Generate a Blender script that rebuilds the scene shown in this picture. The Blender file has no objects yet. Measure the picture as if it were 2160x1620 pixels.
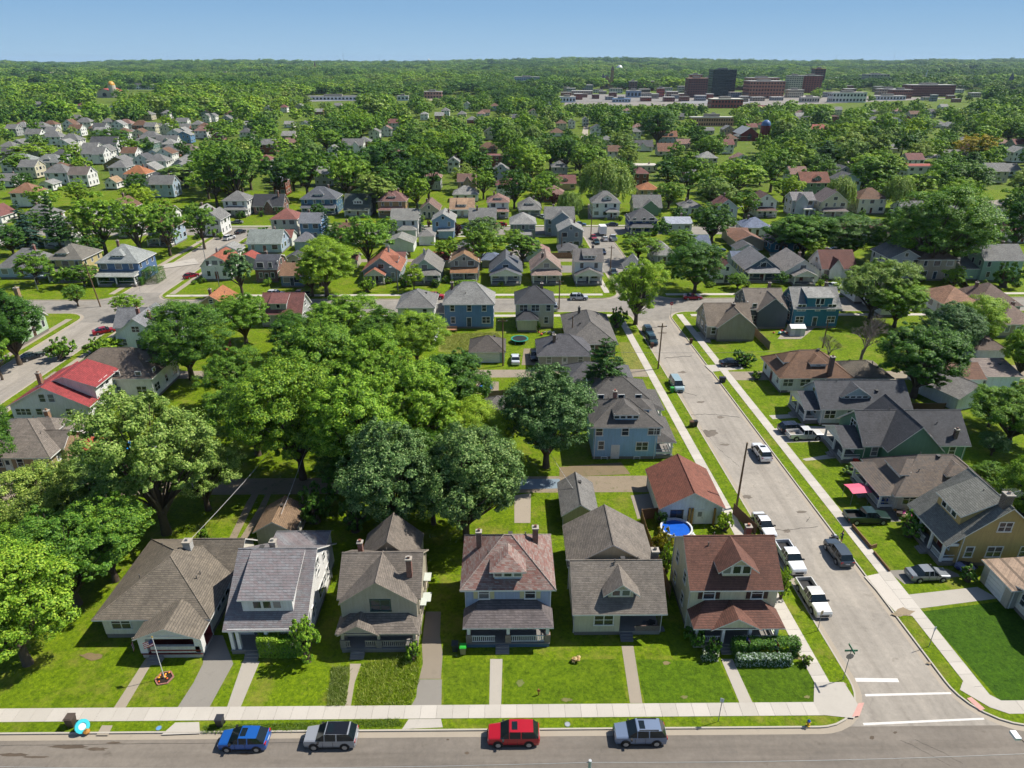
import bpy, math, random
import numpy as np
from mathutils import Vector, Matrix
R = math.radians
scene = bpy.context.scene
C = scene.collection

# ---------------------------------------------------------------- camera, sky, sun, exposure
FPX, CAM_H = 1440.0, 55.0
PITCH, YAW = math.atan((810 - 130) / 1440.0), R(0.54)
cam_data = bpy.data.cameras.new('camera')
cam_data.sensor_width = 36.0
cam_data.lens = 36.0 * FPX / 2160.0
cam_data.clip_start, cam_data.clip_end = 0.5, 40000
cam = bpy.data.objects.new('camera', cam_data)
C.objects.link(cam)
cam.location = (0, 0, CAM_H)
cam.rotation_euler = (math.pi / 2 - PITCH, 0, -YAW)
scene.camera = cam

SUN_EL, SUN_DIR = R(53), (0.955, 0.296)          # horizontal direction towards the sun
world = bpy.data.worlds.new('World'); scene.world = world; world.use_nodes = True
wn = world.node_tree; wn.nodes.clear()
sky = wn.nodes.new('ShaderNodeTexSky'); sky.sky_type = 'NISHITA'; sky.sun_disc = False
sky.sun_elevation = SUN_EL
sky.sun_rotation = math.atan2(SUN_DIR[0], SUN_DIR[1])
sky.altitude = 50; sky.air_density = 1.0; sky.dust_density = 0.7; sky.ozone_density = 2.0
bg = wn.nodes.new('ShaderNodeBackground'); bg.inputs['Strength'].default_value = 0.085
wo = wn.nodes.new('ShaderNodeOutputWorld')
# clear-air blue in the low band all the way round the horizon, passing into the sky model higher up
wc = wn.nodes.new('ShaderNodeTexCoord'); wz = wn.nodes.new('ShaderNodeSeparateXYZ'); wn.links.new(wc.outputs['Generated'], wz.inputs[0])
wr = wn.nodes.new('ShaderNodeValToRGB'); wr.color_ramp.elements[0].position = 0.0; wr.color_ramp.elements[1].position = 0.09
wr.color_ramp.elements[0].color = (3.3, 5.0, 6.6, 1); wr.color_ramp.elements[1].color = (1.75, 3.5, 5.9, 1)
wm = wn.nodes.new('ShaderNodeMapRange'); wm.inputs['From Min'].default_value = 0.06; wm.inputs['From Max'].default_value = 0.32
wx = wn.nodes.new('ShaderNodeMix'); wx.data_type = 'RGBA'
wn.links.new(wz.outputs[2], wr.inputs[0]); wn.links.new(wz.outputs[2], wm.inputs[0]); wn.links.new(wm.outputs[0], wx.inputs[0])
wn.links.new(wr.outputs[0], wx.inputs[6]); wn.links.new(sky.outputs[0], wx.inputs[7])
wn.links.new(wx.outputs[2], bg.inputs[0]); wn.links.new(bg.outputs[0], wo.inputs[0])
sun_data = bpy.data.lights.new('sun', 'SUN'); sun_data.energy = 5.0; sun_data.angle = R(0.53)
sun_data.color = (1.0, 0.94, 0.84)
sun = bpy.data.objects.new('sun', sun_data); C.objects.link(sun)
sd = Vector((SUN_DIR[0] * math.cos(SUN_EL), SUN_DIR[1] * math.cos(SUN_EL), math.sin(SUN_EL)))
sun.rotation_euler = sd.to_track_quat('Z', 'Y').to_euler(); sun.location = (40, 20, 90)
vs = scene.view_settings
vs.view_transform = 'Standard'; vs.look = 'None'; vs.gamma = 1.0; vs.exposure = 0.46; vs.use_curve_mapping = False
cy = scene.cycles
cy.max_bounces = 4; cy.diffuse_bounces = 1; cy.glossy_bounces = 2; cy.transmission_bounces = 2
cy.volume_bounces = 0; cy.transparent_max_bounces = 4
cy.use_adaptive_sampling = True; cy.adaptive_threshold = 0.035
cy.sample_clamp_indirect = 4.0; cy.caustics_reflective = False; cy.caustics_refractive = False

# ---------------------------------------------------------------- pixel <-> ground helpers (photo is 2160 x 1620)
def ray(px, py):
    xc, yc = (px - 1080) / FPX, -(py - 810) / FPX
    d = (xc, math.cos(PITCH) + yc * math.sin(PITCH), -math.sin(PITCH) + yc * math.cos(PITCH))
    c, s = math.cos(-YAW), math.sin(-YAW)
    return (d[0] * c - d[1] * s, d[0] * s + d[1] * c, d[2])
def G(px, py, z=0.0):
    d = ray(px, py); t = (z - CAM_H) / min(d[2], -1e-4)
    return (d[0] * t, d[1] * t)
def P(x, y, z):
    c, s = math.cos(YAW), math.sin(YAW)
    X, Y, Z = x * c - y * s, x * s + y * c, z - CAM_H
    zc = Y * math.cos(PITCH) - Z * math.sin(PITCH); yc = Y * math.sin(PITCH) + Z * math.cos(PITCH)
    if zc < 0.5: return (-9999, 9999, 0.5)
    return (1080 + FPX * X / zc, 810 - FPX * yc / zc, zc)
def height_at(x, y, top):
    lo, hi = 0.0, 120.0
    for _ in range(30):
        m = (lo + hi) / 2
        if P(x, y, m)[1] > top: lo = m
        else: hi = m
    return lo
def lin(h):
    h = h.lstrip('#')
    o = []
    for i in (0, 2, 4):
        c = int(h[i:i + 2], 16) / 255.0
        o.append(c / 12.92 if c <= 0.04045 else ((c + 0.055) / 1.055) ** 2.4)
    return o
def rgb(h, k=1.0):
    return tuple([max(0.003, c * k) for c in lin(h)] + [1.0])

# ---------------------------------------------------------------- objects, labels
def tag(o, label=None, cat=None, group=None, kind=None):
    if label: o['label'] = label
    if cat: o['category'] = cat
    if group: o['group'] = group
    if kind: o['kind'] = kind
    return o
def empty(name, loc=(0, 0, 0), rz=0.0, label=None, cat=None, group=None):
    o = bpy.data.objects.new(name, None); C.objects.link(o)
    o.location = loc; o.rotation_euler = (0, 0, rz); o.empty_display_size = 0.3
    return tag(o, label, cat, group)
def put(name, me, parent=None, loc=(0, 0, 0), rz=0.0, mat=None):
    o = bpy.data.objects.new(name, me); C.objects.link(o)
    o.location = loc
    if rz: o.rotation_euler = (0, 0, rz)
    if parent is not None: o.parent = parent
    if mat is not None:
        o.material_slots[0].link = 'OBJECT'; o.material_slots[0].material = mat
    return o
def copy_tree(o, parent=None):
    c = o.copy(); C.objects.link(c); c.parent = parent
    for ch in list(o.children): copy_tree(ch, c)
    return c

class MB:
    def __init__(self): self.v, self.f, self.m = [], [], []
    def face(self, pts, m=0):
        n = len(self.v); self.v += [tuple(p) for p in pts]
        self.f.append(tuple(range(n, n + len(pts)))); self.m.append(m); return self
    def box(self, x0, x1, y0, y1, z0, z1, m=0):
        n = len(self.v)
        self.v += [(x0, y0, z0), (x1, y0, z0), (x1, y1, z0), (x0, y1, z0), (x0, y0, z1), (x1, y0, z1), (x1, y1, z1), (x0, y1, z1)]
        self.f += [(n, n + 3, n + 2, n + 1), (n + 4, n + 5, n + 6, n + 7), (n, n + 1, n + 5, n + 4), (n + 1, n + 2, n + 6, n + 5), (n + 2, n + 3, n + 7, n + 6), (n + 3, n, n + 4, n + 7)]
        self.m += [m] * 6; return self
    def prism(self, poly, z0, z1, m=0, mtop=None):      # poly ccw in plan
        n = len(self.v); k = len(poly)
        self.v += [(p[0], p[1], z0) for p in poly] + [(p[0], p[1], z1) for p in poly]
        self.f += [tuple(range(n + k, n + 2 * k)), tuple(range(n + k - 1, n - 1, -1))]
        self.m += [m if mtop is None else mtop, m]
        for i in range(k):
            j = (i + 1) % k
            self.f.append((n + i, n + j, n + k + j, n + k + i)); self.m.append(m)
        return self
    def tube(self, p0, p1, r0, r1=None, n=6, m=0, caps=True):
        r1 = r0 if r1 is None else r1
        a = Vector(p0); b = Vector(p1); d = (b - a).normalized()
        u = d.orthogonal().normalized(); w = d.cross(u); s = len(self.v)
        for q, r in ((a, r0), (b, r1)):
            for i in range(n):
                t = 2 * math.pi * i / n
                self.v.append(tuple(q + (u * math.cos(t) + w * math.sin(t)) * r))
        for i in range(n):
            j = (i + 1) % n
            self.f.append((s + i, s + j, s + n + j, s + n + i)); self.m.append(m)
        if caps:
            self.f += [tuple(range(s + n - 1, s - 1, -1)), tuple(range(s + n, s + 2 * n))]; self.m += [m, m]
        return self
    def solid(self, faces, t, mtop=0, mside=1):         # roof slab from top faces, thickness t downwards
        idx, vs = {}, []
        def vi(p):
            k = (round(p[0], 4), round(p[1], 4), round(p[2], 4))
            if k not in idx: idx[k] = len(vs); vs.append(k)
            return idx[k]
        fs = [[vi(p) for p in f] for f in faces]
        n, k = len(self.v), len(vs)
        self.v += vs + [(p[0], p[1], p[2] - t) for p in vs]
        ed = {}; self.inner = []
        for f in fs:
            self.f.append(tuple(n + i for i in f)); self.m.append(mtop)
            self.f.append(tuple(n + k + i for i in reversed(f))); self.m.append(mside)
            for i in range(len(f)):
                a, b = f[i], f[(i + 1) % len(f)]; ed[(a, b)] = 1
        for (a, b) in ed:
            if (b, a) in ed:
                if a < b: self.inner.append((vs[a], vs[b]))
            else:
                self.f.append((n + b, n + a, n + k + a, n + k + b)); self.m.append(mside)
        return self
    def mesh(self, name, mats, smooth=None):
        me = bpy.data.meshes.new(name)
        me.from_pydata(self.v, [], self.f)
        for m in (mats if isinstance(mats, (list, tuple)) else [mats]): me.materials.append(m)
        if any(self.m): me.polygons.foreach_set('material_index', self.m)
        if smooth is not None:
            me.polygons.foreach_set('use_smooth', [True] * len(self.f))
            me.set_sharp_from_angle(angle=smooth)
        me.update(); return me
    def build(self, name, mats, parent=None, loc=(0, 0, 0), rz=0.0, smooth=None):
        return put(name, self.mesh(name, mats, smooth), parent, loc, rz)

# ---------------------------------------------------------------- procedural materials
def nodes(name):
    m = bpy.data.materials.new(name); m.use_nodes = True
    t = m.node_tree; b = t.nodes['Principled BSDF']
    return m, t, b
def N(t, kind, **kw):
    n = t.nodes.new('ShaderNode' + kind)
    for k, v in kw.items():
        if k in n.inputs: n.inputs[k].default_value = v
        else: setattr(n, k, v)
    return n
def ramp(t, fac, stops):
    r = t.nodes.new('ShaderNodeValToRGB'); e = r.color_ramp.elements
    while len(e) < len(stops): e.new(0.5)
    for el, (p, c) in zip(e, stops): el.position = p; el.color = c if len(c) == 4 else (*c, 1)
    t.links.new(fac, r.inputs[0]); return r.outputs[0]
def noise(t, vec, scale, detail=3.0, rough=0.6):
    n = N(t, 'TexNoise', Scale=scale, Detail=detail, Roughness=rough)
    if vec is not None: t.links.new(vec, n.inputs['Vector'])
    return n.outputs['Fac']
def mixc(t, fac, a, b, mode='MIX'):
    m = t.nodes.new('ShaderNodeMix'); m.data_type = 'RGBA'; m.blend_type = mode
    for s, v in ((0, fac), (6, a), (7, b)):
        if hasattr(v, 'links') or hasattr(v, 'is_linked'): t.links.new(v, m.inputs[s])
        else: m.inputs[s].default_value = v
    return m.outputs[2]
def bump(t, b, h, strength=0.3, dist=0.05):
    n = N(t, 'Bump', Strength=strength, Distance=dist)
    t.links.new(h, n.inputs['Height']); t.links.new(n.outputs[0], b.inputs['Normal'])
def mul(c, k): return tuple([min(1, x * k) for x in c[:3]] + [1.0])
_mc = {}
def cached(fn):
    def w(*a, **k):
        key = (fn.__name__, a, tuple(sorted(k.items())))
        if key not in _mc: _mc[key] = fn(*a, **k)
        return _mc[key]
    return w

@cached
def plain(h, rough=0.6, k=0.75, metal=0.0, var=0.12):
    m, t, b = nodes('paint_' + h)
    c = rgb(h, k); co = N(t, 'TexCoord').outputs['Object']
    f = noise(t, co, 2.5, 4)
    t.links.new(mixc(t, f, mul(c, 1 - var * 1.6), mul(c, 1 + var)), b.inputs['Base Color'])
    b.inputs['Roughness'].default_value = rough; b.inputs['Metallic'].default_value = metal
    return m
@cached
def siding(h, k=0.75, board=0.16):
    m, t, b = nodes('siding_' + h)
    c = rgb(h, k); co = N(t, 'TexCoord').outputs['Object']
    sx = N(t, 'SeparateXYZ'); t.links.new(co, sx.inputs[0])
    d = N(t, 'Math', operation='DIVIDE'); t.links.new(sx.outputs[2], d.inputs[0]); d.inputs[1].default_value = board
    fr = N(t, 'Math', operation='FRACT'); t.links.new(d.outputs[0], fr.inputs[0])
    line = ramp(t, fr.outputs[0], [(0.0, (0.62,) * 3), (0.16, (1, 1, 1)), (1.0, (0.93,) * 3)])
    f1 = noise(t, co, 0.9, 5, 0.7); f2 = noise(t, co, 9.0, 2)
    base = mixc(t, f1, mul(c, 0.8), mul(c, 1.12))
    streak = N(t, 'Mapping'); streak.inputs['Scale'].default_value = (3, 3, 0.25); t.links.new(co, streak.inputs[0])
    st = ramp(t, noise(t, streak.outputs[0], 1.6, 4), [(0.35, (0.78, 0.76, 0.72)), (0.6, (1, 1, 1))])
    base = mixc(t, 0.55, base, mixc(t, 1.0, base, st, 'MULTIPLY'))
    t.links.new(mixc(t, 1.0, base, line, 'MULTIPLY'), b.inputs['Base Color'])
    b.inputs['Roughness'].default_value = 0.62
    bump(t, b, fr.outputs[0], 0.35, 0.02)
    return m
@cached
def shingle(h, h2=None, k=0.62, mottle=0.5):
    m, t, b = nodes('shingle_' + h)
    c = rgb(h, k); c2 = rgb(h2, k) if h2 else mul(c, 0.72)
    co = N(t, 'TexCoord').outputs['Object']
    sx = N(t, 'SeparateXYZ'); t.links.new(co, sx.inputs[0])
    ax = N(t, 'Math', operation='ADD'); t.links.new(sx.outputs[0], ax.inputs[0]); t.links.new(sx.outputs[1], ax.inputs[1])
    cb = N(t, 'CombineXYZ'); t.links.new(ax.outputs[0], cb.inputs[0]); t.links.new(sx.outputs[2], cb.inputs[1])
    br = N(t, 'TexBrick', Scale=1.0, offset=0.5)
    br.inputs['Brick Width'].default_value = 0.42; br.inputs['Row Height'].default_value = 0.11
    br.inputs['Mortar Size'].default_value = 0.012; br.inputs['Bias'].default_value = 0.0
    br.inputs['Color1'].default_value = mul(c, 1.12); br.inputs['Color2'].default_value = mul(c2, 1.05) if h2 else mul(c, 0.82)
    br.inputs['Mortar'].default_value = mul(c, 0.45)
    t.links.new(cb.outputs[0], br.inputs['Vector'])
    f = noise(t, co, 0.55, 6, 0.72)
    streak = N(t, 'Mapping'); streak.inputs['Scale'].default_value = (2.2, 2.2, 0.35); t.links.new(co, streak.inputs[0])
    f2 = noise(t, streak.outputs[0], 1.3, 4, 0.65)
    w = ramp(t, f, [(0.3, (0.70, 0.70, 0.70)), (0.52, (1, 1, 1)), (0.75, (1.16, 1.14, 1.10))])
    w2 = ramp(t, f2, [(0.32, (0.78, 0.77, 0.76)), (0.6, (1.06, 1.06, 1.06))])
    col = mixc(t, 1.0, br.outputs['Color'], w, 'MULTIPLY')
    col = mixc(t, 0.8, col, mixc(t, 1.0, col, w2, 'MULTIPLY'))
    if h2:
        f3 = noise(t, co, 1.7, 5, 0.75)
        col = mixc(t, ramp(t, f3, [(0.5, (0, 0, 0)), (0.62, (mottle,) * 3)]), col, c2)
    t.links.new(col, b.inputs['Base Color'])
    b.inputs['Roughness'].default_value = 0.85
    bump(t, b, br.outputs['Fac'], 0.5, -0.02)
    return m
@cached
def brick(h, k=0.7):
    m, t, b = nodes('brick_' + h); c = rgb(h, k); co = N(t, 'TexCoord').outputs['Object']
    sx = N(t, 'SeparateXYZ'); t.links.new(co, sx.inputs[0])
    ax = N(t, 'Math', operation='ADD'); t.links.new(sx.outputs[0], ax.inputs[0]); t.links.new(sx.outputs[1], ax.inputs[1])
    cb = N(t, 'CombineXYZ'); t.links.new(ax.outputs[0], cb.inputs[0]); t.links.new(sx.outputs[2], cb.inputs[1])
    br = N(t, 'TexBrick', Scale=1.0); br.inputs['Brick Width'].default_value = 0.24; br.inputs['Row Height'].default_value = 0.085
    br.inputs['Mortar Size'].default_value = 0.01
    br.inputs['Color1'].default_value = mul(c, 1.15); br.inputs['Color2'].default_value = mul(c, 0.75); br.inputs['Mortar'].default_value = (0.3, 0.28, 0.25, 1)
    t.links.new(cb.outputs[0], br.inputs['Vector'])
    t.links.new(mixc(t, noise(t, co, 1.1, 5), mixc(t, 1.0, br.outputs['Color'], (0.75, 0.75, 0.75, 1), 'MULTIPLY'), br.outputs['Color']), b.inputs['Base Color'])
    b.inputs['Roughness'].default_value = 0.85; return m
@cached
def glass():
    m, t, b = nodes('window_glass'); oi = N(t, 'ObjectInfo').outputs['Random']
    c = ramp(t, oi, [(0.0, (0.015, 0.02, 0.025)), (0.55, (0.03, 0.04, 0.05)), (0.72, (0.06, 0.07, 0.08)), (0.86, (0.22, 0.22, 0.21)), (1.0, (0.10, 0.12, 0.14))])
    t.links.new(c, b.inputs['Base Color']); b.inputs['Roughness'].default_value = 0.08
    b.inputs['Specular IOR Level'].default_value = 0.6; return m
@cached
def carpaint(h, k=0.8, metal=0.25):
    m, t, b = nodes('car_paint_' + h); b.inputs['Base Color'].default_value = rgb(h, k)
    b.inputs['Roughness'].default_value = 0.32; b.inputs['Metallic'].default_value = metal
    b.inputs['Coat Weight'].default_value = 0.6; b.inputs['Coat Roughness'].default_value = 0.06; return m
@cached
def concrete(h='c9c2b6', k=0.62, joint=0.0):
    m, t, b = nodes('concrete_' + h); c = rgb(h, k); g = N(t, 'NewGeometry').outputs['Position']
    oi = N(t, 'ObjectInfo').outputs['Random']
    f = noise(t, g, 0.45, 6, 0.7); f2 = noise(t, g, 14, 3)
    col = mixc(t, f, mul(c, 0.84), mul(c, 1.12))
    col = mixc(t, 1.0, col, ramp(t, oi, [(0, (0.90, 0.89, 0.87)), (1, (1.06, 1.05, 1.04))]), 'MULTIPLY')
    col = mixc(t, ramp(t, noise(t, g, 0.9, 6, 0.8), [(0.56, (0, 0, 0)), (0.72, (0.5,) * 3)]), col, mul(c, 0.62))
    t.links.new(mixc(t, ramp(t, f2, [(0.3, (0.2,) * 3), (0.6, (0,) * 3)]), col, mul(c, 0.6)), b.inputs['Base Color'])
    b.inputs['Roughness'].default_value = 0.88; bump(t, b, f2, 0.15, 0.01); return m
@cached
def asphalt(h, k=0.6, tint='8f8578', cracks=1.0, seed=0.0, streak=(0.5, 0.5)):
    m, t, b = nodes('asphalt_' + h); c = rgb(h, k); g = N(t, 'NewGeometry').outputs['Position']
    mp = N(t, 'Mapping'); mp.inputs['Location'].default_value = (seed, seed * 2, 0); t.links.new(g, mp.inputs[0]); g = mp.outputs[0]
    f = noise(t, g, 0.16, 6, 0.65); f2 = noise(t, g, 30, 2)
    col = mixc(t, f, mul(c, 0.68), mul(c, 1.3))
    col = mixc(t, 1.0, col, ramp(t, noise(t, g, 1.6, 6, 0.8), [(0.3, (0.82,) * 3), (0.7, (1.14,) * 3)]), 'MULTIPLY')
    sm = N(t, 'Mapping'); sm.inputs['Scale'].default_value = (*streak, 1); t.links.new(g, sm.inputs[0])
    col = mixc(t, 1.0, col, ramp(t, noise(t, sm.outputs[0], 1.0, 5, 0.6), [(0.32, (0.80, 0.79, 0.78)), (0.52, (1, 1, 1)), (0.72, (1.12, 1.11, 1.1))]), 'MULTIPLY')
    pt = N(t, 'TexVoronoi', Scale=0.10, feature='F1'); t.links.new(g, pt.inputs['Vector'])
    col = mixc(t, 0.28, col, mixc(t, 1.0, col, ramp(t, pt.outputs['Color'], [(0.0, (0.72, 0.71, 0.70)), (0.5, (1.0, 1.0, 1.0)), (1.0, (1.18, 1.15, 1.1))]), 'MULTIPLY'))
    dist = N(t, 'TexNoise', Scale=0.6, Detail=4.0); t.links.new(g, dist.inputs['Vector'])
    vm = N(t, 'VectorMath', operation='MULTIPLY_ADD'); t.links.new(dist.outputs['Color'], vm.inputs[0]); vm.inputs[1].default_value = (2.2, 2.2, 2.2); t.links.new(g, vm.inputs[2])
    vo = N(t, 'TexVoronoi', Scale=0.21, feature='DISTANCE_TO_EDGE'); t.links.new(vm.outputs[0], vo.inputs['Vector'])
    ck = ramp(t, vo.outputs['Distance'], [(0.0, (cracks * 0.34,) * 3), (0.004, (cracks * 0.2,) * 3), (0.009, (0, 0, 0))])
    ck = mixc(t, 1.0, ck, ramp(t, noise(t, g, 0.05, 3), [(0.46, (0, 0, 0)), (0.58, (1, 1, 1))]), 'MULTIPLY')
    col = mixc(t, ck, col, mul(c, 0.35))
    stain = ramp(t, noise(t, g, 0.55, 5, 0.75), [(0.60, (0, 0, 0)), (0.74, (0.55 * cracks,) * 3)])
    col = mixc(t, stain, col, mul(rgb(tint, k), 0.55))
    t.links.new(mixc(t, ramp(t, f2, [(0.35, (0.25,) * 3), (0.6, (0,) * 3)]), col, mul(c, 0.55)), b.inputs['Base Color'])
    b.inputs['Roughness'].default_value = 0.9; bump(t, b, f2, 0.2, 0.01); return m
@cached
def grass(h='7c9a10', dry='b0a650', k=0.54, dryness=0.8, seed=0.0):
    m, t, b = nodes('grass_' + h); c = rgb(h, k); g = N(t, 'NewGeometry').outputs['Position']
    mp = N(t, 'Mapping'); mp.inputs['Location'].default_value = (seed, -seed, 0); t.links.new(g, mp.inputs[0]); g = mp.outputs[0]
    big = noise(t, g, 0.06, 5, 0.6); mid = noise(t, g, 0.7, 6, 0.7); fine = noise(t, g, 2.6, 5, 0.82); vf = noise(t, g, 28, 2, 0.8)
    col = mixc(t, big, mul(c, 0.72), mul(c, 1.22))
    col = mixc(t, 1.0, col, ramp(t, mid, [(0.25, (0.66, 0.70, 0.6)), (0.5, (1, 1, 1)), (0.8, (1.25, 1.18, 1.1))]), 'MULTIPLY')
    col = mixc(t, 1.0, col, ramp(t, fine, [(0.30, (0.36, 0.44, 0.35)), (0.50, (1.0, 1.0, 1.0)), (0.70, (1.7, 1.5, 1.5))]), 'MULTIPLY')
    col = mixc(t, 1.0, col, ramp(t, vf, [(0.3, (0.55,) * 3), (0.7, (1.4,) * 3)]), 'MULTIPLY')
    dr = ramp(t, noise(t, g, 0.22, 6, 0.75), [(0.50, (0, 0, 0)), (0.74, (dryness,) * 3)])
    col = mixc(t, dr, col, rgb(dry, k))
    t.links.new(col, b.inputs['Base Color']); b.inputs['Roughness'].default_value = 0.9
    b.inputs['Specular IOR Level'].default_value = 0.15
    bump(t, b, fine, 0.9, 0.12); return m
@cached
def dirt(h='a8977c', k=0.55):
    m, t, b = nodes('dirt_' + h); c = rgb(h, k); g = N(t, 'NewGeometry').outputs['Position']
    f = noise(t, g, 0.5, 6, 0.75); f2 = noise(t, g, 9, 4)
    col = mixc(t, f, mul(c, 0.72), mul(c, 1.22))
    col = mixc(t, ramp(t, noise(t, g, 0.9, 5, 0.8), [(0.55, (0, 0, 0)), (0.66, (0.6,) * 3)]), col, rgb('66782e', 0.5))
    t.links.new(mixc(t, ramp(t, f2, [(0.35, (0.4,) * 3), (0.6, (0,) * 3)]), col, mul(c, 0.55)), b.inputs['Base Color'])
    b.inputs['Roughness'].default_value = 0.95; bump(t, b, f2, 0.4, 0.04); return m
@cached
def leafmat(name, dark, mid, light, trans=0.34, k=0.5):
    m, t, b = nodes('foliage_' + name); out = t.nodes['Material Output']
    ri = N(t, 'NewGeometry').outputs['Random Per Island']; oi = N(t, 'ObjectInfo').outputs['Random']
    col = ramp(t, ri, [(0.0, rgb(dark, k)), (0.45, rgb(mid, k)), (1.0, rgb(light, k))])
    col = mixc(t, 1.0, col, ramp(t, oi, [(0.0, (0.74, 0.84, 0.9)), (0.3, (0.92, 0.96, 0.9)), (0.65, (1.03, 1.02, 1.0)), (1.0, (1.18, 1.08, 0.85))]), 'MULTIPLY')
    t.links.new(col, b.inputs['Base Color']); b.inputs['Roughness'].default_value = 0.55
    b.inputs['Specular IOR Level'].default_value = 0.25
    tr = N(t, 'BsdfTranslucent'); t.links.new(mixc(t, 1.0, col, (1.12, 1.15, 0.6, 1), 'MULTIPLY'), tr.inputs[0])
    mx = N(t, 'MixShader'); mx.inputs[0].default_value = trans
    t.links.new(b.outputs[0], mx.inputs[1]); t.links.new(tr.outputs[0], mx.inputs[2]); t.links.new(mx.outputs[0], out.inputs[0])
    return m
@cached
def bark(h='6b5c4c'):
    m, t, b = nodes('bark_' + h); c = rgb(h, 0.6); co = N(t, 'TexCoord').outputs['Object']
    mp = N(t, 'Mapping'); mp.inputs['Scale'].default_value = (6, 6, 1.2); t.links.new(co, mp.inputs[0])
    f = noise(t, mp.outputs[0], 2.0, 5); t.links.new(mixc(t, f, mul(c, 0.5), mul(c, 1.3)), b.inputs['Base Color'])
    b.inputs['Roughness'].default_value = 0.95; bump(t, b, f, 0.6, 0.05); return m
@cached
def water(h='2f8fd6', k=0.7):
    m, t, b = nodes('pool_water_' + h); g = N(t, 'NewGeometry').outputs['Position']
    c = rgb(h, k); f = noise(t, g, 2.2, 3)
    t.links.new(mixc(t, f, mul(c, 0.75), mul(c, 1.2)), b.inputs['Base Color']); b.inputs['Roughness'].default_value = 0.05
    bump(t, b, noise(t, g, 4.0, 2), 0.15, 0.05); return m
WHITE = 'eeeeea'
# ---------------------------------------------------------------- vegetation: meshes shared by the tree copies
LEAF = {
    'lime':  leafmat('lime',  '567a18', '82a62c', 'aabf48', 0.3, 1.1),
    'fresh': leafmat('fresh', '426a18', '709828', 'a0ba42', 0.27, 1.12),
    'mid':   leafmat('mid',   '335a18', '5a8428', '8aa63a', 0.25, 1.12),
    'deep':  leafmat('deep',  '254818', '406a20', '688c30', 0.22, 1.1),
    'blue':  leafmat('blue',  '28481e', '4a6e36', '8ca66a', 0.2, 1.1),
    'olive': leafmat('olive', '4c6a24', '749240', 'a2b460', 0.26, 1.1),
    'pine':  leafmat('pine',  '1f3f20', '37602c', '547a38', 0.25, 1.1),
    'spruce': leafmat('spruce', '1d3a2c', '33564a', '5d7f74', 0.18, 0.95),
    'red':   leafmat('red',   '3a1e20', '5c2f30', '7c4640', 0.25, 0.8),
    'gold':  leafmat('gold',  '8a8a1c', 'b8a82a', 'dcc440', 0.36, 0.8),
}
BARK = bark(); BARK2 = bark('8a7f72')
def leaf_mesh(name, pos, nrm, size, rng, mat, aspect=0.62):
    n = len(pos)
    nrm = nrm / (np.linalg.norm(nrm, axis=1, keepdims=True) + 1e-9)
    a = rng.normal(size=(n, 3)); t = np.cross(nrm, a); t /= (np.linalg.norm(t, axis=1, keepdims=True) + 1e-9)
    b = np.cross(nrm, t); s = np.asarray(size).reshape(-1, 1)
    bend = nrm * s * 0.22
    v = np.stack([pos - t * s, pos + b * s * aspect + bend, pos + t * s, pos - b * s * aspect + bend], axis=1).reshape(-1, 3)
    me = bpy.data.meshes.new(name)
    me.vertices.add(4 * n); me.vertices.foreach_set('co', v.astype(np.float32).ravel())
    me.loops.add(4 * n); me.loops.foreach_set('vertex_index', np.arange(4 * n, dtype=np.int32))
    me.polygons.add(n); me.polygons.foreach_set('loop_start', np.arange(0, 4 * n, 4, dtype=np.int32))
    me.update(calc_edges=True); me.validate()
    me.materials.append(mat)
    return me
def unit(rng, n):
    v = rng.normal(size=(n, 3)); return v / np.linalg.norm(v, axis=1, keepdims=True)
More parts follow.
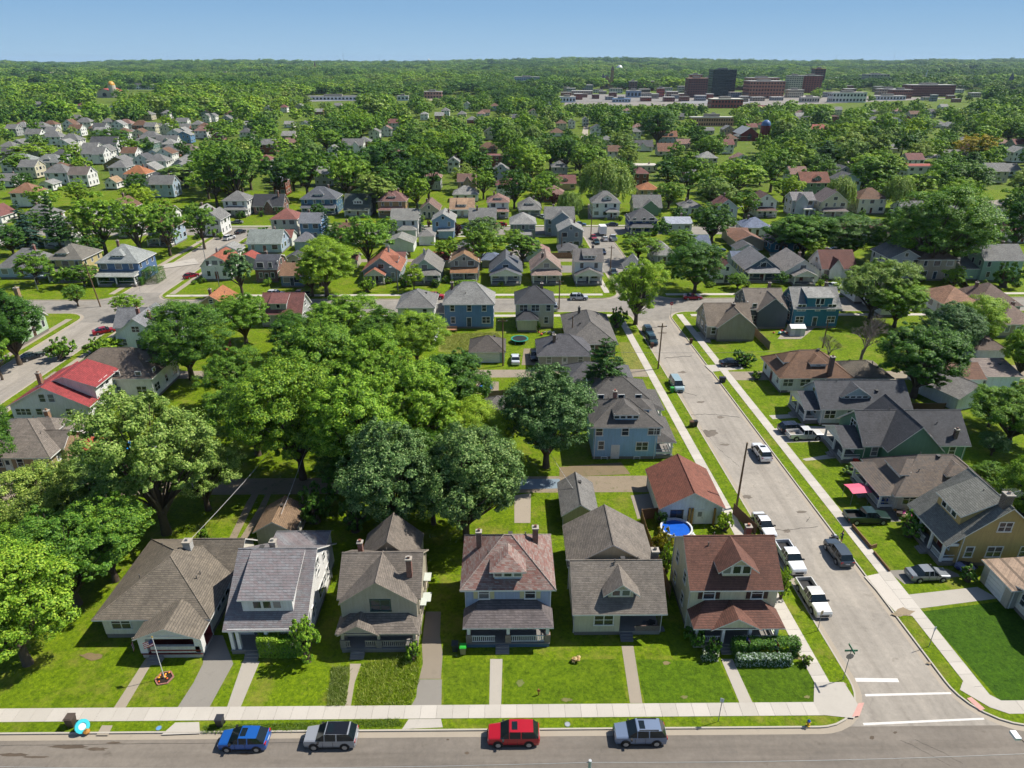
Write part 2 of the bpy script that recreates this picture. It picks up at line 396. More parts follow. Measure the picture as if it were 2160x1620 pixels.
def crown(seed, nleaf, ls, rx=5.5, ry=5.5, z0=2.6, z1=15.0, nlobe=16, sub=26, mat=None, rough=1.0, lobe_r=0.40, top=0.0, nr=0.32, low=1.72):
    """lobed crown: big lobes on limbs, sub-clumps on each lobe, leaf faces round each sub-clump"""
    rng = np.random.default_rng(seed); zc, rz = (z0 + z1) / 2, (z1 - z0) / 2
    k = np.arange(nlobe) + 0.5
    ph = np.arccos(1 - low * k / nlobe); th = math.pi * (1 + 5 ** 0.5) * k + rng.normal(0, 0.25, nlobe)
    d = np.stack([np.cos(th) * np.sin(ph), np.sin(th) * np.sin(ph), np.cos(ph)], 1)
    rad = np.array([rx, ry, rz])
    lc = d * rad * (0.60 + rng.uniform(-0.20, 0.14, (nlobe, 1)) * rough)
    lc[:, 2] += top * rz * (1 - (lc[:, 0] / rx) ** 2)
    lr = lobe_r * min(rx, rz) * rng.uniform(0.60, 1.28, nlobe)
    ns = int(nlobe * 0.8); sd_ = unit(rng, ns); sd_[:, 2] = sd_[:, 2] * .8 + .12
    lc = np.vstack([lc, sd_ * rad * rng.uniform(.80, .98, (ns, 1))]); lr = np.append(lr, lobe_r * min(rx, rz) * rng.uniform(.28, .5, ns))
    lc = np.vstack([lc, [[0, 0, rz * 0.15]]]); lr = np.append(lr, 0.5 * min(rx, rz))
    P_, N_, S_ = [], [], []
    w = lr ** 2 / (lr ** 2).sum()
    for i in range(len(lr)):
        m = max(5, int(sub * rng.uniform(0.75, 1.25) * min(1.0, (lr[i] / (lobe_r * min(rx, rz))) ** 1.5)))
        sdir = unit(rng, m); sdir[:, 2] = sdir[:, 2] * 0.9 + 0.15
        sc = lc[i] + sdir * lr[i] * rng.uniform(0.72, 1.06, (m, 1)) * np.array([1, 1, 0.86])
        srad = lr[i] * rng.uniform(0.20, 0.40, m)
        nl = max(8, int(nleaf * w[i])); which = rng.integers(0, m, nl)
        ld = unit(rng, nl); ld[:, 2] = np.abs(ld[:, 2]) * 0.75 + ld[:, 2] * 0.35
        p = sc[which] + ld * (srad[which] * rng.uniform(0.45, 1.08, nl) ** 0.8).reshape(-1, 1)
        n = 0.85 * ld + 0.50 * (p - lc[i]) / lr[i] + rng.normal(0, nr, (nl, 3)) + np.array([0.12, 0.0, 0.28])
        P_.append(p); N_.append(n); S_.append(ls * rng.uniform(0.6, 1.3, nl))
    p = np.vstack(P_); n = np.vstack(N_); s = np.concatenate(S_)
    keep = np.ones(len(p), bool)
    for i in range(len(lr)):
        q = (p - lc[i]) / lr[i]; keep &= ~((q ** 2).sum(1) < 0.30)
    p = p[keep]; n = n[keep]; s = s[keep]
    p[:, 2] += zc; lc = lc + np.array([0, 0, zc])
    return leaf_mesh('crown', p, n, s, rng, mat or LEAF['mid']), lc, lr
def trunk(lc, h0=2.8, r=0.42, limbs=True, seed=0, mat=BARK):
    mb = MB(); rng = random.Random(seed)
    mb.tube((0, 0, -0.1), (0.05, 0.03, h0 * 0.6), r * 1.15, r * 0.9, 8).tube((0.05, 0.03, h0 * 0.6), (0.0, 0.0, h0 + 1.2), r * 0.9, r * 0.72, 8)
    if limbs:
        for c in lc:
            c = Vector(c); m = Vector((c.x * 0.42 + rng.uniform(-.3, .3), c.y * 0.42 + rng.uniform(-.3, .3), h0 + (c.z - h0) * 0.5))
            mb.tube((0, 0, h0 + rng.uniform(-.3, .9)), m, r * 0.42, r * 0.26, 5, caps=False)
            mb.tube(m, c, r * 0.26, r * 0.09, 5, caps=False)
    else:
        mb.tube((0, 0, h0 + 1.2), (0, 0, max(c[2] for c in lc)), r * 0.7, r * 0.2, 5)
    return mb.mesh('trunk', mat, smooth=1.0)
def conifer(seed, h=16.0, r=3.6, tiers=20, per=11, leaf=70, ls=0.32, z0=1.0, mat='spruce', wide=0.95, droop=0.30):
    rng = np.random.default_rng(seed); P_, N_ = [], []; mb = MB()
    mb.tube((0, 0, -0.1), (0, 0, h * 0.97), 0.30, 0.04, 7)
    for i in range(tiers):
        f = (i + 0.3) / tiers; z = z0 + (h - z0) * f; rr = r * (1 - f) ** wide * rng.uniform(0.85, 1.12) + 0.12
        for j in range(max(4, int(per * (1 - f * 0.6)))):
            a = rng.uniform(0, 6.283); L = rr * rng.uniform(0.7, 1.1)
            e = np.array([math.cos(a) * L, math.sin(a) * L, -droop * L])
            mb.tube((0, 0, z), (e[0], e[1], z + e[2]), 0.05, 0.015, 4, caps=False)
            m = max(6, int(leaf * L / r)); u = rng.uniform(0.12, 1.0, m) ** 0.7
            p = np.outer(u, e) + np.array([0, 0, z]) + rng.normal(0, 0.10 + 0.13 * L / r, (m, 3)) * np.array([1, 1, 0.5])
            P_.append(p); N_.append(rng.normal(0, 0.35, (m, 3)) + np.array([math.cos(a) * .4, math.sin(a) * .4, 0.9]))
    p = np.vstack(P_); me = leaf_mesh('crown', p, np.vstack(N_), ls * rng.uniform(0.6, 1.3, len(p)), rng, LEAF[mat], 0.4)
    return me, mb.mesh('trunk', BARK)
def willow(seed):
    rng = np.random.default_rng(seed); P_, N_, S_ = [], [], []; H = 12.5
    for i in range(420):
        d = unit(rng, 1)[0]; d[2] = abs(d[2]) * 0.9 + 0.05; top = d * np.array([4.7, 4.7, 5.2]) * rng.uniform(0.6, 1.0) + np.array([0, 0, H - 5.4])
        L = rng.uniform(1.5, 5.0); m = int(L * 13); u = np.linspace(0, 1, m)
        p = top + np.outer(u, [d[0] * 0.9, d[1] * 0.9, 0]) - np.outer(u, [0, 0, L]) + rng.normal(0, 0.12, (m, 3))
        p[:, 2] = np.maximum(p[:, 2], 0.9); P_.append(p); N_.append(np.tile(d, (m, 1)) + rng.normal(0, 0.4, (m, 3))); S_.append(np.full(m, 0.22))
    p = np.vstack(P_); me = leaf_mesh('crown', p, np.vstack(N_), np.concatenate(S_), rng, LEAF['olive'], 0.4)
    return me, trunk(np.array([[2, 0, 9], [-2, 1, 9], [0, -2, 10]]), 3.0, 0.45)
def bare_tree(seed):
    rng = random.Random(seed); mb = MB()
    def grow(p, d, L, r, n):
        q = p + d * L
        mb.tube(p, q, r, r * 0.68, 5 if n > 2 else 3, caps=False)
        if n == 0: return
        for _ in range(3 if n > 1 else 4):
            e = (d + Vector((rng.gauss(0, .5), rng.gauss(0, .5), rng.gauss(0.12, .32)))).normalized()
            grow(q - d * L * rng.uniform(0, 0.35), e, L * rng.uniform(.62, .86), r * 0.6, n - 1)
    grow(Vector((0, 0, 0)), Vector((0, 0, 1)), 3.4, 0.34, 6)
    return mb.mesh('branch', bark('978c80'))

TREES = {}     # kind -> (crown mesh, trunk mesh, radius, height)
def add_kind(k, seed, nleaf, ls, **kw):
    me, lc, lr = crown(seed, nleaf, ls, **kw)
    TREES[k] = (me, trunk(lc, kw.get('z0', 2.6) + 0.2, seed=seed), max(kw.get('rx', 5.5), kw.get('ry', 5.5)) * 0.98, kw.get('z1', 15.0))
add_kind('near_a', 11, 95000, 0.115, nlobe=20, sub=34, z0=1.8)
add_kind('near_b', 12, 95000, 0.115, nlobe=15, sub=34, z0=2.0, rx=6.0, ry=5.2, lobe_r=0.45)
add_kind('near_c', 13, 100000, 0.108, nlobe=26, sub=38, rough=0.4, lobe_r=0.36, z0=1.6)
add_kind('near_d', 14, 90000, 0.105, nlobe=22, sub=26, rx=5.6, ry=5.6, rough=1.5, lobe_r=0.34, z0=1.6)
add_kind('mid_a', 21, 22000, 0.19, nlobe=14, sub=18)
add_kind('mid_b', 22, 22000, 0.19, nlobe=10, sub=18, rx=5.9, ry=5.1, lobe_r=0.46, rough=1.2)
add_kind('mid_c', 23, 22000, 0.19, nlobe=18, sub=16, rough=0.5, z0=1.8)
add_kind('mid_d', 24, 22000, 0.19, nlobe=12, sub=18, rx=4.2, ry=4.2, z1=16.0)
add_kind('shrub_a', 31, 2600, 0.13, nlobe=8, sub=12, rx=1.6, ry=1.5, z0=0.0, z1=2.2, lobe_r=0.55, low=1.97)
add_kind('bush', 33, 7000, 0.12, nlobe=12, sub=16, rx=1.7, ry=1.7, z0=0.0, z1=4.4, lobe_r=0.5, low=1.97)
add_kind('shrub_b', 32, 2200, 0.14, nlobe=6, sub=10, rx=1.3, ry=1.3, z0=0.0, z1=1.6, lobe_r=0.6, low=1.97)
for i in range(6):
    me, lc, lr = crown(41 + i, 2600, 0.58, nlobe=[12, 9, 14, 10, 12, 9][i], sub=9, rx=5.5, ry=5.3, z0=1.2, z1=14.5, lobe_r=0.46, nr=0.22, mat=LEAF[['mid', 'fresh', 'deep', 'mid', 'lime', 'olive'][i]])
    me.name = 'far_crown'; TREES['far_%d' % i] = (me, trunk(lc, 2.0, limbs=False), 5.4, 14.5)
c_, t_ = conifer(51, leaf=110, ls=0.24); TREES['spruce'] = (c_, t_, 3.6, 16.0)
c_, t_ = conifer(52, 14.0, 5.2, 15, 14, 170, 0.24, 2.2, 'pine', 0.55, -0.12); TREES['pine'] = (c_, t_, 5.2, 14.0)
c_, t_ = willow(53); TREES['willow'] = (c_, t_, 5.4, 12.5)
TREES['bare'] = (None, bare_tree(54), 5.6, 12.0)
TREE_BOX = []        # (x, y, radius, height) of every tree so far
def add_tree(x, y, r, h, kind, color, label, rng=random, name=None, group=None, cat=None, z=0.0):
    cm, tm, pr, ph = TREES[kind]
    nm = name or {'spruce': 'spruce_tree', 'pine': 'pine_tree', 'willow': 'willow_tree', 'bare': 'bare_tree'}.get(kind, 'shrub' if kind.startswith(('shrub', 'bush')) else 'deciduous_tree')
    o = empty(nm, (x, y, z), rng.uniform(0, 6.283), label, cat or ('shrub' if nm == 'shrub' else 'tree'), group)
    o.scale = (r / pr, r / pr, h / ph)
    if cm is not None:
        put('foliage' if nm == 'shrub' else 'crown', cm, o, mat=LEAF[color] if color else None)
    put('stem' if nm == 'shrub' else 'trunk' if kind != 'bare' else 'branches', tm, o)
    TREE_BOX.append((x, y, r, h)); return o
def tree_px(px, py, wpx, top, kind, color, label, **kw):
    """trunk foot at photo pixel (px, py); crown wpx pixels wide; crown top at pixel row top"""
    x, y = G(px, py, 0.12); zc = P(x, y, 5.0)[2]
    return add_tree(x, y, wpx / 2 * zc / FPX, max(1.0, height_at(x, y, top)), kind, color, label, z=0.1, **kw)
# ---------------------------------------------------------------- ground, streets, pavements
def terrain(x, y):
    d = math.hypot(x, y); t = min(1.0, max(0.0, (d - 1500) / 5500.0)); t = t * t * (3 - 2 * t)
    a = math.atan2(x, y)
    return t * (34 + 14 * math.sin(a * 5.0 + 1.0) + 9 * math.sin(a * 13.0) + 16 * max(0, a) + 22 * max(0.0, -a - 0.05))
def sheet(name, poly, z, mat, kind='structure', label=None):
    mb = MB(); mb.face([(p[0], p[1], z) for p in poly]); o = mb.build(name, mat)
    o['kind'] = kind
    if label: o['label'] = label
    return o
GRASS = grass(); 
rings = [0, 60, 120, 200, 300, 420, 600, 900, 1300, 1800, 2400, 3200, 4200, 5500, 7000, 9500, 13000]
mb = MB(); seg = 96
for i in range(len(rings) - 1):
    for j in range(seg):
        a0, a1 = 2 * math.pi * j / seg, 2 * math.pi * (j + 1) / seg
        q = [(rings[i], a0), (rings[i + 1], a0), (rings[i + 1], a1), (rings[i], a1)]
        pts = [(r * math.sin(a), r * math.cos(a)) for r, a in q]
        if i == 0: pts = [pts[0], pts[1], pts[2]]
        mb.face([(p[0], p[1], terrain(*p) - 0.05) for p in reversed(pts)])
g_ = mb.build('ground', grass('76922c', 'b0a468', 0.5, 0.7, 7.0)); g_['kind'] = 'structure'

XL = lambda y: 33.6 - 0.035 * (y - 45.0)       # west kerb of the street on the right
XR = lambda y: XL(y) + 9.5
S1, S2A, S2B, S3A, S3B = 42.8, 157.0, 167.6, 239.0, 250.0
BL, BR = -100.5, -89.5
RO1, RO2 = asphalt('988f84', 0.55, '6d5a45', 0.9, 0.0, (0.035, 0.9)), asphalt('bdb5a9', 0.60, '8a7a66', 1.0, 5.0, (0.8, 0.035))
RO3 = asphalt('aaa49a', 0.6, '8f8578', 0.7, 11.0)
sheet('street_near', [(-320, 31.5), (320, 31.5), (320, S1), (-320, S1)], 0.0, RO1)
sheet('street_middle', [(-420, S2A - 6), (420, S2A - 6), (420, S2B + 6), (-420, S2B + 6)], 0.0, RO3)
sheet('street_back', [(-520, S3A - 6), (520, S3A - 6), (520, S3B + 2), (-520, S3B + 2)], 0.0, RO3)
for nm, y0, y1, mt in (('side_street', S1, S2A - 6, RO2), ('side_street_back', S2B + 6, S3A - 6, RO3)):
    sheet(nm, [(XL(y0) - 7, y0), (XR(y0) + 7, y0), (XR(y1) + 7, y1), (XL(y1) - 7, y1)], 0.0, mt)
    sheet(nm.replace('side', 'west_side'), [(BL - 7, y0), (BR + 7, y0), (BR + 7, y1), (BL - 7, y1)], 0.0, RO2)
def fillet(poly, r, n=8):
    out = []
    for i in range(len(poly)):
        p, a, b = Vector(poly[i]), Vector(poly[i - 1]), Vector(poly[(i + 1) % len(poly)])
        u, w = (a - p).normalized(), (b - p).normalized()
        ang = math.acos(max(-1, min(1, u.dot(w)))); t = r / math.tan(ang / 2)
        s, e = p + u * t, p + w * t; c = p + (u + w).normalized() * (r / math.sin(ang / 2))
        v0, v1 = s - c, e - c
        for k in range(n + 1):
            v = v0.lerp(v1, k / n).normalized() * r; out.append((c.x + v.x, c.y + v.y))
    return out
def offset(poly, d):
    n = len(poly); out = []
    for i in range(n):
        a, p, b = Vector(poly[i - 1]), Vector(poly[i]), Vector(poly[(i + 1) % n])
        n1 = Vector(((p - a).y, -(p - a).x)).normalized(); n2 = Vector(((b - p).y, -(b - p).x)).normalized()
        m = n1 + n2; m = m / max(0.3, m.dot(n1)) if m.length > 1e-6 else n1
        out.append((p.x + m.x * d, p.y + m.y * d))
    return out
KERB, GUT = concrete('cfc8bb', 0.64), concrete('c4b8a6', 0.60)
def block(poly, r, nm, mat=GRASS):
    b = fillet(poly, r)
    o = MB().prism(b, -0.02, 0.115).build(nm, mat); o['kind'] = 'structure'
    i_, o_ = b, offset(b, 0.16); g_ = offset(b, 0.75)
    k, g = MB(), MB(); n = len(b)
    for a in range(n):
        c = (a + 1) % n
        k.face([(*i_[a], 0.115), (*o_[a], 0.14), (*o_[c], 0.14), (*i_[c], 0.115)][::-1])
        k.face([(*o_[a], 0.14), (*o_[a], 0.0), (*o_[c], 0.0), (*o_[c], 0.14)][::-1])
        k.face([(*i_[a], 0.14), (*o_[a], 0.144), (*o_[c], 0.144), (*i_[c], 0.14)][::-1])
        g.face([(*o_[a], 0.008), (*g_[a], 0.004), (*g_[c], 0.004), (*o_[c], 0.008)][::-1])
    q = k.build('kerb', KERB); q['kind'] = 'structure'
    q = g.build('gutter', GUT); q['kind'] = 'structure'
CORN = 5.0
block([(BR, S1), (XL(S1), S1), (XL(S2A), S2A), (BR, S2A)], CORN, 'lawn_block')
block([(XR(S1), S1), (320, S1), (320, S2A), (XR(S2A), S2A)], CORN, 'lawn_block')
block([(-320, S1), (BL, S1), (BL, S2A), (-320, S2A)], CORN, 'lawn_block')
block([(BR, S2B), (XL(S2B), S2B), (XL(S3A), S3A), (BR, S3A)], CORN, 'lawn_block')
block([(XR(S2B), S2B), (420, S2B), (420, S3A), (XR(S3A), S3A)], CORN, 'lawn_block')
block([(-420, S2B), (BL, S2B), (BL, S3A), (-420, S3A)], CORN, 'lawn_block')
block([(-320, 20), (320, 20), (320, 31.5), (-320, 31.5)], CORN, 'lawn_block')
sheet('lawn_back', [(-520, S3B + 2), (520, S3B + 2), (520, 330), (-520, 330)], 0.03, GRASS)
# pavements made of slabs
SLAB = concrete('d9d3c9', 0.66); SLAB2 = concrete('c2b6a4', 0.60); JOINT = concrete('7f776b', 0.5)
_slabs = {}
def walk(name, p0, p1, w, n_max=80, L=1.5, mat=SLAB, z=0.12):
    """a pavement from p0 to p1 (centre line) of single slabs; the nearest n_max are objects, the rest plain"""
    a, b = Vector(p0), Vector(p1); d = b - a; tot = d.length; ang = math.atan2(d.y, d.x)
    o = MB().box(0, tot, -w / 2, w / 2, -0.02, 0.004).build(name, JOINT, None, (a.x, a.y, z), ang); o['kind'] = 'structure'
    n = max(1, round(tot / L)); st = tot / n; key = (round(st, 3), w, mat.name)
    if key not in _slabs: _slabs[key] = MB().box(-st / 2 + 0.011, st / 2 - 0.011, -w / 2, w / 2, 0.002, 0.026).mesh('paving_slab', mat)
    for i in range(min(n, n_max)): put('paving_slab', _slabs[key], o, ((i + 0.5) * st, 0, 0))
    if n > n_max: MB().box(n_max * st, tot, -w / 2, w / 2, 0.002, 0.026).build('paving_run', mat, o)
WY = 44.62
walk('pavement_front', (XL(44) - 4.3, WY), (-89, WY), 1.45, 62)
walk('pavement_front_east', (XR(44) + 3.6, WY), (110, WY), 1.45, 12)
walk('pavement_side_west', (XL(45.5) - 2.75, 45.45), (XL(155) - 2.75, 155), 1.5, 74)
walk('pavement_side_east', (XR(45.5) + 2.4, 45.45), (XR(155) + 2.4, 155), 1.5, 74)
walk('pavement_middle_north', (XL(170) - 4, 170.6), (-88, 170.6), 1.5, 0)
walk('pavement_middle_south', (XL(154) - 4, 154.4), (-88, 154.4), 1.5, 0)
walk('pavement_middle_east', (XR(170) + 3, 170.6), (300, 170.6), 1.5, 0)
walk('pavement_middle_southeast', (XR(154) + 5, 154.4), (300, 154.4), 1.5, 0)
walk('pavement_west_a', (BR + 2.4, 46), (BR + 2.4, 153), 1.5, 0, mat=SLAB2)
walk('pavement_west_b', (BL - 2.4, 46), (BL - 2.4, 153), 1.5, 0, mat=SLAB2)
walk('pavement_west_c', (BR + 2.4, 172), (BR + 2.4, 236), 1.5, 0, mat=SLAB2)
walk('pavement_west_d', (BL - 2.4, 172), (BL - 2.4, 236), 1.5, 0, mat=SLAB2)
walk('pavement_side_back', (XL(172) - 2.6, 172), (XL(236) - 2.6, 236), 1.5, 0)
walk('pavement_back_south', (XL(236) - 4, 236.6), (-88, 236.6), 1.4, 0)
walk('pavement_back_north', (-300, 253.4), (300, 253.4), 1.4, 0)
# kerb corner ramps with brick-red warning pads, corner slab of concrete
CONC = concrete('d2ccc2', 0.64)
sheet('corner_paving', [(XL(44) - 4.6, S1 + 1.15), (XL(44) - 1.6, S1 + 0.75), (XL(45) - 0.5, S1 + 2.0), (XL(48) - 0.6, 47.6), (XL(48) - 3.5, 47.6), (XL(45) - 4.6, 45.32)], 0.152, CONC)
sheet('tactile_pad', [G(1797, 1512, .15), G(1811, 1483, .15), G(1823, 1482, .15), G(1813, 1510, .15)], 0.156, plain('d8a79c', 0.9))
sheet('corner_paving', [(XR(44) + 3.8, 45.3), (XR(45) + 1.5, 47.6), (XR(45) + 0.6, 46.6), (XR(44) + 2.2, 44.6), (XR(44) + 3.6, 43.85)], 0.152, CONC)
sheet('tactile_pad', [G(2039, 1473, .15), G(2049, 1470, .15), G(2078, 1495, .15), G(2068, 1499, .15)], 0.156, plain('d8a79c', 0.9))
# painted markings
PAINT = plain('ece8e2', 0.8, 0.72)
for q in ([(1803, 1430), (1893, 1431), (1897, 1439), (1806, 1438)], [(1824, 1464), (2005, 1460), (2007, 1464), (1826, 1469)], [(1820, 1525), (2074, 1514), (2077, 1518), (1822, 1530)]):
    sheet('road_marking', [G(*p) for p in reversed(q)], 0.006, PAINT)
# alleys, drives and paths, each a sheet a few mm above the lawn
ALLEY = dirt('b3a28a'); GRAVEL = concrete('b9ae9f', 0.55); DRIVE = concrete('a9a49b', 0.55); PATH = concrete('cdc6ba', 0.62)
sheet('alley', [(BR + 1, 80.2), (XL(82) - 3.6, 80.4), (XL(82) - 3.6, 84.6), (BR + 1, 84.2)], 0.121, ALLEY)
sheet('alley', [(BR + 1, 119.2), (XL(120) - 3.6, 119.2), (XL(120) - 3.6, 122.8), (BR + 1, 122.8)], 0.121, dirt('bcae9a'))
sheet('alley', [(XR(120) + 3.2, 117.5), (160, 117.5), (160, 121.5), (XR(120) + 3.2, 121.5)], 0.121, dirt('bcae9a'))
sheet('alley', [(BR + 1, 203), (XL(205) - 3.4, 203), (XL(205) - 3.4, 206.5), (BR + 1, 206.5)], 0.121, dirt('bcae9a'))
def pxsheet(name, pts, mat, z=0.123):
    w = [G(p[0], p[1], z) for p in pts]
    if sum(w[i - 1][0] * w[i][1] - w[i][0] * w[i - 1][1] for i in range(len(w))) < 0: w.reverse()
    return sheet(name, w, z, mat)
_z = .123
for nm, pts, mt in (
    ('front_path', [(308, 1388), (327, 1388), (260, 1501), (234, 1502)], SLAB2),
    ('driveway', [(435, 1340), (470, 1340), (492, 1400), (470, 1440), (439, 1497), (370, 1499), (408, 1440), (428, 1400)], DRIVE),
    ('front_path', [(512, 1395), (548, 1395), (507, 1493), (478, 1494)], PATH),
    ('front_path', [(738, 1400), (762, 1400), (748, 1440), (740, 1489), (728, 1489), (738, 1430)], SLAB2),
    ('driveway', [(898, 1290), (930, 1290), (928, 1340), (934, 1380), (930, 1432), (884, 1432), (892, 1400), (890, 1360)], concrete('a89c8a', 0.55)),
    ('driveway', [(882, 1433), (932, 1433), (931, 1489), (867, 1489), (878, 1470)], DRIVE),
    ('front_path', [(1034, 1390), (1060, 1390), (1057, 1487), (1032, 1487)], PATH),
    ('front_path', [(1311, 1362), (1336, 1362), (1355, 1483), (1329, 1483)], SLAB2),
    ('front_path', [(1521, 1390), (1545, 1390), (1588, 1483), (1560, 1483)], PATH),
    ('driveway_apron', [(370, 1524), (420, 1523), (422, 1547), (340, 1550)], CONC),
    ('driveway_apron', [(862, 1517), (930, 1516), (934, 1534), (848, 1538)], CONC),
    ('carriage_walk', [(215, 1530), (238, 1530), (228, 1551), (203, 1551)], SLAB2),
    ('driveway', [(1900, 1256), (2062, 1238), (2105, 1262), (1936, 1284)], CONC),
    ('driveway_apron', [(1823, 1216), (1870, 1206), (1936, 1284), (1925, 1300), (1888, 1290)], concrete('e4ddd3', 0.68)),
    ('driveway', [(1870, 1203), (1998, 1200), (2030, 1215), (1908, 1232)], DRIVE),
    ('driveway', [(1760, 1088), (1792, 1078), (1900, 1078), (1900, 1100), (1800, 1102)], DRIVE),
    ('driveway', [(1622, 910), (1648, 898), (1760, 900), (1760, 930), (1648, 934)], CONC),
    ('front_path', [(1692, 968), (1700, 972), (1810, 962), (1800, 950)], PATH),
    ('front_path', [(1622, 876), (1700, 872), (1700, 880), (1630, 884)], PATH),
    ('driveway', [(1486, 770), (1560, 768), (1570, 778), (1500, 784)], CONC),
    ('driveway', [(1330, 1045), (1380, 1040), (1402, 1075), (1345, 1095)], GRAVEL),
    ('slab_patch', [(1085, 1045), (1120, 1040), (1119, 1103), (1085, 1103)], SLAB2),
    ('slab_patch', [(1095, 1010), (1180, 1010), (1185, 1030), (1095, 1032)], concrete('9fb4c4', 0.5)),
    ('dirt_patch', [(1180, 985), (1310, 975), (1330, 1000), (1180, 1006)], dirt('9c8a6a')),
    ('dirt_track', [(520, 1060), (545, 1020), (556, 1022), (534, 1065), (498, 1138), (482, 1138)], ALLEY),
    ('dirt_track', [(545, 1072), (562, 1040), (572, 1042), (556, 1080), (520, 1140), (506, 1136)], ALLEY),
    ('driveway', [(0, 1010), (60, 1008), (80, 1040), (20, 1080), (0, 1090)], dirt('c4b49c')),
    ('yard_patch', [(1005, 805), (1052, 805), (1052, 835), (1005, 835)], dirt('b8a890')),
    ('driveway', [(1105, 735), (1150, 735), (1155, 770), (1100, 770)], dirt('b0a088')),
    ('driveway', [(1150, 560), (1290, 560), (1292, 575), (1150, 575)], DRIVE),
    ('driveway', [(1085, 505), (1110, 500), (1110, 545), (1080, 545)], DRIVE),
    ('driveway', [(1250, 455), (1240, 430), (1262, 428), (1275, 455)], GRAVEL),
    ('driveway', [(330, 560), (410, 545), (420, 556), (330, 568)], CONC),
    ('driveway', [(1740, 600), (1800, 600), (1815, 612), (1745, 612)], CONC),
    ('driveway', [(1660, 690), (1720, 690), (1690, 715), (1640, 715)], dirt('c4b8a8')),
    ('yard_path', [(1478, 722), (1500, 722), (1490, 700), (1470, 700)], SLAB2),
    ('gravel_yard', [(2055, 770), (2160, 770), (2160, 795), (2060, 790)], dirt('b4a48c')),
    ('bare_patch', [(1666, 1375), (1690, 1372), (1698, 1392), (1676, 1390)], dirt('a5966c'))):
    pxsheet(nm, pts, mt, _z); _z += .0005
# lawns that differ from the general grass
_z2 = .1185
for nm, pts, mt in (
    ('front_lawn', [(1064, 1394), (1300, 1390), (1324, 1483), (1062, 1486)], grass('749410', '98a440', 0.5, 0.2, 3.0)),
    ('front_lawn', [(1342, 1390), (1518, 1396), (1556, 1483), (1360, 1484)], grass('688c10', '7c9a30', 0.5, 0.1, 4.0)),
    ('front_lawn', [(1550, 1402), (1690, 1396), (1750, 1485), (1592, 1485)], grass('608410', '7c9a30', 0.5, 0.1, 5.0)),
    ('front_lawn', [(935, 1400), (1030, 1398), (1028, 1487), (936, 1488)], grass('789614', '98a440', 0.5, 0.2, 6.0)),
    ('front_lawn', [(1945, 1290), (2130, 1266), (2300, 1340), (2300, 1480), (2110, 1480)], grass('507c12', '7c9a30', 0.46, 0.1, 8.0)),
    ('tall_grass_yard', [(925, 705), (1050, 700), (1065, 715), (990, 745), (925, 742)], grass('93a048', 'b8ac68', 0.5, 0.8, 9.0)),
    ('side_lawn', [(1305, 722), (1335, 722), (1368, 778), (1318, 780)], grass('9aa24c', 'b8a860', 0.5, 0.8, 12.0))):
    pxsheet(nm, pts, mt, _z2); _z2 += .0002

# road repairs, tar lines, stains and grit, each a thin sheet on the asphalt
TAR, PATCH, STAIN, GRIT = asphalt('5c5650', .6, '4c463e', .3, 21.0), asphalt('8a8074', .6, '6a5a48', .5, 22.0), asphalt('6f6152', .58, '5a4a38', .6, 23.0), dirt('bca98c')
def blob(u, v, ru, rv, seed, mat, nm, z=.005, n=16):
    r_ = random.Random(seed); z += seed * 2e-5; pxsheet(nm, [(u + ru * math.cos(2 * math.pi * i / n) * r_.uniform(.55, 1.15), v + rv * math.sin(2 * math.pi * i / n) * r_.uniform(.55, 1.15)) for i in range(n)], mat, z)
def tarline(pts, seed, wd=1.3, mat=TAR):
    r_ = random.Random(seed); L_ = []
    for a, b in zip(pts, pts[1:]):
        for i in range(8): t = i / 8; L_.append((a[0] + (b[0] - a[0]) * t + r_.uniform(-1.5, 1.5), a[1] + (b[1] - a[1]) * t + r_.uniform(-.9, .9)))
    L_.append(pts[-1]); pxsheet('tar_seam', L_ + [(p[0] + wd * .3, p[1] + wd * .7) for p in reversed(L_)], mat, .007 + seed * 3e-5)
for i, a in enumerate(((1495, 914, 20, 9), (1575, 1048, 14, 5), (1440, 785, 10, 3), (1478, 848, 10, 2.5), (1530, 938, 12, 3), (1395, 702, 12, 2.5), (1520, 880, 9, 3), (1660, 1120, 9, 5), (1690, 1080, 16, 3))): blob(*a, i, PATCH, 'road_patch')
for i, a in enumerate(((150, 1575, 46, 5), (30, 1592, 40, 4), (75, 1597, 30, 3), (205, 1580, 26, 4), (240, 1567, 20, 3), (520, 1590, 20, 3), (985, 1588, 5, 4), (945, 1560, 4, 2), (1888, 1545, 5, 3), (1840, 1556, 7, 4))): blob(*a, 40 + i, STAIN, 'oil_stain')
for i, p in enumerate(([(1600, 1110), (1650, 1118), (1725, 1110)], [(1448, 875), (1500, 873), (1560, 880)], [(1400, 755), (1460, 750)], [(1640, 1190), (1690, 1225), (1700, 1290)], [(1480, 905), (1520, 950), (1560, 985)], [(1700, 1100), (1708, 1090)], [(0, 1572), (300, 1568), (700, 1566)], [(1930, 1560), (1975, 1580), (2030, 1610)], [(1900, 1560), (1960, 1590), (2005, 1615)], [(1420, 820), (1470, 835)], [(1350, 690), (1400, 690)])): tarline(p, i)
blob(1905, 1292, 28, 10, 71, GRIT, 'grit_patch', .16); blob(1960, 1398, 6, 3, 72, GRIT, 'bare_patch', .15); blob(1782, 1443, 5, 3, 73, GRIT, 'bare_patch', .15); blob(1405, 1399, 10, 4, 74, dirt('a89868'), 'bare_patch', .15); blob(1444, 1470, 9, 4, 75, dirt('98945c'), 'bare_patch', .15); blob(1703, 1470, 8, 4, 76, dirt('98945c'), 'bare_patch', .15); blob(1097, 1440, 10, 9, 77, dirt('8a9450'), 'bare_patch', .15); blob(1195, 1476, 12, 5, 78, dirt('98945c'), 'bare_patch', .15)
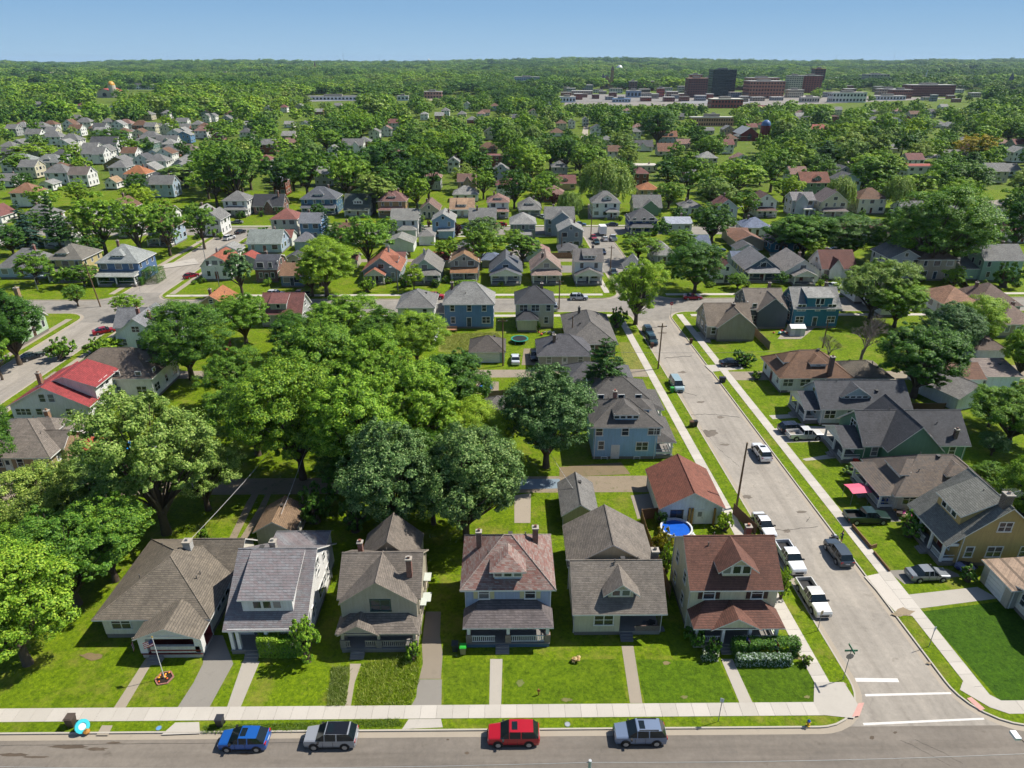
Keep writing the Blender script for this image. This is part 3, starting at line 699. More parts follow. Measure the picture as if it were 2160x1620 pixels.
blob(193, 1385, 26, 8, 81, dirt('98845c'), 'bare_patch', .15)
# ---------------------------------------------------------------- houses
HOUSE_BOX = []          # footprints and picture boxes, used to keep trees off them
CLS = concrete('a39c92', 0.5)
def rot(k, x, y):
    return [(x, y), (-y, x), (-x, -y), (y, -x)][k % 4]       # side k: 0 front, 1 right, 2 back, 3 left
def roof_faces(kind, x0, x1, y0, y1, zt, rise, oh=0.45, og=0.35):
    xm, ym = (x0 + x1) / 2, (y0 + y1) / 2; w, d = x1 - x0, y1 - y0; zr = zt + rise
    if kind == 'gx':
        s = rise / (d / 2); ze = zt - s * oh; a, b, c, e = x0 - og, x1 + og, y0 - oh, y1 + oh
        return [[(a, c, ze), (b, c, ze), (b, ym, zr), (a, ym, zr)], [(b, e, ze), (a, e, ze), (a, ym, zr), (b, ym, zr)]]
    if kind == 'gy':
        s = rise / (w / 2); ze = zt - s * oh; a, b, c, e = x0 - oh, x1 + oh, y0 - og, y1 + og
        return [[(a, e, ze), (a, c, ze), (xm, c, zr), (xm, e, zr)], [(b, c, ze), (b, e, ze), (xm, e, zr), (xm, c, zr)]]
    if kind == 'hip':
        h = min(w, d) / 2; s = rise / h; ze = zt - s * oh; a, b, c, e = x0 - oh, x1 + oh, y0 - oh, y1 + oh
        rx, ry = max(0, (w - d) / 2), max(0, (d - w) / 2)
        p, q = (xm - rx, ym - ry, zr), (xm + rx, ym + ry, zr)
        A, B, D, E_ = (a, c, ze), (b, c, ze), (b, e, ze), (a, e, ze)
        if rx > 0.01: return [[A, B, q, p], [B, D, q], [D, E_, p, q], [E_, A, p]]
        if ry > 0.01: return [[A, B, p], [B, D, q, p], [D, E_, q], [E_, A, p, q]]
        return [[A, B, p], [B, D, p], [D, E_, p], [E_, A, p]]
    if kind in ('gmx', 'gmy'):
        sw = kind == 'gmy'
        W = w if sw else d; L0, L1 = ((y0 - og, y1 + og) if sw else (x0 - og, x1 + og)); m = xm if sw else ym
        pr = [(-W / 2 - 0.25, zt - 0.15), (-W * 0.30, zt + rise * 0.62), (0, zr), (W * 0.30, zt + rise * 0.62), (W / 2 + 0.25, zt - 0.15)]
        out = []
        for i in range(4):
            (u0, h0), (u1, h1) = pr[i], pr[i + 1]
            if sw: out.append([(m + u0, L1, h0), (m + u0, L0, h0), (m + u1, L0, h1), (m + u1, L1, h1)])
            else: out.append([(L0, m + u0, h0), (L1, m + u0, h0), (L1, m + u1, h1), (L0, m + u1, h1)])
        return out
    if kind == 'shed':
        s = rise / d; return [[(x0 - og, y0 - oh, zt - s * oh), (x1 + og, y0 - oh, zt - s * oh), (x1 + og, y1, zr), (x0 - og, y1, zr)]]
    return [[(x0 - 0.1, y0 - 0.1, zt + 0.12), (x1 + 0.1, y0 - 0.1, zt + 0.12), (x1 + 0.1, y1 + 0.1, zt + 0.2), (x0 - 0.1, y1 + 0.1, zt + 0.2)]]
def wall_mesh(mb, kind, x0, x1, y0, y1, z0, zt, rise, recess=None):
    if recess:
        ra, rb, dep = recess; mb.box(x0, x1, y0 + dep, y1, z0, zt)
        if ra - x0 > .1: mb.box(x0, ra, y0, y0 + dep, z0, zt)
        if x1 - rb > .1: mb.box(rb, x1, y0, y0 + dep, z0, zt)
    else: mb.box(x0, x1, y0, y1, z0, zt)
    xm, ym = (x0 + x1) / 2, (y0 + y1) / 2; g = rise - 0.16
    if kind == 'gx':
        for x in (x0, x1): 
            f = [(x, y0, zt), (x, y1, zt), (x, ym, zt + g)]; mb.face(f if x == x1 else f[::-1])
    elif kind == 'gy':
        for y in (y0, y1):
            f = [(x0, y, zt), (x1, y, zt), (xm, y, zt + g)]; mb.face(f if y == y0 else f[::-1])
    elif kind == 'gmy':
        W = x1 - x0
        for y in (y0, y1):
            f = [(x0, y, zt), (x1, y, zt), (xm + W * .29, y, zt + rise * .60), (xm, y, zt + g), (xm - W * .29, y, zt + rise * .60)]; mb.face(f if y == y0 else f[::-1])
    elif kind == 'gmx':
        W = y1 - y0
        for x in (x0, x1):
            f = [(x, y0, zt), (x, y1, zt), (x, ym + W * .29, zt + rise * .60), (x, ym, zt + g), (x, ym - W * .29, zt + rise * .60)]; mb.face(f if x == x1 else f[::-1])
    elif kind == 'shed':
        mb.face([(x1, y0, zt), (x1, y1, zt), (x1, y1, zt + rise - .1)]); mb.face([(x0, y1, zt), (x0, y0, zt), (x0, y1, zt + rise - .1)])
_wm = {}
def window_mesh(w, h, bars, trim):
    k = (w, h, bars, trim)
    if k not in _wm:
        f = MB(); t = 0.11; x = w / 2
        f.box(-x - t, -x, -0.06, 0.05, -t, h + t).box(x, x + t, -0.06, 0.05, -t, h + t).box(-x, x, -0.06, 0.05, h, h + t).box(-x - t - .04, x + t + .04, -0.10, 0.05, -t - .03, 0)
        f.box(-x, x, -0.045, 0.05, h / 2 - .035, h / 2 + .035)
        for b in range(1, bars): f.box(-x + w * b / bars - .05, -x + w * b / bars + .05, -0.05, 0.05, 0, h)
        p = MB().box(-x, x, -0.02, 0.05, 0, h)
        s = MB().box(-x - t, x + t, -0.04, 0.05, -t, h + t, 0); s.face([(-x, -0.046, 0), (x, -0.046, 0), (x, -0.046, h), (-x, -0.046, h)], 1)
        m = plain(trim, 0.5, 0.82)
        _wm[k] = (f.mesh('window', m), p.mesh('pane', glass()), s.mesh('window', [m, glass()]))
    return _wm[k]
def window(root, k, u, v, z, w=0.9, h=1.45, bars=1, trim=WHITE, lod=0, shut=None):
    """window on side k of the house: u along the wall, v distance of the wall from the centre, sill height z"""
    f, p, s = window_mesh(round(w, 2), round(h, 2), bars, trim)
    x, y = rot(k, u, -v)
    if lod >= 2: return put('window', s, root, (x, y, z), k * math.pi / 2)
    o = put('window', f, root, (x, y, z), k * math.pi / 2); put('pane', p, o)
    if shut:
        for sx in (-1, 1):
            c = sx * (w / 2 + 0.36); key = ('sh', shut, h)
            if key not in _wm:
                b = MB().box(-.22, .22, -0.05, 0.02, -0.05, h + .05)
                for j in range(6): b.box(-.18, .18, -0.065, -0.05, h * (j + .2) / 6, h * (j + .8) / 6)
                _wm[key] = b.mesh('shutter', plain(shut, .6))
            put('shutter', _wm[key], o, (c, 0, 0))
    return o
def door(root, k, u, v, z, color=WHITE, w=0.95, h=2.1, glaz=True):
    mb = MB().box(-w / 2 - .1, w / 2 + .1, -.05, .05, 0, h + .12, 0).box(-w / 2, w / 2, -.075, .02, 0.02, h, 1)
    if glaz: mb.box(-w * .28, w * .28, -.085, .02, h * .55, h * .9, 2)
    x, y = rot(k, u, -v)
    o = mb.build('door', [plain(WHITE, .5, .82), plain(color, .5), glass()], root, (x, y, z), k * math.pi / 2)
    MB().box(w * .34, w * .42, -.13, -.07, h * .45, h * .49).build('handle', plain('8a8070', .4, metal=.6), o)
    return o
def chimney(root, roof_obj, x, y, zb, h=1.5, s=0.55, color='8a5a48', cap='b8b0a4'):
    b = MB().box(x - s / 2, x + s / 2, y - s / 2, y + s / 2, zb - 1.6, zb + h, 0).box(x - s / 2 - .07, x + s / 2 + .07, y - s / 2 - .07, y + s / 2 + .07, zb + h, zb + h + .14, 1).box(x - .13, x + .13, y - .13, y + .13, zb + h + .14, zb + h + .4, 0)
    return b.build('chimney', [brick(color), plain(cap, .8)], roof_obj)
def dormer(root, k, cx, hd, zt, s, dw, dh, setback, kind, wall, roofm, trimm, trim, rise_main, lod, nwin=2, oh=.30, rk=.33, gcol=None, **_):
    yf = -hd + setback; zb = zt + s * setback; top = zb + dh; x0, x1 = cx - dw / 2, cx + dw / 2
    r = dw / 2 * rk * 2 if kind != 'shed' else 0
    mb, rf = MB(), MB(); rr = zt + rise_main
    if kind == 'shed':
        yb = min(-0.05, yf + (rr - 0.05 - top) / 0.22) if s > .3 else -0.05
        zb2 = min(rr - 0.03, top + (yb - yf) * max(.12, (rr - top) / max(.1, -yf)))
        mb.box(x0, x1, yf, yb, zb - .35, top); mb.face([(x1, yf, top), (x1, yb, top), (x1, yb, zb2 - .12)]); mb.face([(x0, yb, top), (x0, yf, top), (x0, yb, zb2 - .12)])
        sl = (zb2 - top) / (yb - yf); f = yf - oh
        rf.solid([[(x0 - oh, f, top - sl * oh), (x1 + oh, f, top - sl * oh), (x1 + oh, yb, zb2), (x0 - oh, yb, zb2)]], .14)
    else:
        zr = top + r; yb = min(-0.02, yf + (zr - zb) / s)
        yw = min(-0.02, yf + dh / s + .3)
        mb.box(x0, x1, yf, yw, zb - .35, top); ss = r / (dw / 2); a, b, c = x0 - oh, x1 + oh, yf - oh; ze = top - ss * oh
        yk = min(yb, yf + (ze - zb) / s + .25)
        if kind == 'gable':
            mb.face([(x0, yf, top), (x1, yf, top), (cx, yf, zr - .12)], 0)
            rf.solid([[(a, yk, ze), (a, c, ze), (cx, c, zr), (cx, yb, zr)], [(b, c, ze), (b, yk, ze), (cx, yb, zr), (cx, c, zr)]], .13)
        else:
            yh = yf + dw / 2 * .85
            rf.solid([[(a, c, ze), (b, c, ze), (cx, yh, zr)], [(a, yk, ze), (a, c, ze), (cx, yh, zr), (cx, max(yb, yh + .05), zr)], [(b, c, ze), (b, yk, ze), (cx, max(yb, yh + .05), zr), (cx, yh, zr)]], .13)
    o = mb.build('dormer', wall, root, rz=k * math.pi / 2)
    rf.build('dormer_roof', [roofm, trimm], o)
    ww = min(.75, dw / (nwin + .7)); 
    for i in range(nwin):
        u = cx + (i - (nwin - 1) / 2) * (ww + .26); f, p, s_ = window_mesh(round(ww, 2), round(dh * .58, 2), 1, trim)
        put('window', s_, o, (u, yf, zb + dh * .24))
    return o
def porch(root, k, cx, v, pw, pd, kind, wallc, roofm, trimm, trim, zf=.55, zp=3.0, rise=.9, ncol=4, rail=True, base='a39c92', colw=.26, steps=0.0, lod=0, gw=None, floor='8f8b86', piers=None):
    """porch on side k; v is the distance of the house wall from the centre"""
    rz = k * math.pi / 2; x0, x1, y0, y1 = cx - pw / 2, cx + pw / 2, -v - pd, -v
    MB().box(x0, x1, y0, y1 - .002, 0, zf - .08, 0).box(x0 - .06, x1 + .06, y0 - .06, y1 - .002, zf - .08, zf, 1).build('porch_floor', [plain(base, .85, .6), plain(floor, .8)], root, rz=rz)
    rf = MB(); oh = .38
    if kind == 'shed': fs = roof_faces('shed', x0, x1, y0, y1, zp, rise, oh, .3)
    elif kind == 'hip':
        a, b, c = x0 - oh, x1 + oh, y0 - oh; t = pd * .75; ze = zp - .12
        fs = [[(a, c, ze), (b, c, ze), (b - t, y1, zp + rise), (a + t, y1, zp + rise)], [(b, c, ze), (b, y1, ze), (b - t, y1, zp + rise)], [(a, y1, ze), (a, c, ze), (a + t, y1, zp + rise)]]
    elif kind == 'gable':
        s = rise / (pw / 2); a, b, c = x0 - oh, x1 + oh, y0 - oh; ze = zp - s * oh; y1e = y1 + (1.2 if rise > .8 else 0)
        fs = [[(a, y1, ze), (a, c, ze), (cx, c, zp + rise), (cx, y1e, zp + rise)], [(b, c, ze), (b, y1, ze), (cx, y1e, zp + rise), (cx, c, zp + rise)]]
    elif kind == 'flat': fs = roof_faces('flat', x0, x1, y0, y1, zp - .1, .1)
    pr = root
    if kind != 'none':
        rf.solid(fs, .14); pr = rf.build('porch_roof', [roofm, trimm], root, rz=rz)
    bm = MB().box(x0, x1, y0, y0 + .16, zp - .42, zp - .06)
    bm.box(x0, x0 + .16, y0 + .16, y1 - .01, zp - .42, zp - .06).box(x1 - .16, x1, y0 + .16, y1 - .01, zp - .42, zp - .06)
    if kind == 'gable': bm.face([(x0, y0 + .05, zp - .06), (x1, y0 + .05, zp - .06), (cx, y0 + .05, zp + rise - .14)])
    bm.build('porch_beam', plain(trim, .55, .8), root, rz=rz)
    if gw:         # small gable over the entry on top of the porch roof
        gx, gwid, gr = gw; zb = zp - .1; yb = y0 + min(pd * .95, gwid * .5)
        MB().face([(gx - gwid / 2, y0 - .3, zb), (gx + gwid / 2, y0 - .3, zb), (gx, y0 - .3, zb + gr - .1)]).build('porch_gable', wallc, pr)
        MB().solid([[(gx - gwid / 2 - .3, y0, zb - .12), (gx - gwid / 2 - .3, y0 - .5, zb - .12), (gx, y0 - .5, zb + gr), (gx, yb, zb + gr)], [(gx + gwid / 2 + .3, y0 - .5, zb - .12), (gx + gwid / 2 + .3, y0, zb - .12), (gx, yb, zb + gr), (gx, y0 - .5, zb + gr)]], .12).build('porch_gable_roof', [roofm, trimm], pr)
    for i in range(ncol):
        u = x0 + .2 + (pw - .4) * i / max(1, ncol - 1); c = MB()
        if piers: c.box(u - .3, u + .3, y0 + .02, y0 + .5, zf, zf + 1.05, 1); c.box(u - colw / 2, u + colw / 2, y0 + .13, y0 + .13 + colw, zf + 1.05, zp - .42)
        else: c.box(u - colw / 2, u + colw / 2, y0 + .06, y0 + .06 + colw, zf, zp - .42)
        c.box(u - colw / 2 - .05, u + colw / 2 + .05, y0 + .02, y0 + .12 + colw, zp - .5, zp - .42)
        c.build('column', [plain(trim, .55, .82), brick(piers) if piers else plain(trim, .5)], root, rz=rz)
    if rail and lod < 3:
        g = MB(); gap = (steps - .75, steps + .75)
        def run(a, b):
            if b - a < .3: return
            g.box(a, b, y0 + .12, y0 + .2, zf + .82, zf + .9).box(a, b, y0 + .12, y0 + .2, zf + .1, zf + .16)
            if lod < 2:
                n = int((b - a) / .2)
                for i in range(n): g.box(a + (i + .3) * .2, a + (i + .6) * .2, y0 + .14, y0 + .18, zf + .16, zf + .82)
        run(x0 + .3, gap[0]); run(gap[1], x1 - .3)
        for xx in (x0 + .12, x1 - .2): g.box(xx, xx + .08, y0 + .3, y1 - .02, zf + .82, zf + .9).box(xx, xx + .08, y0 + .3, y1 - .02, zf + .1, zf + .5)
        g.build('railing', plain(trim, .55, .82), root, rz=rz)
    n = max(2, int(zf / .18))
    for i in range(n if lod < 2 else 0):
        MB().box(steps - .7, steps + .7, y0 - .06 - .3 * (i + 1), y0 - .06 - .3 * i, 0, zf - .1 - (zf - .1) * (i + .4) / n).build('step', plain('a8a39c', .85, .6), root, rz=rz)
    return pr
def auto_windows(root, w, d, zf, wh, fl, lod, trim, skip=(), front_porch=None, shut=None, rng=random, cam_dir=None, gable=None, rise=0, zt=0):
    for k in range(4):
        if k in skip: continue
        L, v = (w, d / 2) if k % 2 == 0 else (d, w / 2)
        if cam_dir is not None:
            nx, ny = rot(k, 0, -1)
            if nx * cam_dir[0] + ny * cam_dir[1] < -0.1: continue
        n = max(1, min(4, round(L / 3.3)))
        for f in range(int(fl)):
            for i in range(n):
                u = -L / 2 + L * (i + .5) / n + rng.uniform(-.25, .25)
                if k == 0 and f == 0 and front_porch is not None and abs(u - front_porch) < .9: continue
                ww = rng.choice([.85, .9, 1.7]) if L / n > 2.6 else .85
                window(root, k, u, v, zf + .85 + f * 2.85, ww, 1.4, 2 if ww > 1.2 else 1, trim, lod, shut if k == 0 and f == 1 else None)
        if (gable == 'gx' and k % 2 == 1) or (gable in ('gy', 'gmy') and k % 2 == 0):
            if rise > 2.0: window(root, k, 0, v, zt + rise * .12, .8 if rise < 3 else 1.5, min(1.2, rise * .42), 1 if rise < 3 else 2, trim, lod)
HN = [0]
def house(label, x, y, rz=0.0, w=8.5, d=9.5, fl=2, roof='hip', rise=2.8, wall='dcdcd6', roofc='7d776f', roofc2=None, trim=WHITE, oh=.5,
          porch_=None, dorm=(), chim=(), wings=(), wins=True, doors=True, shut=None, seed=None, wmat=None, zf=.5, wh=None, name='house', cat='house', vents=2, z=.115, group=None, gtrim=None, k=.75, recess=None):
    rng = random.Random(seed if seed is not None else int(x * 13 + y * 7)); HN[0] += 1
    dist = math.hypot(x, y); lod = 0 if dist < 85 else 1 if dist < 175 else 2 if dist < 330 else 3
    root = empty(name, (x, y, z), rz, label, cat, group)
    k = k if min(lin(wall)) < .6 else .9; wm = wmat or siding(wall, k); rm = shingle(roofc, roofc2); tm = plain(trim, .55, .8)
    wh = wh if wh else (3.0 if fl < 2 else 5.75); zt = zf + wh
    ww, rr = MB(), MB()
    wall_mesh(ww, roof, -w / 2, w / 2, -d / 2, d / 2, zf - .05, zt, rise, recess)
    rr.solid(roof_faces(roof, -w / 2, w / 2, -d / 2, d / 2, zt, rise, oh), .17)
    fd = MB().box(-w / 2 + .04, w / 2 - .04, -d / 2 + .04, d / 2 - .04, -.3, zf - .05)
    for (wx, wy, a, b, hh, kd, ri) in wings:                     # further volumes: centre, size, wall height, roof, rise
        wall_mesh(ww, kd, wx - a / 2, wx + a / 2, wy - b / 2, wy + b / 2, zf - .05, zf + hh, ri)
        rr.solid(roof_faces(kd, wx - a / 2, wx + a / 2, wy - b / 2, wy + b / 2, zf + hh, ri, oh * .8), .15)
        fd.box(wx - a / 2 + .05, wx + a / 2 - .05, wy - b / 2 + .05, wy + b / 2 - .05, -.3, zf - .05)
    ww.build('wall', wm, root)
    if lod < 3: fd.build('foundation', CLS, root)
    ro = rr.build('roof', [rm, tm], root)
    if lod < 2:
        rc = MB()
        for kd_, q_ in [(roof, (-w / 2, w / 2, -d / 2, d / 2, zt, rise, oh))] + [(kd, (wx - a / 2, wx + a / 2, wy - b / 2, wy + b / 2, zf + hh, ri, oh * .8)) for (wx, wy, a, b, hh, kd, ri) in wings]:
            t_ = MB().solid(roof_faces(kd_, *q_), .1)
            for a_, b_ in t_.inner: rc.tube(a_, b_, .075, .075, 5, caps=False)
        if rc.f: rc.build('ridge_cap', shingle(roofc, k=.74), ro)
        for sx_, sy_ in ((-1, -1), (1, -1), (1, 1), (-1, 1)): MB().box(sx_ * w / 2 - .04 + sx_ * .05, sx_ * w / 2 + .04 + sx_ * .05, sy_ * (d / 2 - .25) - .04, sy_ * (d / 2 - .25) + .04, .1, zt - .05).build('downspout', tm, root)
    half = (min(w, d) / 2 if roof == 'hip' else d / 2 if roof in ('gx', 'gmx') else w / 2)
    sl = rise / half
    cd = (-x / dist, -y / dist); c, s = math.cos(-rz), math.sin(-rz); cdl = (cd[0] * c - cd[1] * s, cd[0] * s + cd[1] * c)
    px_ = None
    if porch_:
        pp = dict(porch_); kd = pp.pop('kind', 'hip'); kk = pp.pop('k', 0); pw = pp.pop('w', w * .95); pd = pp.pop('d', 2.4); cx = pp.pop('x', 0)
        pcol = pp.pop('color', None); ptrim = pp.pop('trim', trim)
        px_ = pp.get('steps', cx); pp.setdefault('steps', cx)
        porch(root, kk, cx, d / 2 if kk % 2 == 0 else w / 2, pw, pd, kd, wm, shingle(pcol) if pcol else rm, tm, ptrim, lod=lod, **pp)
    if wins and lod < 4: auto_windows(root, w, d, zf, wh, fl, lod, trim, front_porch=px_ if porch_ else 0, shut=shut, rng=rng, cam_dir=cdl, gable=roof, rise=rise, zt=zt)
    if doors and lod < 3 and cdl[1] < .2: door(root, 0, px_ if px_ is not None else 0, d / 2, zf, rng.choice(['5a4030', '7a2f28', WHITE, '3a4a5a']))
    for D in dorm:                                               # (side, x, width, wall height, setback, kind, windows)
        k_, cx, dw, dh, sb, kd, nw = D[:7]; dk = D[8] if len(D) > 8 else {}
        hd = (d / 2 if k_ % 2 == 0 else w / 2)
        dormer(root, k_, cx, hd, zt, sl, dw, dh, sb, kd, siding(D[7], k) if len(D) > 7 and D[7] else wm, rm, tm, trim, rise, lod, nw, **dk)
    for ch in chim:
        cx, cyy = ch[0], ch[1]; h = ch[2] if len(ch) > 2 else 1.4
        if roof in ('gx', 'gmx'): zb = zt + rise - abs(cyy) * sl
        elif roof in ('gy', 'gmy'): zb = zt + rise - abs(cx) * sl
        else: zb = zt + sl * max(-.3, min(w / 2 - abs(cx), d / 2 - abs(cyy)))
        chimney(root, ro, cx, cyy, zb, h, ch[4] if len(ch) > 4 else .6, ch[3] if len(ch) > 3 else '8a5a48')
    if lod < 2:
        for i in range(vents):
            cx, cyy = rng.uniform(-w * .3, w * .3), rng.uniform(-d * .3, d * .3)
            zb = zt + rise - abs(cyy) * sl if roof == 'gx' else zt + rise - abs(cx) * sl if roof == 'gy' else zt + sl * max(0, min(w / 2 - abs(cx), d / 2 - abs(cyy)))
            MB().tube((cx, cyy, zb - .2), (cx, cyy, zb + .45), .06, .06, 6).build('vent_pipe', plain('6a6764', .6), ro)
        if rng.random() < .8:
            cx, cyy = rng.uniform(-w * .25, w * .25), rng.uniform(d * .02, d * .25)
            zb = zt + rise - abs(cyy) * sl if roof == 'gx' else zt + rise - abs(cx) * sl if roof == 'gy' else zt + sl * max(0, min(w / 2 - abs(cx), d / 2 - abs(cyy)))
            MB().box(cx - .16, cx + .16, cyy - .16, cyy + .16, zb - .2, zb + .22).box(cx - .24, cx + .24, cyy - .24, cyy + .24, zb + .22, zb + .28).build('roof_vent', plain('4a4846', .6), ro)
    e = max(w, d) / 2
    us = [P(x + a * e, y + b * e, q) for a in (-1, 1) for b in (-1, 1) for q in (0, zt + rise)]
    HOUSE_BOX.append((x, y, e + 1.0, min(u[0] for u in us), max(u[0] for u in us), min(u[1] for u in us), max(u[1] for u in us), (.42 if y < 330 else .5) if name != 'garage' else .6))
    return root
def house_px(label, px, py, **kw):
    """front wall foot (the wall towards the camera) centred on photo pixel; the house stands behind it"""
    gx, gy = G(px, py, .1); rz = kw.get('rz', 0.0); w, d = kw.get('w', 8.5), kw.get('d', 9.5)
    dep = d if abs(math.cos(rz)) > .7 else w
    return house(label, gx, gy + dep / 2, **kw)
def garage(label, px, py, w=6, d=7, wh=2.5, roof='gy', rise=1.5, wall='e4e4de', roofc='7d776f', rz=0.0, gdoor=None, **kw):
    r = house_px(label, px, py, w=w, d=d, fl=1, wh=wh, zf=.12, roof=roof, rise=rise, wall=wall, roofc=roofc, rz=rz, wins=False, doors=False, vents=0, name='garage', cat='garage', oh=.35, **kw)
    if gdoor is not None:
        k, dw = gdoor; v = d / 2 if k % 2 == 0 else w / 2; g = MB().box(-dw / 2 - .1, dw / 2 + .1, -.03, .03, 0, 2.25, 0)
        for i in range(4): g.box(-dw / 2, dw / 2, -.06, .03, .03 + i * .54, .03 + i * .54 + .5, 0)
        xx, yy = rot(k, 0, -v); g.build('garage_door', plain('f2f2ee', .5, .82), r, (xx, yy, .12), k * math.pi / 2)
    return r
# ---------------------------------------------------------------- the houses nearest the camera
Q = math.pi / 2
h1 = house('low cream bungalow with brown roof and red porch, leftmost house on the near street', -36.6, 60.0, w=11.0, d=12.0, fl=1, wh=2.75, zf=.6, roof='hip', rise=2.9, wall='ebe6d6', roofc='8b8173', oh=.6,
     porch_=dict(kind='gable', x=2.6, w=6.0, d=2.7, rise=1.25, zp=2.95, ncol=2, colw=.75, steps=1.0, floor='7a2f2c', base='ddd6c8', rail=False), chim=[(1.0, 1.6, .9, 'd8d8d4', .8)], wings=[(3.4, 3.2, 6.0, 5.2, 2.9, 'gx', 2.2)], wins=False, vents=4)
for u, ww in ((-3.6, 1.9), (-.4, .9)): window(h1, 0, u, 6.0, 1.35, ww, 1.35, 2 if ww > 1 else 1)
for u in (-3.4, -2.2, -1.0): window(h1, 1, u, 5.5, 1.4, .9, 1.4)
window(h1, 1, 3.2, 6.4, 1.5, 1.7, 1.4, 2)
MB().box(-3.0, 3.0, -.03, .03, 0, 2.6).build('porch_back_wall', plain('7a2226', .7), h1, (2.6, -6.03, .6))
MB().box(-2.1, 2.9, -.14, .14, 0, .85, 0).box(-2.2, 3.0, -.17, .17, .25, .4, 1).build('porch_parapet', [siding('ece8de'), plain('8e2b2e', .6)], h1, (2.6, -8.5, .6))
h2 = house('white house with blue-grey roof and wide shed dormer, second on the near street', -24.4, 58.5, w=7.7, d=9.4, fl=1, wh=4.2, zf=.55, roof='gx', rise=3.25, wall='f2f2f0', roofc='96979b', roofc2='94888a', oh=2.2,
     porch_=dict(kind='none', w=7.5, d=2.1, zp=3.4, ncol=2, colw=.34, steps=-1.6, rail=False), dorm=[(0, .1, 5.1, 1.75, -.6, 'shed', 3)], chim=[(-.9, 1.2, .8, 'c9c4ba', .6)], wings=[(.5, 5.8, 6.2, 2.4, 4.2, 'flat', .2)], vents=2, k=.85)
for u in (-2.9, 0.0): MB().box(u - .17, u + .17, -6.7, -6.36, .55, 3.0).build('column', plain(WHITE, .5, .85), h2)
for u, zz in ((-2.4, 1.6), (.2, 4.4), (1.9, 1.7), (2.6, 4.3), (3.8, 1.8)): window(h2, 1, u, 3.85, zz, .7, 1.0)
h3 = house('beige cross-gabled house with overgrown front yard and teal attic window', -13.1, 57.7, w=7.9, d=7.6, fl=1, wh=4.75, zf=.6, roof='gx', rise=2.7, wall='cbc2ae', roofc='8c8278', trim='c3b8a2', oh=.12,
     porch_=dict(kind='hip', w=7.7, d=2.1, rise=1.0, zp=3.0, ncol=3, colw=.3, steps=-2.2, piers='9a8f80', gw=(-1.9, 3.6, 1.1)), wings=[(0, -2.2, 7.75, 4.2, 4.72, 'gy', 2.72), (.1, 4.6, 6.4, 4.6, 4.4, 'gy', 2.9)], chim=[(3.0, -1.9, 2.0, '9a5540', .55), (-2.6, 1.2, 1.2, '9a5540', .5)], wins=False)
window(h3, 0, .2, 4.32, 4.15, 1.9, 1.35, 2, '35524e'); window(h3, 0, 1.6, 3.82, 1.5, 1.6, 1.4, 2, 'c3b8a2')
for u in (-2.6, .4, 2.4): window(h3, 1, u, 3.96, 1.5, .85, 1.3, 1, 'c3b8a2')
for q in ((3.98, 4.75, .6, 1.9, 3.6, 3.66), (3.98, 4.9, -1.4, .0, 2.5, 2.56), (3.98, 4.6, -2.8, -1.7, 3.3, 3.36)): MB().box(*q).build('awning', plain('cfd6cc', .6), h3)
h4 = house('pale blue foursquare house with mottled red hip roof and cream shutters', .1, 58.75, w=8.8, d=8.0, fl=2, wh=5.75, zf=.6, roof='hip', rise=3.1, wall='b3c2de', roofc='aa9c94', roofc2='98645a', oh=.55,
     porch_=dict(kind='hip', w=8.5, d=2.4, rise=1.15, zp=3.1, ncol=3, colw=.34, steps=-.6, piers='a08a78', color='7d7474', base='5a7894'), dorm=[(0, 0, 2.8, 1.55, .35, 'hip', 3, None, dict(oh=.5, rk=.27))], chim=[(-3.1, .6, 2.0, '7a4a3a', .55), (3.0, 1.4, 1.8, '7a4a3a', .6)], wins=False)
for u in (-2.5, 2.3): window(h4, 0, u, 4.0, 4.4, 1.0, 1.25, 1, WHITE, 0, 'e3d9a8')
for u in (-2.6, 2.2): window(h4, 0, u, 4.0, 1.4, 1.5, 1.4, 2)
for u in (-2.2, .6, 2.8):
    for zz in (1.4, 4.3): window(h4, 1, u, 4.4, zz, .85, 1.35)
h5 = house('cream house with grey-brown side-gabled roof, small gable dormer and corner porch', 11.6, 57.5, w=9.1, d=7.2, fl=1, wh=3.6, zf=.55, roof='gx', rise=2.85, wall='e0d9bd', roofc='938a80', oh=.75, recess=(.2, 4.6, 2.2),
     dorm=[(0, .2, 2.6, 1.1, .6, 'gable', 2, None, dict(oh=.6, rk=.40))], wings=[(.2, 6.9, 8.8, 7.0, 3.3, 'gy', 2.7)], chim=[(2.4, 5.8, 1.3, '4a4644', .6), (4.3, .9, 1.2, '5a5450', .7)], wins=False, doors=False, vents=3)
window(h5, 0, -1.5, 3.6, 1.5, 1.9, 1.3, 2); door(h5, 0, 1.6, 1.4, .55, '5a4a40'); window(h5, 0, 3.2, 1.4, 1.4, 1.4, 1.3, 2)
MB().box(.22, 4.5, -3.65, -1.42, .1, .56).build('porch_floor', plain('8f8b86', .8), h5)
MB().box(4.2, 4.5, -3.55, -3.25, .56, 3.6).build('column', plain('3f3a38', .6), h5)
MB().box(1.9, 4.5, -3.62, -3.5, .56, 1.25).build('porch_parapet', brick('7a6258'), h5)
for i in range(3): MB().box(.3, 1.6, -3.66 - .3 * (i + 1), -3.66 - .3 * i, 0, .42 - .14 * i).build('step', plain('77777a', .8), h5)
h6 = house('cream two-storey house with red-brown roof, gable dormer and dark shutters on the corner', 23.55, 58.4, w=9.0, d=7.8, fl=2, wh=5.75, zf=.6, roof='gx', rise=3.1, wall='ece7c6', roofc='84594a', oh=.55,
     porch_=dict(kind='hip', w=8.6, d=2.4, rise=1.15, zp=3.05, ncol=4, colw=.3, steps=-.9, gw=(-.3, 4.6, 1.35), base='d8d2ba'), dorm=[(0, .1, 2.8, 1.55, .6, 'gable', 3, None, dict(oh=.7, rk=.40))], chim=[(2.9, 2.2, 1.2, 'c07a5c', .6)], wins=False)
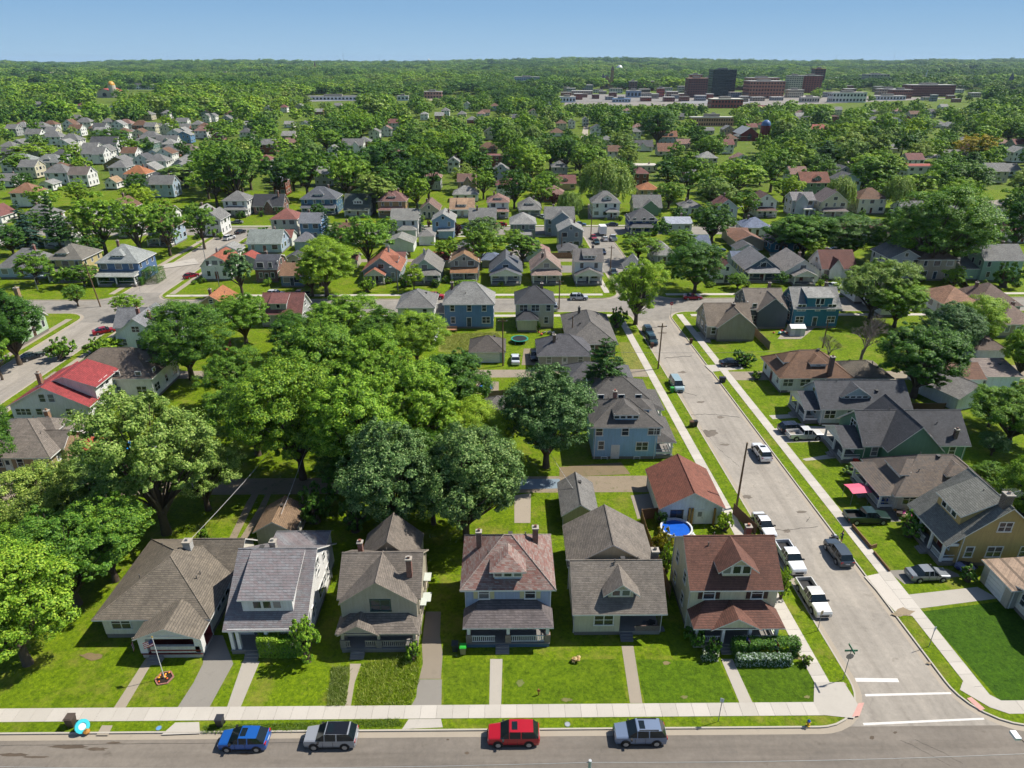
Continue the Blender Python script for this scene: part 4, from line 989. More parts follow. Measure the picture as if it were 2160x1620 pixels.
for u in (-2.6, 2.4): window(h6, 0, u, 3.9, 4.4, 1.1, 1.3, 1, WHITE, 0, '4a3026')
for u in (-2.6, 2.6): window(h6, 0, u, 3.9, 1.4, 1.5, 1.4, 2)
for u in (-2.0, 1.4):
    for zz in (1.5, 4.4): window(h6, 3, u, 4.5, zz, .8, 1.3)
MB().box(.6, 4.0, -6.2, -5.9, .6, 1.25).build('porch_parapet', siding('e2dfcc'), h6)
# across the side street, facing it
house('mustard house with grey roof, picket porch and brown wall chimney beside the corner', 58.2, 68.4, rz=-Q, w=8.0, d=9.2, fl=1, wh=4.1, zf=.6, roof='gx', rise=3.9, wall='c9b072', roofc='8f9088', oh=1.8,
     porch_=dict(kind='none', w=7.8, d=1.7, zp=3.3, ncol=4, steps=1.0), dorm=[(0, .2, 4.6, 1.5, .3, 'shed', 3)], chim=[(3.2, -.3, 1.4, '6a5646', .9)], seed=4)
house('white hip-roofed bungalow with weathered brown roof and cluttered yard', 58.4, 79.4, rz=-Q, w=8.2, d=13.0, fl=1, wh=3.0, zf=.5, roof='hip', rise=3.0, wall='e2ded6', roofc='746c66', roofc2='8a7a6c', oh=.7,
     dorm=[(0, .5, 3.4, .8, 1.0, 'hip', 2), (1, 2.0, 3.0, .6, 1.4, 'hip', 0)], porch_=dict(kind='hip', w=7.8, d=2.0, zp=2.9, rise=.8, ncol=3), seed=5)
house('green cross-gabled house with charcoal roof and white porch', 61.0, 91.6, rz=-Q, w=8.0, d=15.5, fl=1, wh=3.1, zf=.6, roof='gy', rise=3.3, wall='5f9478', roofc='5a5b60', oh=.5,
     wings=[(.9, -1.2, 10.2, 7.6, 3.2, 'gx', 3.7)], porch_=dict(kind='gable', x=.6, w=6.6, d=2.8, zp=3.0, rise=1.7, ncol=3, steps=1.4), chim=[(4.4, 1.2, 1.6, '8a4a34', .55), (3.4, 6.0, 1.2, '6a4438', .5)], seed=6)
house('pale blue bungalow with long charcoal roof and side gable dormer', 59.3, 103.4, rz=-Q, w=7.6, d=14.6, fl=1, wh=3.1, zf=.5, roof='gy', rise=2.9, wall='c8dade', roofc='606268', oh=.5,
     dorm=[(1, -1.4, 4.6, .5, 1.1, 'gable', 4)], porch_=dict(kind='gable', w=6.6, d=2.4, zp=3.0, rise=1.6, ncol=3), seed=7)
house('white bungalow with brown hip roof, dormers and a tall brick chimney', 56.2, 116.6, rz=-Q, w=9.0, d=12.4, fl=1, wh=3.0, zf=.5, roof='hip', rise=3.1, wall='eef2f0', roofc='8a6850', oh=.6,
     dorm=[(1, .8, 2.8, .8, 1.5, 'hip', 1), (0, 0, 3.2, .8, 1.2, 'hip', 2)], chim=[(4.4, 2.4, 3.4, '7a4634', .7)], seed=8)
house('low blue cottage behind the brown hip-roofed bungalow', 67.5, 117.0, rz=-Q, w=7.0, d=6.5, fl=1, wh=2.4, zf=.2, roof='hip', rise=1.6, wall='3f86a8', roofc='8a8070', seed=9)
gr = house('beige attached garage with white door on the right-hand drive', 59.0, 59.6, rz=-Q, w=4.6, d=7.5, fl=1, wh=2.7, zf=.15, roof='shed', rise=.5, wall='cfcabd', roofc='b59c86', oh=.35, wins=False, doors=False, vents=0)
g = MB().box(-1.35, 1.35, -.03, .03, 0, 2.25)
for i in range(4): g.box(-1.25, 1.25, -.07, .03, .03 + i * .54, .03 + i * .54 + .5)
g.build('garage_door', plain('f2f2ee', .5, .82), gr, (0, -3.75, .15))
h_ = house('cream ranch house with ribbon windows at the right edge', 61.6, 53.0, rz=-Q, w=8.6, d=11.0, fl=1, wh=2.6, zf=.5, roof='gy', rise=1.7, wall='e0ddd2', roofc='b09a86', oh=.6, wins=False, seed=3)
window(h_, 0, -2.4, 5.5, 1.3, 2.8, 1.3, 4)
# block between the two alleys, facing the side street
hb = house('sky blue two-storey house with white door, sign-free wall facing the alley', 17.9, 93.2, rz=Q, w=8.0, d=9.6, fl=2, wh=5.6, zf=.55, roof='hip', rise=2.2, wall='a4cff2', roofc='6e6a66', oh=.6,
     porch_=dict(kind='hip', w=7.6, d=2.6, zp=3.1, rise=1.3, ncol=3), dorm=[(3, 0, 3.2, 1.2, .6, 'hip', 4, None, dict(oh=.4, rk=.26)), (0, 0, 2.8, .8, 1.0, 'hip', 2)], chim=[(.8, 1.2, 1.2, 'b05038', .5)], wins=False, seed=11)
hb['label'] = 'sky blue two-storey house with grey hip roof beside the dirt alley'
for u, ww, zz in ((-4.2, 1.7, 4.3), (.1, .95, 4.2), (4.0, .95, 4.2), (-2.6, 1.7, 1.6), (3.6, .8, 1.8)): window(hb, 3, -u, 4.0, zz, ww, 1.35, 2 if ww > 1 else 1)
for u in (-2.0, 3.0): window(hb, 3, -u, 3.97, -.02, .8, .4)
door(hb, 3, -1.4, 4.0, .1, WHITE, 1.1, 2.3, False)
house('dark-roofed two-storey house behind the sky blue house', 18.6, 103.8, rz=Q, w=7.6, d=9.6, fl=2, wh=4.4, roof='hip', rise=2.2, wall='c8c4ba', roofc='6a6764', porch_=dict(kind='hip', w=7, d=2.4), seed=12)
house('grey-roofed bungalow half hidden by the pine tree', 16.5, 113.2, rz=Q, w=7.6, d=12.0, fl=1, wh=3.0, roof='hip', rise=2.4, wall='b8b8b4', roofc='6c6c70', seed=13)
house('long brick bungalow with grey roof at the tree-lined corner', 17.6, 137.6, rz=Q, w=17.0, d=9.5, fl=1, wh=2.9, zf=.4, roof='hip', rise=2.7, wmat=brick('8a4c3c'), roofc='807c78', chim=[(4.0, 1.6, 1.4, '5a4a44', .5)], seed=14)
house('low dark-roofed house beside the parked yard cars', 11.5, 127.0, rz=0, w=10, d=8, fl=1, wh=2.8, roof='hip', rise=2.6, wall='c4c0b4', roofc='6a6a70', chim=[(-2, -1.5, 1.3)], seed=15)
# west side
hr = house('white house with bright red roof beside the west side street', -76.0, 106.6, w=12.6, d=10.0, fl=1, wh=2.9, zf=.6, roof='gy', rise=3.3, wall='f0f0ee', roofc='b2484a', oh=.7, wins=False, doors=False,
     wings=[(2.2, 1.0, 9.2, 7.0, 5.2, 'gy', 1.7)], chim=[(-2.2, -2.0, 2.2, 'b07850', .6)], seed=21)
for u in (-.6, .9): window(hr, 0, u, 5.0, 4.0, .95, 1.35)
for u, ww in ((-4.4, 2.4), (-1.8, .9), (3.2, .95)): window(hr, 0, u, 5.0, 1.6, ww, 1.1, 3 if ww > 2 else 1)
for u in (-1.5, .2): window(hr, 1, u + 1, 6.8, 4.4, .9, 1.3)
house('tan bungalow with grey hip roof and red deck at the left edge', -72.6, 91.2, w=12.4, d=11.0, fl=1, wh=2.9, zf=.6, roof='hip', rise=2.9, wall='b3967a', roofc='948a80', oh=.6,
      dorm=[(1, 1.0, 3.4, .7, 1.4, 'hip', 1)], chim=[(1.6, 3.0, 1.3, 'c08a5c', .6)], wings=[(4.6, -1.0, 4.6, 4.2, 2.9, 'gx', 1.5)], seed=22)
house('white two-storey house with broad brown hip roof beside the west street', -70.6, 115.2, w=15.6, d=10.4, fl=2, wh=4.4, roof='hip', rise=3.2, wall='eef0ec', roofc='8a7d70', oh=.6, dorm=[(1, 0, 3.0, .8, 1.2, 'hip', 2)], vents=4, seed=23)
house('pale green gabled house with tan wall chimney on the west corner', -107.4, 140.5, rz=Q, w=9.6, d=9.0, fl=1, wh=3.4, zf=.7, roof='gy', rise=4.0, wall='c4dcbc', roofc='50545c', oh=.6, chim=[(-1.4, -4.6, 5.0, 'c89a68', .8)], seed=24)
house('small dark-roofed cottage under the trees at the left edge', -56.5, 66.5, w=8, d=7, fl=1, roof='hip', rise=2.2, wall='b4b0a8', roofc='6a6660', seed=25)
house('white cross-gabled house with grey roof and red chimney by the west corner', -76.5, 138.0, w=9.0, d=10.0, fl=1, wh=3.4, roof='gy', rise=3.4, wall='e8f0f0', roofc='9a9ca0', wings=[(0, 3.0, 14, 6.5, 3.4, 'gx', 3.0)], chim=[(-2.0, 1.0, 1.6, '9a4434'), (1.6, -1.6, 1.4, '9a4434')], seed=26)
# garages and sheds
gg = garage('white garage with red-brown roof beside the round pool', 1455, 1106, w=8.0, d=9.0, wh=2.7, rise=2.3, wall='e9eef0', roofc='9a5f4c')
door(gg, 0, 1.1, 4.5, .12, WHITE); window(gg, 0, -1.9, 4.5, 1.0, 1.5, 1.2, 2, '4a3a34')
for u in (-.3, .1, 3.0): MB().box(u - .12, u + .12, -4.78, -4.52, 0, 2.6).build('timber_post', plain('b08848', .8), gg)
garage('olive garage with grey gable roof behind the cream house', 1222, 1117, w=4.2, d=7.0, wh=2.5, rise=1.5, wall='b9b892', roofc='94928e')
garage('small garage with tan gable roof behind the white dormered house', 585, 1152, w=4.6, d=5.0, wh=2.4, rise=1.4, wall='d8d4c8', roofc='a08468')
garage('pale blue garage with dark hip roof and wide white door', 1028, 766, w=6.8, d=6.5, wh=2.6, roof='hip', rise=2.0, wall='b4d4da', roofc='6c6560', gdoor=(0, 4.8))
garage('small grey hip-roofed shed by the wooden fence', 1050, 888, w=4.2, d=4, wh=2.3, roof='hip', rise=1.3, wall='b8b0a4', roofc='8e8a86')
garage('white garage with brown roof behind the big dark tree on the right', 2010, 828, w=10, d=6.5, wh=2.8, roof='gx', rise=1.6, wall='dfe8ea', roofc='8a6450')
garage('white garage with streaked grey gable roof on the right', 2035, 862, w=8, d=8, wh=2.6, roof='gy', rise=1.8, wall='e6eef2', roofc='9c9a98', rz=.35)
garage('white lean-to garage by the right-hand alley', 2110, 822, w=6, d=6, wh=2.7, roof='shed', rise=1.0, wall='e2ecf2', roofc='9a8c84')
garage('small brown hip-roofed garage across the right-hand alley', 2085, 762, w=6, d=6, wh=2.6, roof='hip', rise=1.7, wall='e8ecec', roofc='7c6a5e')
garage('white gabled garage by the spruce tree north of the middle street', 843, 532, w=9, d=8, wh=2.8, rise=1.8, wall='eef0ec', roofc='a4a49c', roof='gy')
garage('small hip-roofed garage beside the light blue gabled house', 900, 518, w=5, d=5, wh=3.2, roof='hip', rise=1.6, wall='ececec', roofc='9a9894')
garage('grey hip-roofed garage beside the yellow-green tree', 646, 528, w=7, d=6, wh=3.0, roof='hip', rise=2.2, wall='a8bccc', roofc='94949a')
garage('long white shed with maroon gable roof', 588, 520, w=9, d=6, wh=3.0, roof='gx', rise=1.8, wall='ecf0e8', roofc='a4685c')
garage('pink-roofed pale blue garage behind the tan gabled house', 1135, 551, w=7, d=6, wh=2.6, roof='gy', rise=1.7, wall='cfe0e8', roofc='b08a80')
garage('tan garage with brown roof and open dark doorway', 1580, 528, w=9, d=9, wh=2.9, roof='gy', rise=1.9, wall='c4b498', roofc='9a705a')
garage('brown-roofed shed behind the tan garage', 1556, 512, w=7, d=7, wh=2.6, roof='gx', rise=1.6, wall='b8a890', roofc='946a56')
# ---------------------------------------------------------------- houses further off, row by row
WALL = {'white': 'f0f0ec', 'cream': 'e8e0c4', 'grey': 'b8bcbc', 'pale blue': 'b9cfe2', 'blue': '6f9cc8', 'dark blue': '34507a', 'slate': '55626e', 'green': '86a48c', 'pale green': 'bcd6c8', 'teal': '2a7f9c', 'tan': 'c8ae88', 'beige': 'd2c8b2', 'brick': '9a5a48', 'lavender': 'c0c6d8'}
ROOFC = {'grey': '929290', 'pale grey': 'b0b0ac', 'dark grey': '6a6b6e', 'charcoal': '505258', 'brown': '8a6852', 'maroon': '94605a', 'red': 'b85a4a', 'orange': 'c88458', 'tan': 'c8a884', 'slate blue': '7c8aa4', 'green-grey': '868f84', 'pink-brown': 'a88478'}
SHAPE = {'hip': 'hip', 'gx': 'side-gabled', 'gy': 'front-gabled', 'gmy': 'gambrel', 'gmx': 'gambrel', 'flat': 'flat', 'shed': 'lean-to'}
ORD = ['first', 'second', 'third', 'fourth', 'fifth', 'sixth', 'seventh', 'eighth', 'ninth', 'tenth', 'eleventh', 'twelfth', 'thirteenth', 'fourteenth', 'fifteenth', 'sixteenth', 'seventeenth', 'eighteenth', 'nineteenth', 'twentieth']
def ordinal(i):
    n = i + 1
    if n <= 20: return ORD[i]
    if n > 99: return 'hundred and ' + ordinal(n - 101) if n > 100 else 'hundredth'
    t = ['twenty', 'thirty', 'forty', 'fifty', 'sixty', 'seventy', 'eighty', 'ninety'][n // 10 - 2]
    return t + '-' + ORD[n % 10 - 1] if n % 10 else t[:-1] + 'ieth'
PH = dict(kind='hip', d=2.2); PG = dict(kind='gable', d=2.4, rise=1.6); PS = dict(kind='shed', d=2.2)
ROWS = {
 'backing on the alley yards': [
  (880, 702, 74, 9, 2, 'hip', 2.8, 'white', 'grey', {}), (990, 693, 102, 8, 2, 'hip', 2.9, 'blue', 'pale grey', dict(wings=[(-5.6, -.6, 3.0, 4.0, 2.9, 'shed', .9)], chim=[(-4.0, 1.5, 1.6)])),
  (1128, 693, 78, 8, 2, 'hip', 2.9, 'cream', 'charcoal', dict(wings=[(-1.8, -4.6, 4.4, 3.4, 2.7, 'hip', 1.2)])),
  (597, 690, 84, 8, 1, 'gx', 3.4, 'grey', 'maroon', dict(dorm=[(0, -.6, 3.6, 1.6, .6, 'shed', 1)])), (452, 672, 60, 8, 1, 'gy', 2.6, 'tan', 'orange', dict(chim=[(-2, 1, 1.2)])),
  (1535, 716, 92, 9, 1, 'gx', 3.2, 'beige', 'brown', dict(wall='b4aa98', roofc='968878', wings=[(1.2, -3.2, 8.0, 5.0, 3.0, 'gy', 3.2)], chim=[(1.2, -1.5, 1.4, '6a4a3c')])),
  (1612, 690, 78, 10, 2, 'gx', 3.2, 'slate', 'brown', dict(roofc='90857a', wh=4.2, wings=[(1.0, -3.6, 6.6, 5.0, 4.0, 'gy', 2.8)], chim=[(2.0, 1.0, 1.5)])),
  (1715, 692, 96, 8, 2, 'gx', 3.0, 'teal', 'pale grey', dict(wh=4.6, dorm=[(0, .4, 5.6, 2.3, .0, 'shed', 2)], chim=[(3.2, .5, 1.2)]))],
 'facing the middle street': [
  (460, 592, 62, 9, 2, 'gmy', 3.4, 'white', 'red', dict(wh=3.6, shut='3c3c40', chim=[(-1.5, 2, 1.3, 'd8d4cc')], roofc='b8694e')), (565, 596, 46, 9, 2, 'gmx', 3.4, 'brick', 'charcoal', dict(wmat=brick('8a4a3a'), wh=3.4, roofc='585c66')),
  (618, 606, 46, 8, 1, 'gx', 2.6, 'pale blue', 'brown', dict(wall='6a8cac', roofc='a07c60')), (806, 596, 76, 12, 1, 'gy', 3.2, 'pale blue', 'orange', dict(roofc='b8745a', wall='a8bac8', porch_=dict(kind='gable', x=-1.4, w=5.0, d=2.6, rise=1.6), dorm=[(1, 0, 3, .8, 1, 'gable', 1)], chim=[(1, 2.5, 1.6, 'c8d4dc', .5)])),
  (897, 597, 66, 11, 1, 'gy', 3.4, 'pale green', 'grey', dict(roofc='96948e', porch_=PH, chim=[(-.6, 1, 1.3, 'c8d4dc', .5)])), (980, 592, 60, 9, 2, 'gy', 2.6, 'grey', 'brown', dict(roofc='a4805c', wall='b0aca8', porch_=dict(kind='shed', d=2.2, color='b08058', w=7.0), wh=4.9)),
  (1067, 597, 66, 10, 1, 'gy', 3.6, 'lavender', 'dark grey', dict(roofc='70747c', wall='a8b4c8', porch_=PG, dorm=[(1, 1, 3, 1.0, .8, 'shed', 2)], chim=[(1.5, 1, 1.3)])),
  (1152, 597, 62, 10, 1, 'gy', 3.6, 'cream', 'tan', dict(roofc='b0988c', wall='dcd4bc', porch_=PH, wh=3.4, chim=[(-1, -2, 1.2, '7a4436')])), (1240, 597, 58, 8, 2, 'gx', 2.8, 'white', 'grey', dict(roofc='807c7a', porch_=PG, dorm=[(0, .2, 3.4, 1.0, .6, 'shed', 3)])),
  (1605, 592, 72, 12, 1, 'gy', 3.2, 'slate', 'grey', dict(wall='5a7488', roofc='9c9c9e', porch_=PH, wings=[(.5, -3, 5.4, 5.5, 3.0, 'gy', 2.2)])), (1688, 598, 74, 13, 1, 'gy', 3.0, 'cream', 'grey', dict(roofc='a8a29c', wall='f0ede0', porch_=dict(kind='gable', d=2.6, w=6, rise=1.4, ncol=2))),
  (1765, 590, 70, 9, 1, 'gx', 3.8, 'white', 'maroon', dict(roofc='84564c', wings=[(-1, -3.6, 3.4, 3, 3.0, 'gy', 2.4)])), (1900, 590, 66, 10, 2, 'gy', 2.4, 'grey', 'grey', dict(wall='c4c8cc', roofc='908c88')),
  (1968, 592, 78, 11, 2, 'hip', 2.6, 'tan', 'brown', dict(wall='c4b6a0', roofc='96786a', chim=[(-2, 2, 1.4, 'b8a898')])), (2105, 594, 84, 9, 2, 'gx', 2.6, 'pale green', 'grey', dict(wall='a8ccb8', wings=[(-6.6, -.5, 6, 6, 3.0, 'shed', 1.4)])),
  (1345, 600, 40, 10, 1, 'gy', 3.0, 'grey', 'pale grey', {}), (1530, 600, 46, 10, 1, 'gy', 3.0, 'white', 'maroon', dict(roofc='8c5c54')), (258, 599, 84, 10, 2, 'hip', 3.0, 'dark blue', 'pale grey', dict(wall='5f80ac', roofc='b0b6b4', porch_=dict(kind='shed', d=2.6, rise=.7, color='b8bcb8'), dorm=[(0, 0, 3, .9, 1.0, 'hip', 3)], chim=[(-1, -.5, 1.4)])),
  (148, 592, 72, 10, 2, 'hip', 2.8, 'cream', 'grey', dict(roofc='8e8a80', wall='d8c890', porch_=PH, dorm=[(0, -1, 2.8, .8, 1.0, 'hip', 2)])), (50, 588, 96, 10, 1, 'hip', 3.2, 'pale blue', 'grey', dict(chim=[(2, 0, 1.2, 'a84c3c')]))],
 'right of the bare tree': [
  (2020, 668, 74, 10, 1, 'hip', 2.8, 'pale blue', 'tan', dict(wall='d4dce0', roofc='b88c70')), (2100, 672, 90, 11, 1, 'hip', 3.2, 'grey', 'brown', dict(wall='a0a09c', roofc='8a7468')), (2140, 712, 76, 9, 1, 'hip', 3.2, 'tan', 'brown', dict(wall='b8a890', roofc='a0887a')), (1885, 668, 60, 9, 1, 'hip', 2.6, 'white', 'dark grey', {}), (1830, 640, 60, 8, 1, 'gx', 2.6, 'white', 'dark grey', {})],
 'south of the back street': [
  (603, 499, 54, 9, 2, 'hip', 2.8, 'white', 'maroon', dict(roofc='a46a60', wall='e8e8da')), (658, 508, 44, 9, 2, 'gx', 2.8, 'blue', 'grey', dict(roofc='8c9098')), (560, 535, 70, 9, 1, 'gx', 2.8, 'pale blue', 'green-grey', dict(roofc='a8b2ac')),
  (855, 501, 56, 9, 2, 'gx', 2.8, 'white', 'grey', dict(roofc='a4a49e', wings=[(1, -5.4, 6, 3, 2.8, 'hip', 1.0)])), (936, 503, 46, 10, 2, 'gy', 2.6, 'pale blue', 'pale grey', dict(wall='a4c4e8', wings=[(1, -5.5, 5, 2.5, 2.6, 'shed', .8)])), (1018, 482, 56, 10, 1, 'gx', 2.8, 'grey', 'grey', dict(chim=[(-2, -1, 1.5), (2, 1, 1.3)])),
  (1103, 510, 52, 10, 2, 'hip', 2.8, 'green', 'pale grey', dict(wall='90a090', porch_=dict(kind='shed', w=5, d=2.2))), (1180, 498, 60, 9, 2, 'gx', 2.8, 'lavender', 'grey', dict(wall='9aa8c0', wings=[(.6, -3.6, 7.2, 4.5, 5.4, 'gy', 2.6)])), (1203, 527, 50, 9, 2, 'gy', 2.4, 'grey', 'pale grey', dict(wall='9aa4ac')),
  (1355, 494, 58, 9, 2, 'hip', 3.0, 'dark blue', 'dark grey', dict(wall='2c4c8c', wh=4.6, porch_=PH)), (1432, 492, 52, 10, 1, 'gx', 1.4, 'pale blue', 'pale grey', dict(wall='d4dce8', roofc='c4ccdc')), (1596, 500, 58, 9, 1, 'hip', 2.4, 'white', 'slate blue', dict(wall='eef2f4', roofc='8a98b4')), (1470, 540, 52, 9, 1, 'gx', 2.6, 'blue', 'slate blue', dict(wall='5f86b4')), (1400, 560, 44, 10, 1, 'hip', 2.8, 'grey', 'pale grey', {}), (1655, 535, 60, 9, 1, 'gy', 2.8, 'teal', 'charcoal', {})],
 'north of the back street': [
  (500, 456, 50, 9, 2, 'hip', 2.8, 'white', 'grey', dict(porch_=PH)), (568, 452, 62, 8, 1, 'gx', 3.0, 'brick', 'charcoal', dict(wmat=brick('8a4838'), wings=[(.2, -3.6, 3, 2.4, 2.8, 'gy', 2.2)], chim=[(3.6, -1, 2.2, '9a5a40')])), (675, 452, 74, 11, 2, 'hip', 3.0, 'blue', 'dark grey', dict(roofc='70757e', wall='5480a0', porch_=PS, dorm=[(0, 0, 3.6, .9, 1, 'hip', 3)])),
  (755, 457, 54, 9, 1, 'gx', 3.8, 'white', 'green-grey', dict(roofc='727a6c', wh=3.4, dorm=[(0, .3, 3.6, 1.4, .8, 'gable', 3)], porch_=PS)), (828, 457, 58, 9, 2, 'hip', 2.8, 'tan', 'maroon', dict(wall='b89468', roofc='98706a', porch_=dict(kind='hip', d=2.2, color='98706a'), dorm=[(0, 0, 2.8, .8, 1, 'hip', 3)])), (906, 462, 40, 11, 1, 'gy', 3.4, 'beige', 'brown', dict(roofc='94786c')),
  (975, 459, 50, 9, 1, 'gx', 3.2, 'white', 'tan', dict(roofc='cca888', dorm=[(0, 0, 3.4, .9, .9, 'shed', 2)], porch_=dict(kind='none', d=1.0, zp=3.2))), (1051, 460, 44, 9, 2, 'hip', 2.8, 'white', 'pink-brown', dict(porch_=PH, dorm=[(0, 0, 2.8, .8, 1, 'hip', 2)])), (1117, 456, 46, 10, 1, 'hip', 3.2, 'grey', 'grey', dict(porch_=PH, dorm=[(0, 0, 3.2, .8, 1, 'hip', 3)])),
  (1277, 461, 58, 9, 2, 'hip', 3.0, 'white', 'grey', dict(porch_=dict(kind='hip', x=2.4, w=4.6, d=2.4), dorm=[(0, .5, 3, .8, .9, 'gable', 1)])), (1365, 455, 58, 9, 1, 'gx', 3.2, 'green', 'grey', dict(wings=[(.8, -3.2, 6.5, 4.4, 2.9, 'gy', 2.6)])), (1460, 456, 44, 9, 1, 'hip', 2.4, 'white', 'grey', {}), (1612, 458, 44, 9, 2, 'gy', 3.0, 'white', 'maroon', dict(roofc='7a5c54', porch_=PH)),
  (1690, 455, 46, 8, 2, 'gx', 2.4, 'lavender', 'grey', dict(roofc='a09c9e', wings=[(-1, -3, 4.4, 4, 5.5, 'gy', 2.4)], porch_=dict(kind='flat', x=2, w=4.4, d=2.4, color='e8e8e4'))), (1755, 459, 54, 10, 2, 'gy', 3.4, 'cream', 'grey', dict(roofc='8c7e7c', porch_=PH)), (1835, 452, 58, 9, 2, 'hip', 2.8, 'cream', 'brown', dict(wall='e4dccc')), (1925, 462, 50, 9, 1, 'gx', 2.6, 'white', 'grey', {})],
 'on the far left hillside': [
  (40, 366, 68, 11, 2, 'hip', 2.8, 'white', 'grey', dict(roofc='a8b0aa', porch_=PS)), (105, 367, 58, 10, 2, 'hip', 2.8, 'white', 'grey', dict(roofc='a0a4a0', porch_=PS, dorm=[(0, 0, 2.8, .8, 1, 'hip', 2)])), (12, 396, 40, 9, 1, 'gx', 2.6, 'white', 'grey', {}), (124, 391, 48, 9, 2, 'hip', 2.8, 'white', 'grey', {}), (170, 396, 40, 9, 2, 'gx', 3.0, 'white', 'brown', dict(roofc='8c8078')), (100, 404, 28, 7, 1, 'gy', 1.6, 'white', 'pale grey', {}),
  (55, 438, 52, 9, 2, 'hip', 2.8, 'white', 'brown', dict(roofc='b08468')), (80, 474, 60, 9, 1, 'hip', 2.8, 'white', 'grey', {}), (290, 394, 46, 9, 2, 'hip', 2.8, 'white', 'orange', {}), (340, 396, 62, 9, 1, 'hip', 3.0, 'grey', 'dark grey', dict(dorm=[(1, 0, 2.6, .8, 1, 'hip', 1)])), (250, 360, 58, 10, 1, 'gy', 3.2, 'slate', 'grey', dict(wall='8c7a50')), (302, 362, 34, 9, 2, 'gy', 3.0, 'white', 'dark grey', {}),
  (200, 347, 46, 9, 2, 'gx', 2.6, 'white', 'grey', dict(wings=[(1.5, -3, 4, 4, 5.3, 'hip', 1.6)])), (222, 324, 56, 9, 2, 'gx', 3.2, 'white', 'dark grey', {}), (300, 322, 50, 10, 2, 'hip', 3.0, 'green', 'grey', dict(wall='6f8c84', chim=[(-2, -1, 2)])), (317, 308, 40, 9, 2, 'hip', 2.8, 'white', 'grey', {}), (352, 311, 44, 9, 1, 'gx', 3.4, 'white', 'grey', dict(dorm=[(0, 0, 3, 1, .8, 'gable', 2)])), (325, 340, 38, 9, 1, 'gy', 2.6, 'pale blue', 'green-grey', {}),
  (358, 331, 44, 9, 1, 'hip', 2.6, 'brick', 'grey', {}), (392, 329, 48, 9, 1, 'hip', 2.8, 'white', 'brown', dict(roofc='9c8c80')), (333, 364, 42, 9, 2, 'hip', 2.6, 'white', 'grey', {}), (392, 353, 40, 9, 1, 'hip', 2.4, 'white', 'pale grey', {}), (150, 314, 38, 9, 2, 'hip', 2.8, 'white', 'grey', {}), (110, 307, 42, 9, 2, 'hip', 2.8, 'white', 'grey', {}), (72, 301, 32, 9, 2, 'gx', 2.6, 'white', 'grey', {}),
  (83, 284, 36, 9, 2, 'hip', 2.8, 'slate', 'grey', {}), (48, 284, 28, 9, 2, 'hip', 2.8, 'white', 'pale grey', {}), (107, 278, 26, 8, 2, 'hip', 2.4, 'white', 'brown', {}), (147, 278, 24, 9, 2, 'gy', 3.4, 'white', 'brown', {}), (178, 273, 32, 9, 2, 'hip', 2.8, 'white', 'grey', {}), (207, 279, 38, 9, 1, 'hip', 2.6, 'tan', 'brown', {}), (228, 272, 22, 8, 2, 'hip', 2.6, 'white', 'grey', {}), (250, 279, 26, 8, 2, 'gy', 2.8, 'white', 'pale grey', {}), (265, 276, 30, 9, 2, 'hip', 2.6, 'white', 'pink-brown', {}),
  (297, 280, 32, 9, 2, 'hip', 2.8, 'brick', 'brown', {}), (328, 277, 26, 8, 1, 'gx', 2.6, 'grey', 'grey', {}), (390, 303, 28, 8, 2, 'gy', 2.2, 'blue', 'pale grey', {}), (425, 293, 26, 8, 2, 'hip', 2.6, 'white', 'pink-brown', {}), (436, 259, 14, 8, 2, 'gy', 2.6, 'white', 'grey', {}), (449, 258, 14, 8, 2, 'gy', 2.6, 'white', 'grey', {}), (345, 418, 48, 8, 2, 'gx', 2.8, 'pale blue', 'grey', {}), (236, 400, 24, 7, 1, 'gy', 2.4, 'white', 'tan', {}), (272, 503, 40, 9, 2, 'gy', 2.6, 'white', 'grey', {}), (452, 500, 36, 9, 2, 'gy', 2.8, 'white', 'grey', {}), (20, 330, 30, 8, 2, 'hip', 2.6, 'white', 'grey', {}), (385, 272, 24, 8, 2, 'gx', 2.6, 'white', 'grey', {})],
 'among the belt trees': [
  (985, 412, 38, 9, 2, 'gx', 3.0, 'tan', 'brown', dict(roofc='8c6c60', wings=[(.5, -3.2, 4, 4, 5.2, 'gy', 2.6)])), (1056, 386, 34, 9, 2, 'gy', 2.8, 'white', 'pale grey', {}), (1056, 353, 58, 9, 2, 'flat', .2, 'brick', 'maroon', {}), (745, 327, 44, 9, 2, 'gx', 2.8, 'white', 'grey', dict(wings=[(2, -2.6, 4.5, 5, 5.4, 'gy', 2.4)])), (768, 318, 28, 9, 2, 'hip', 2.6, 'brick', 'grey', {}), (790, 296, 22, 9, 2, 'gy', 2.4, 'white', 'grey', {}),
  (815, 289, 22, 9, 2, 'gy', 2.4, 'white', 'pink-brown', {}), (702, 337, 18, 9, 2, 'gy', 2.4, 'white', 'grey', {}), (834, 275, 28, 9, 2, 'gx', 2.4, 'white', 'maroon', {}), (895, 254, 16, 8, 2, 'hip', 2.4, 'white', 'pale grey', {}), (957, 366, 24, 9, 2, 'gy', 2.6, 'white', 'pale grey', {}), (1030, 324, 38, 9, 1, 'hip', 2.6, 'tan', 'brown', {}), (560, 362, 26, 9, 2, 'hip', 2.6, 'white', 'maroon', {}), (582, 385, 22, 9, 2, 'gy', 2.6, 'pale blue', 'grey', {}),
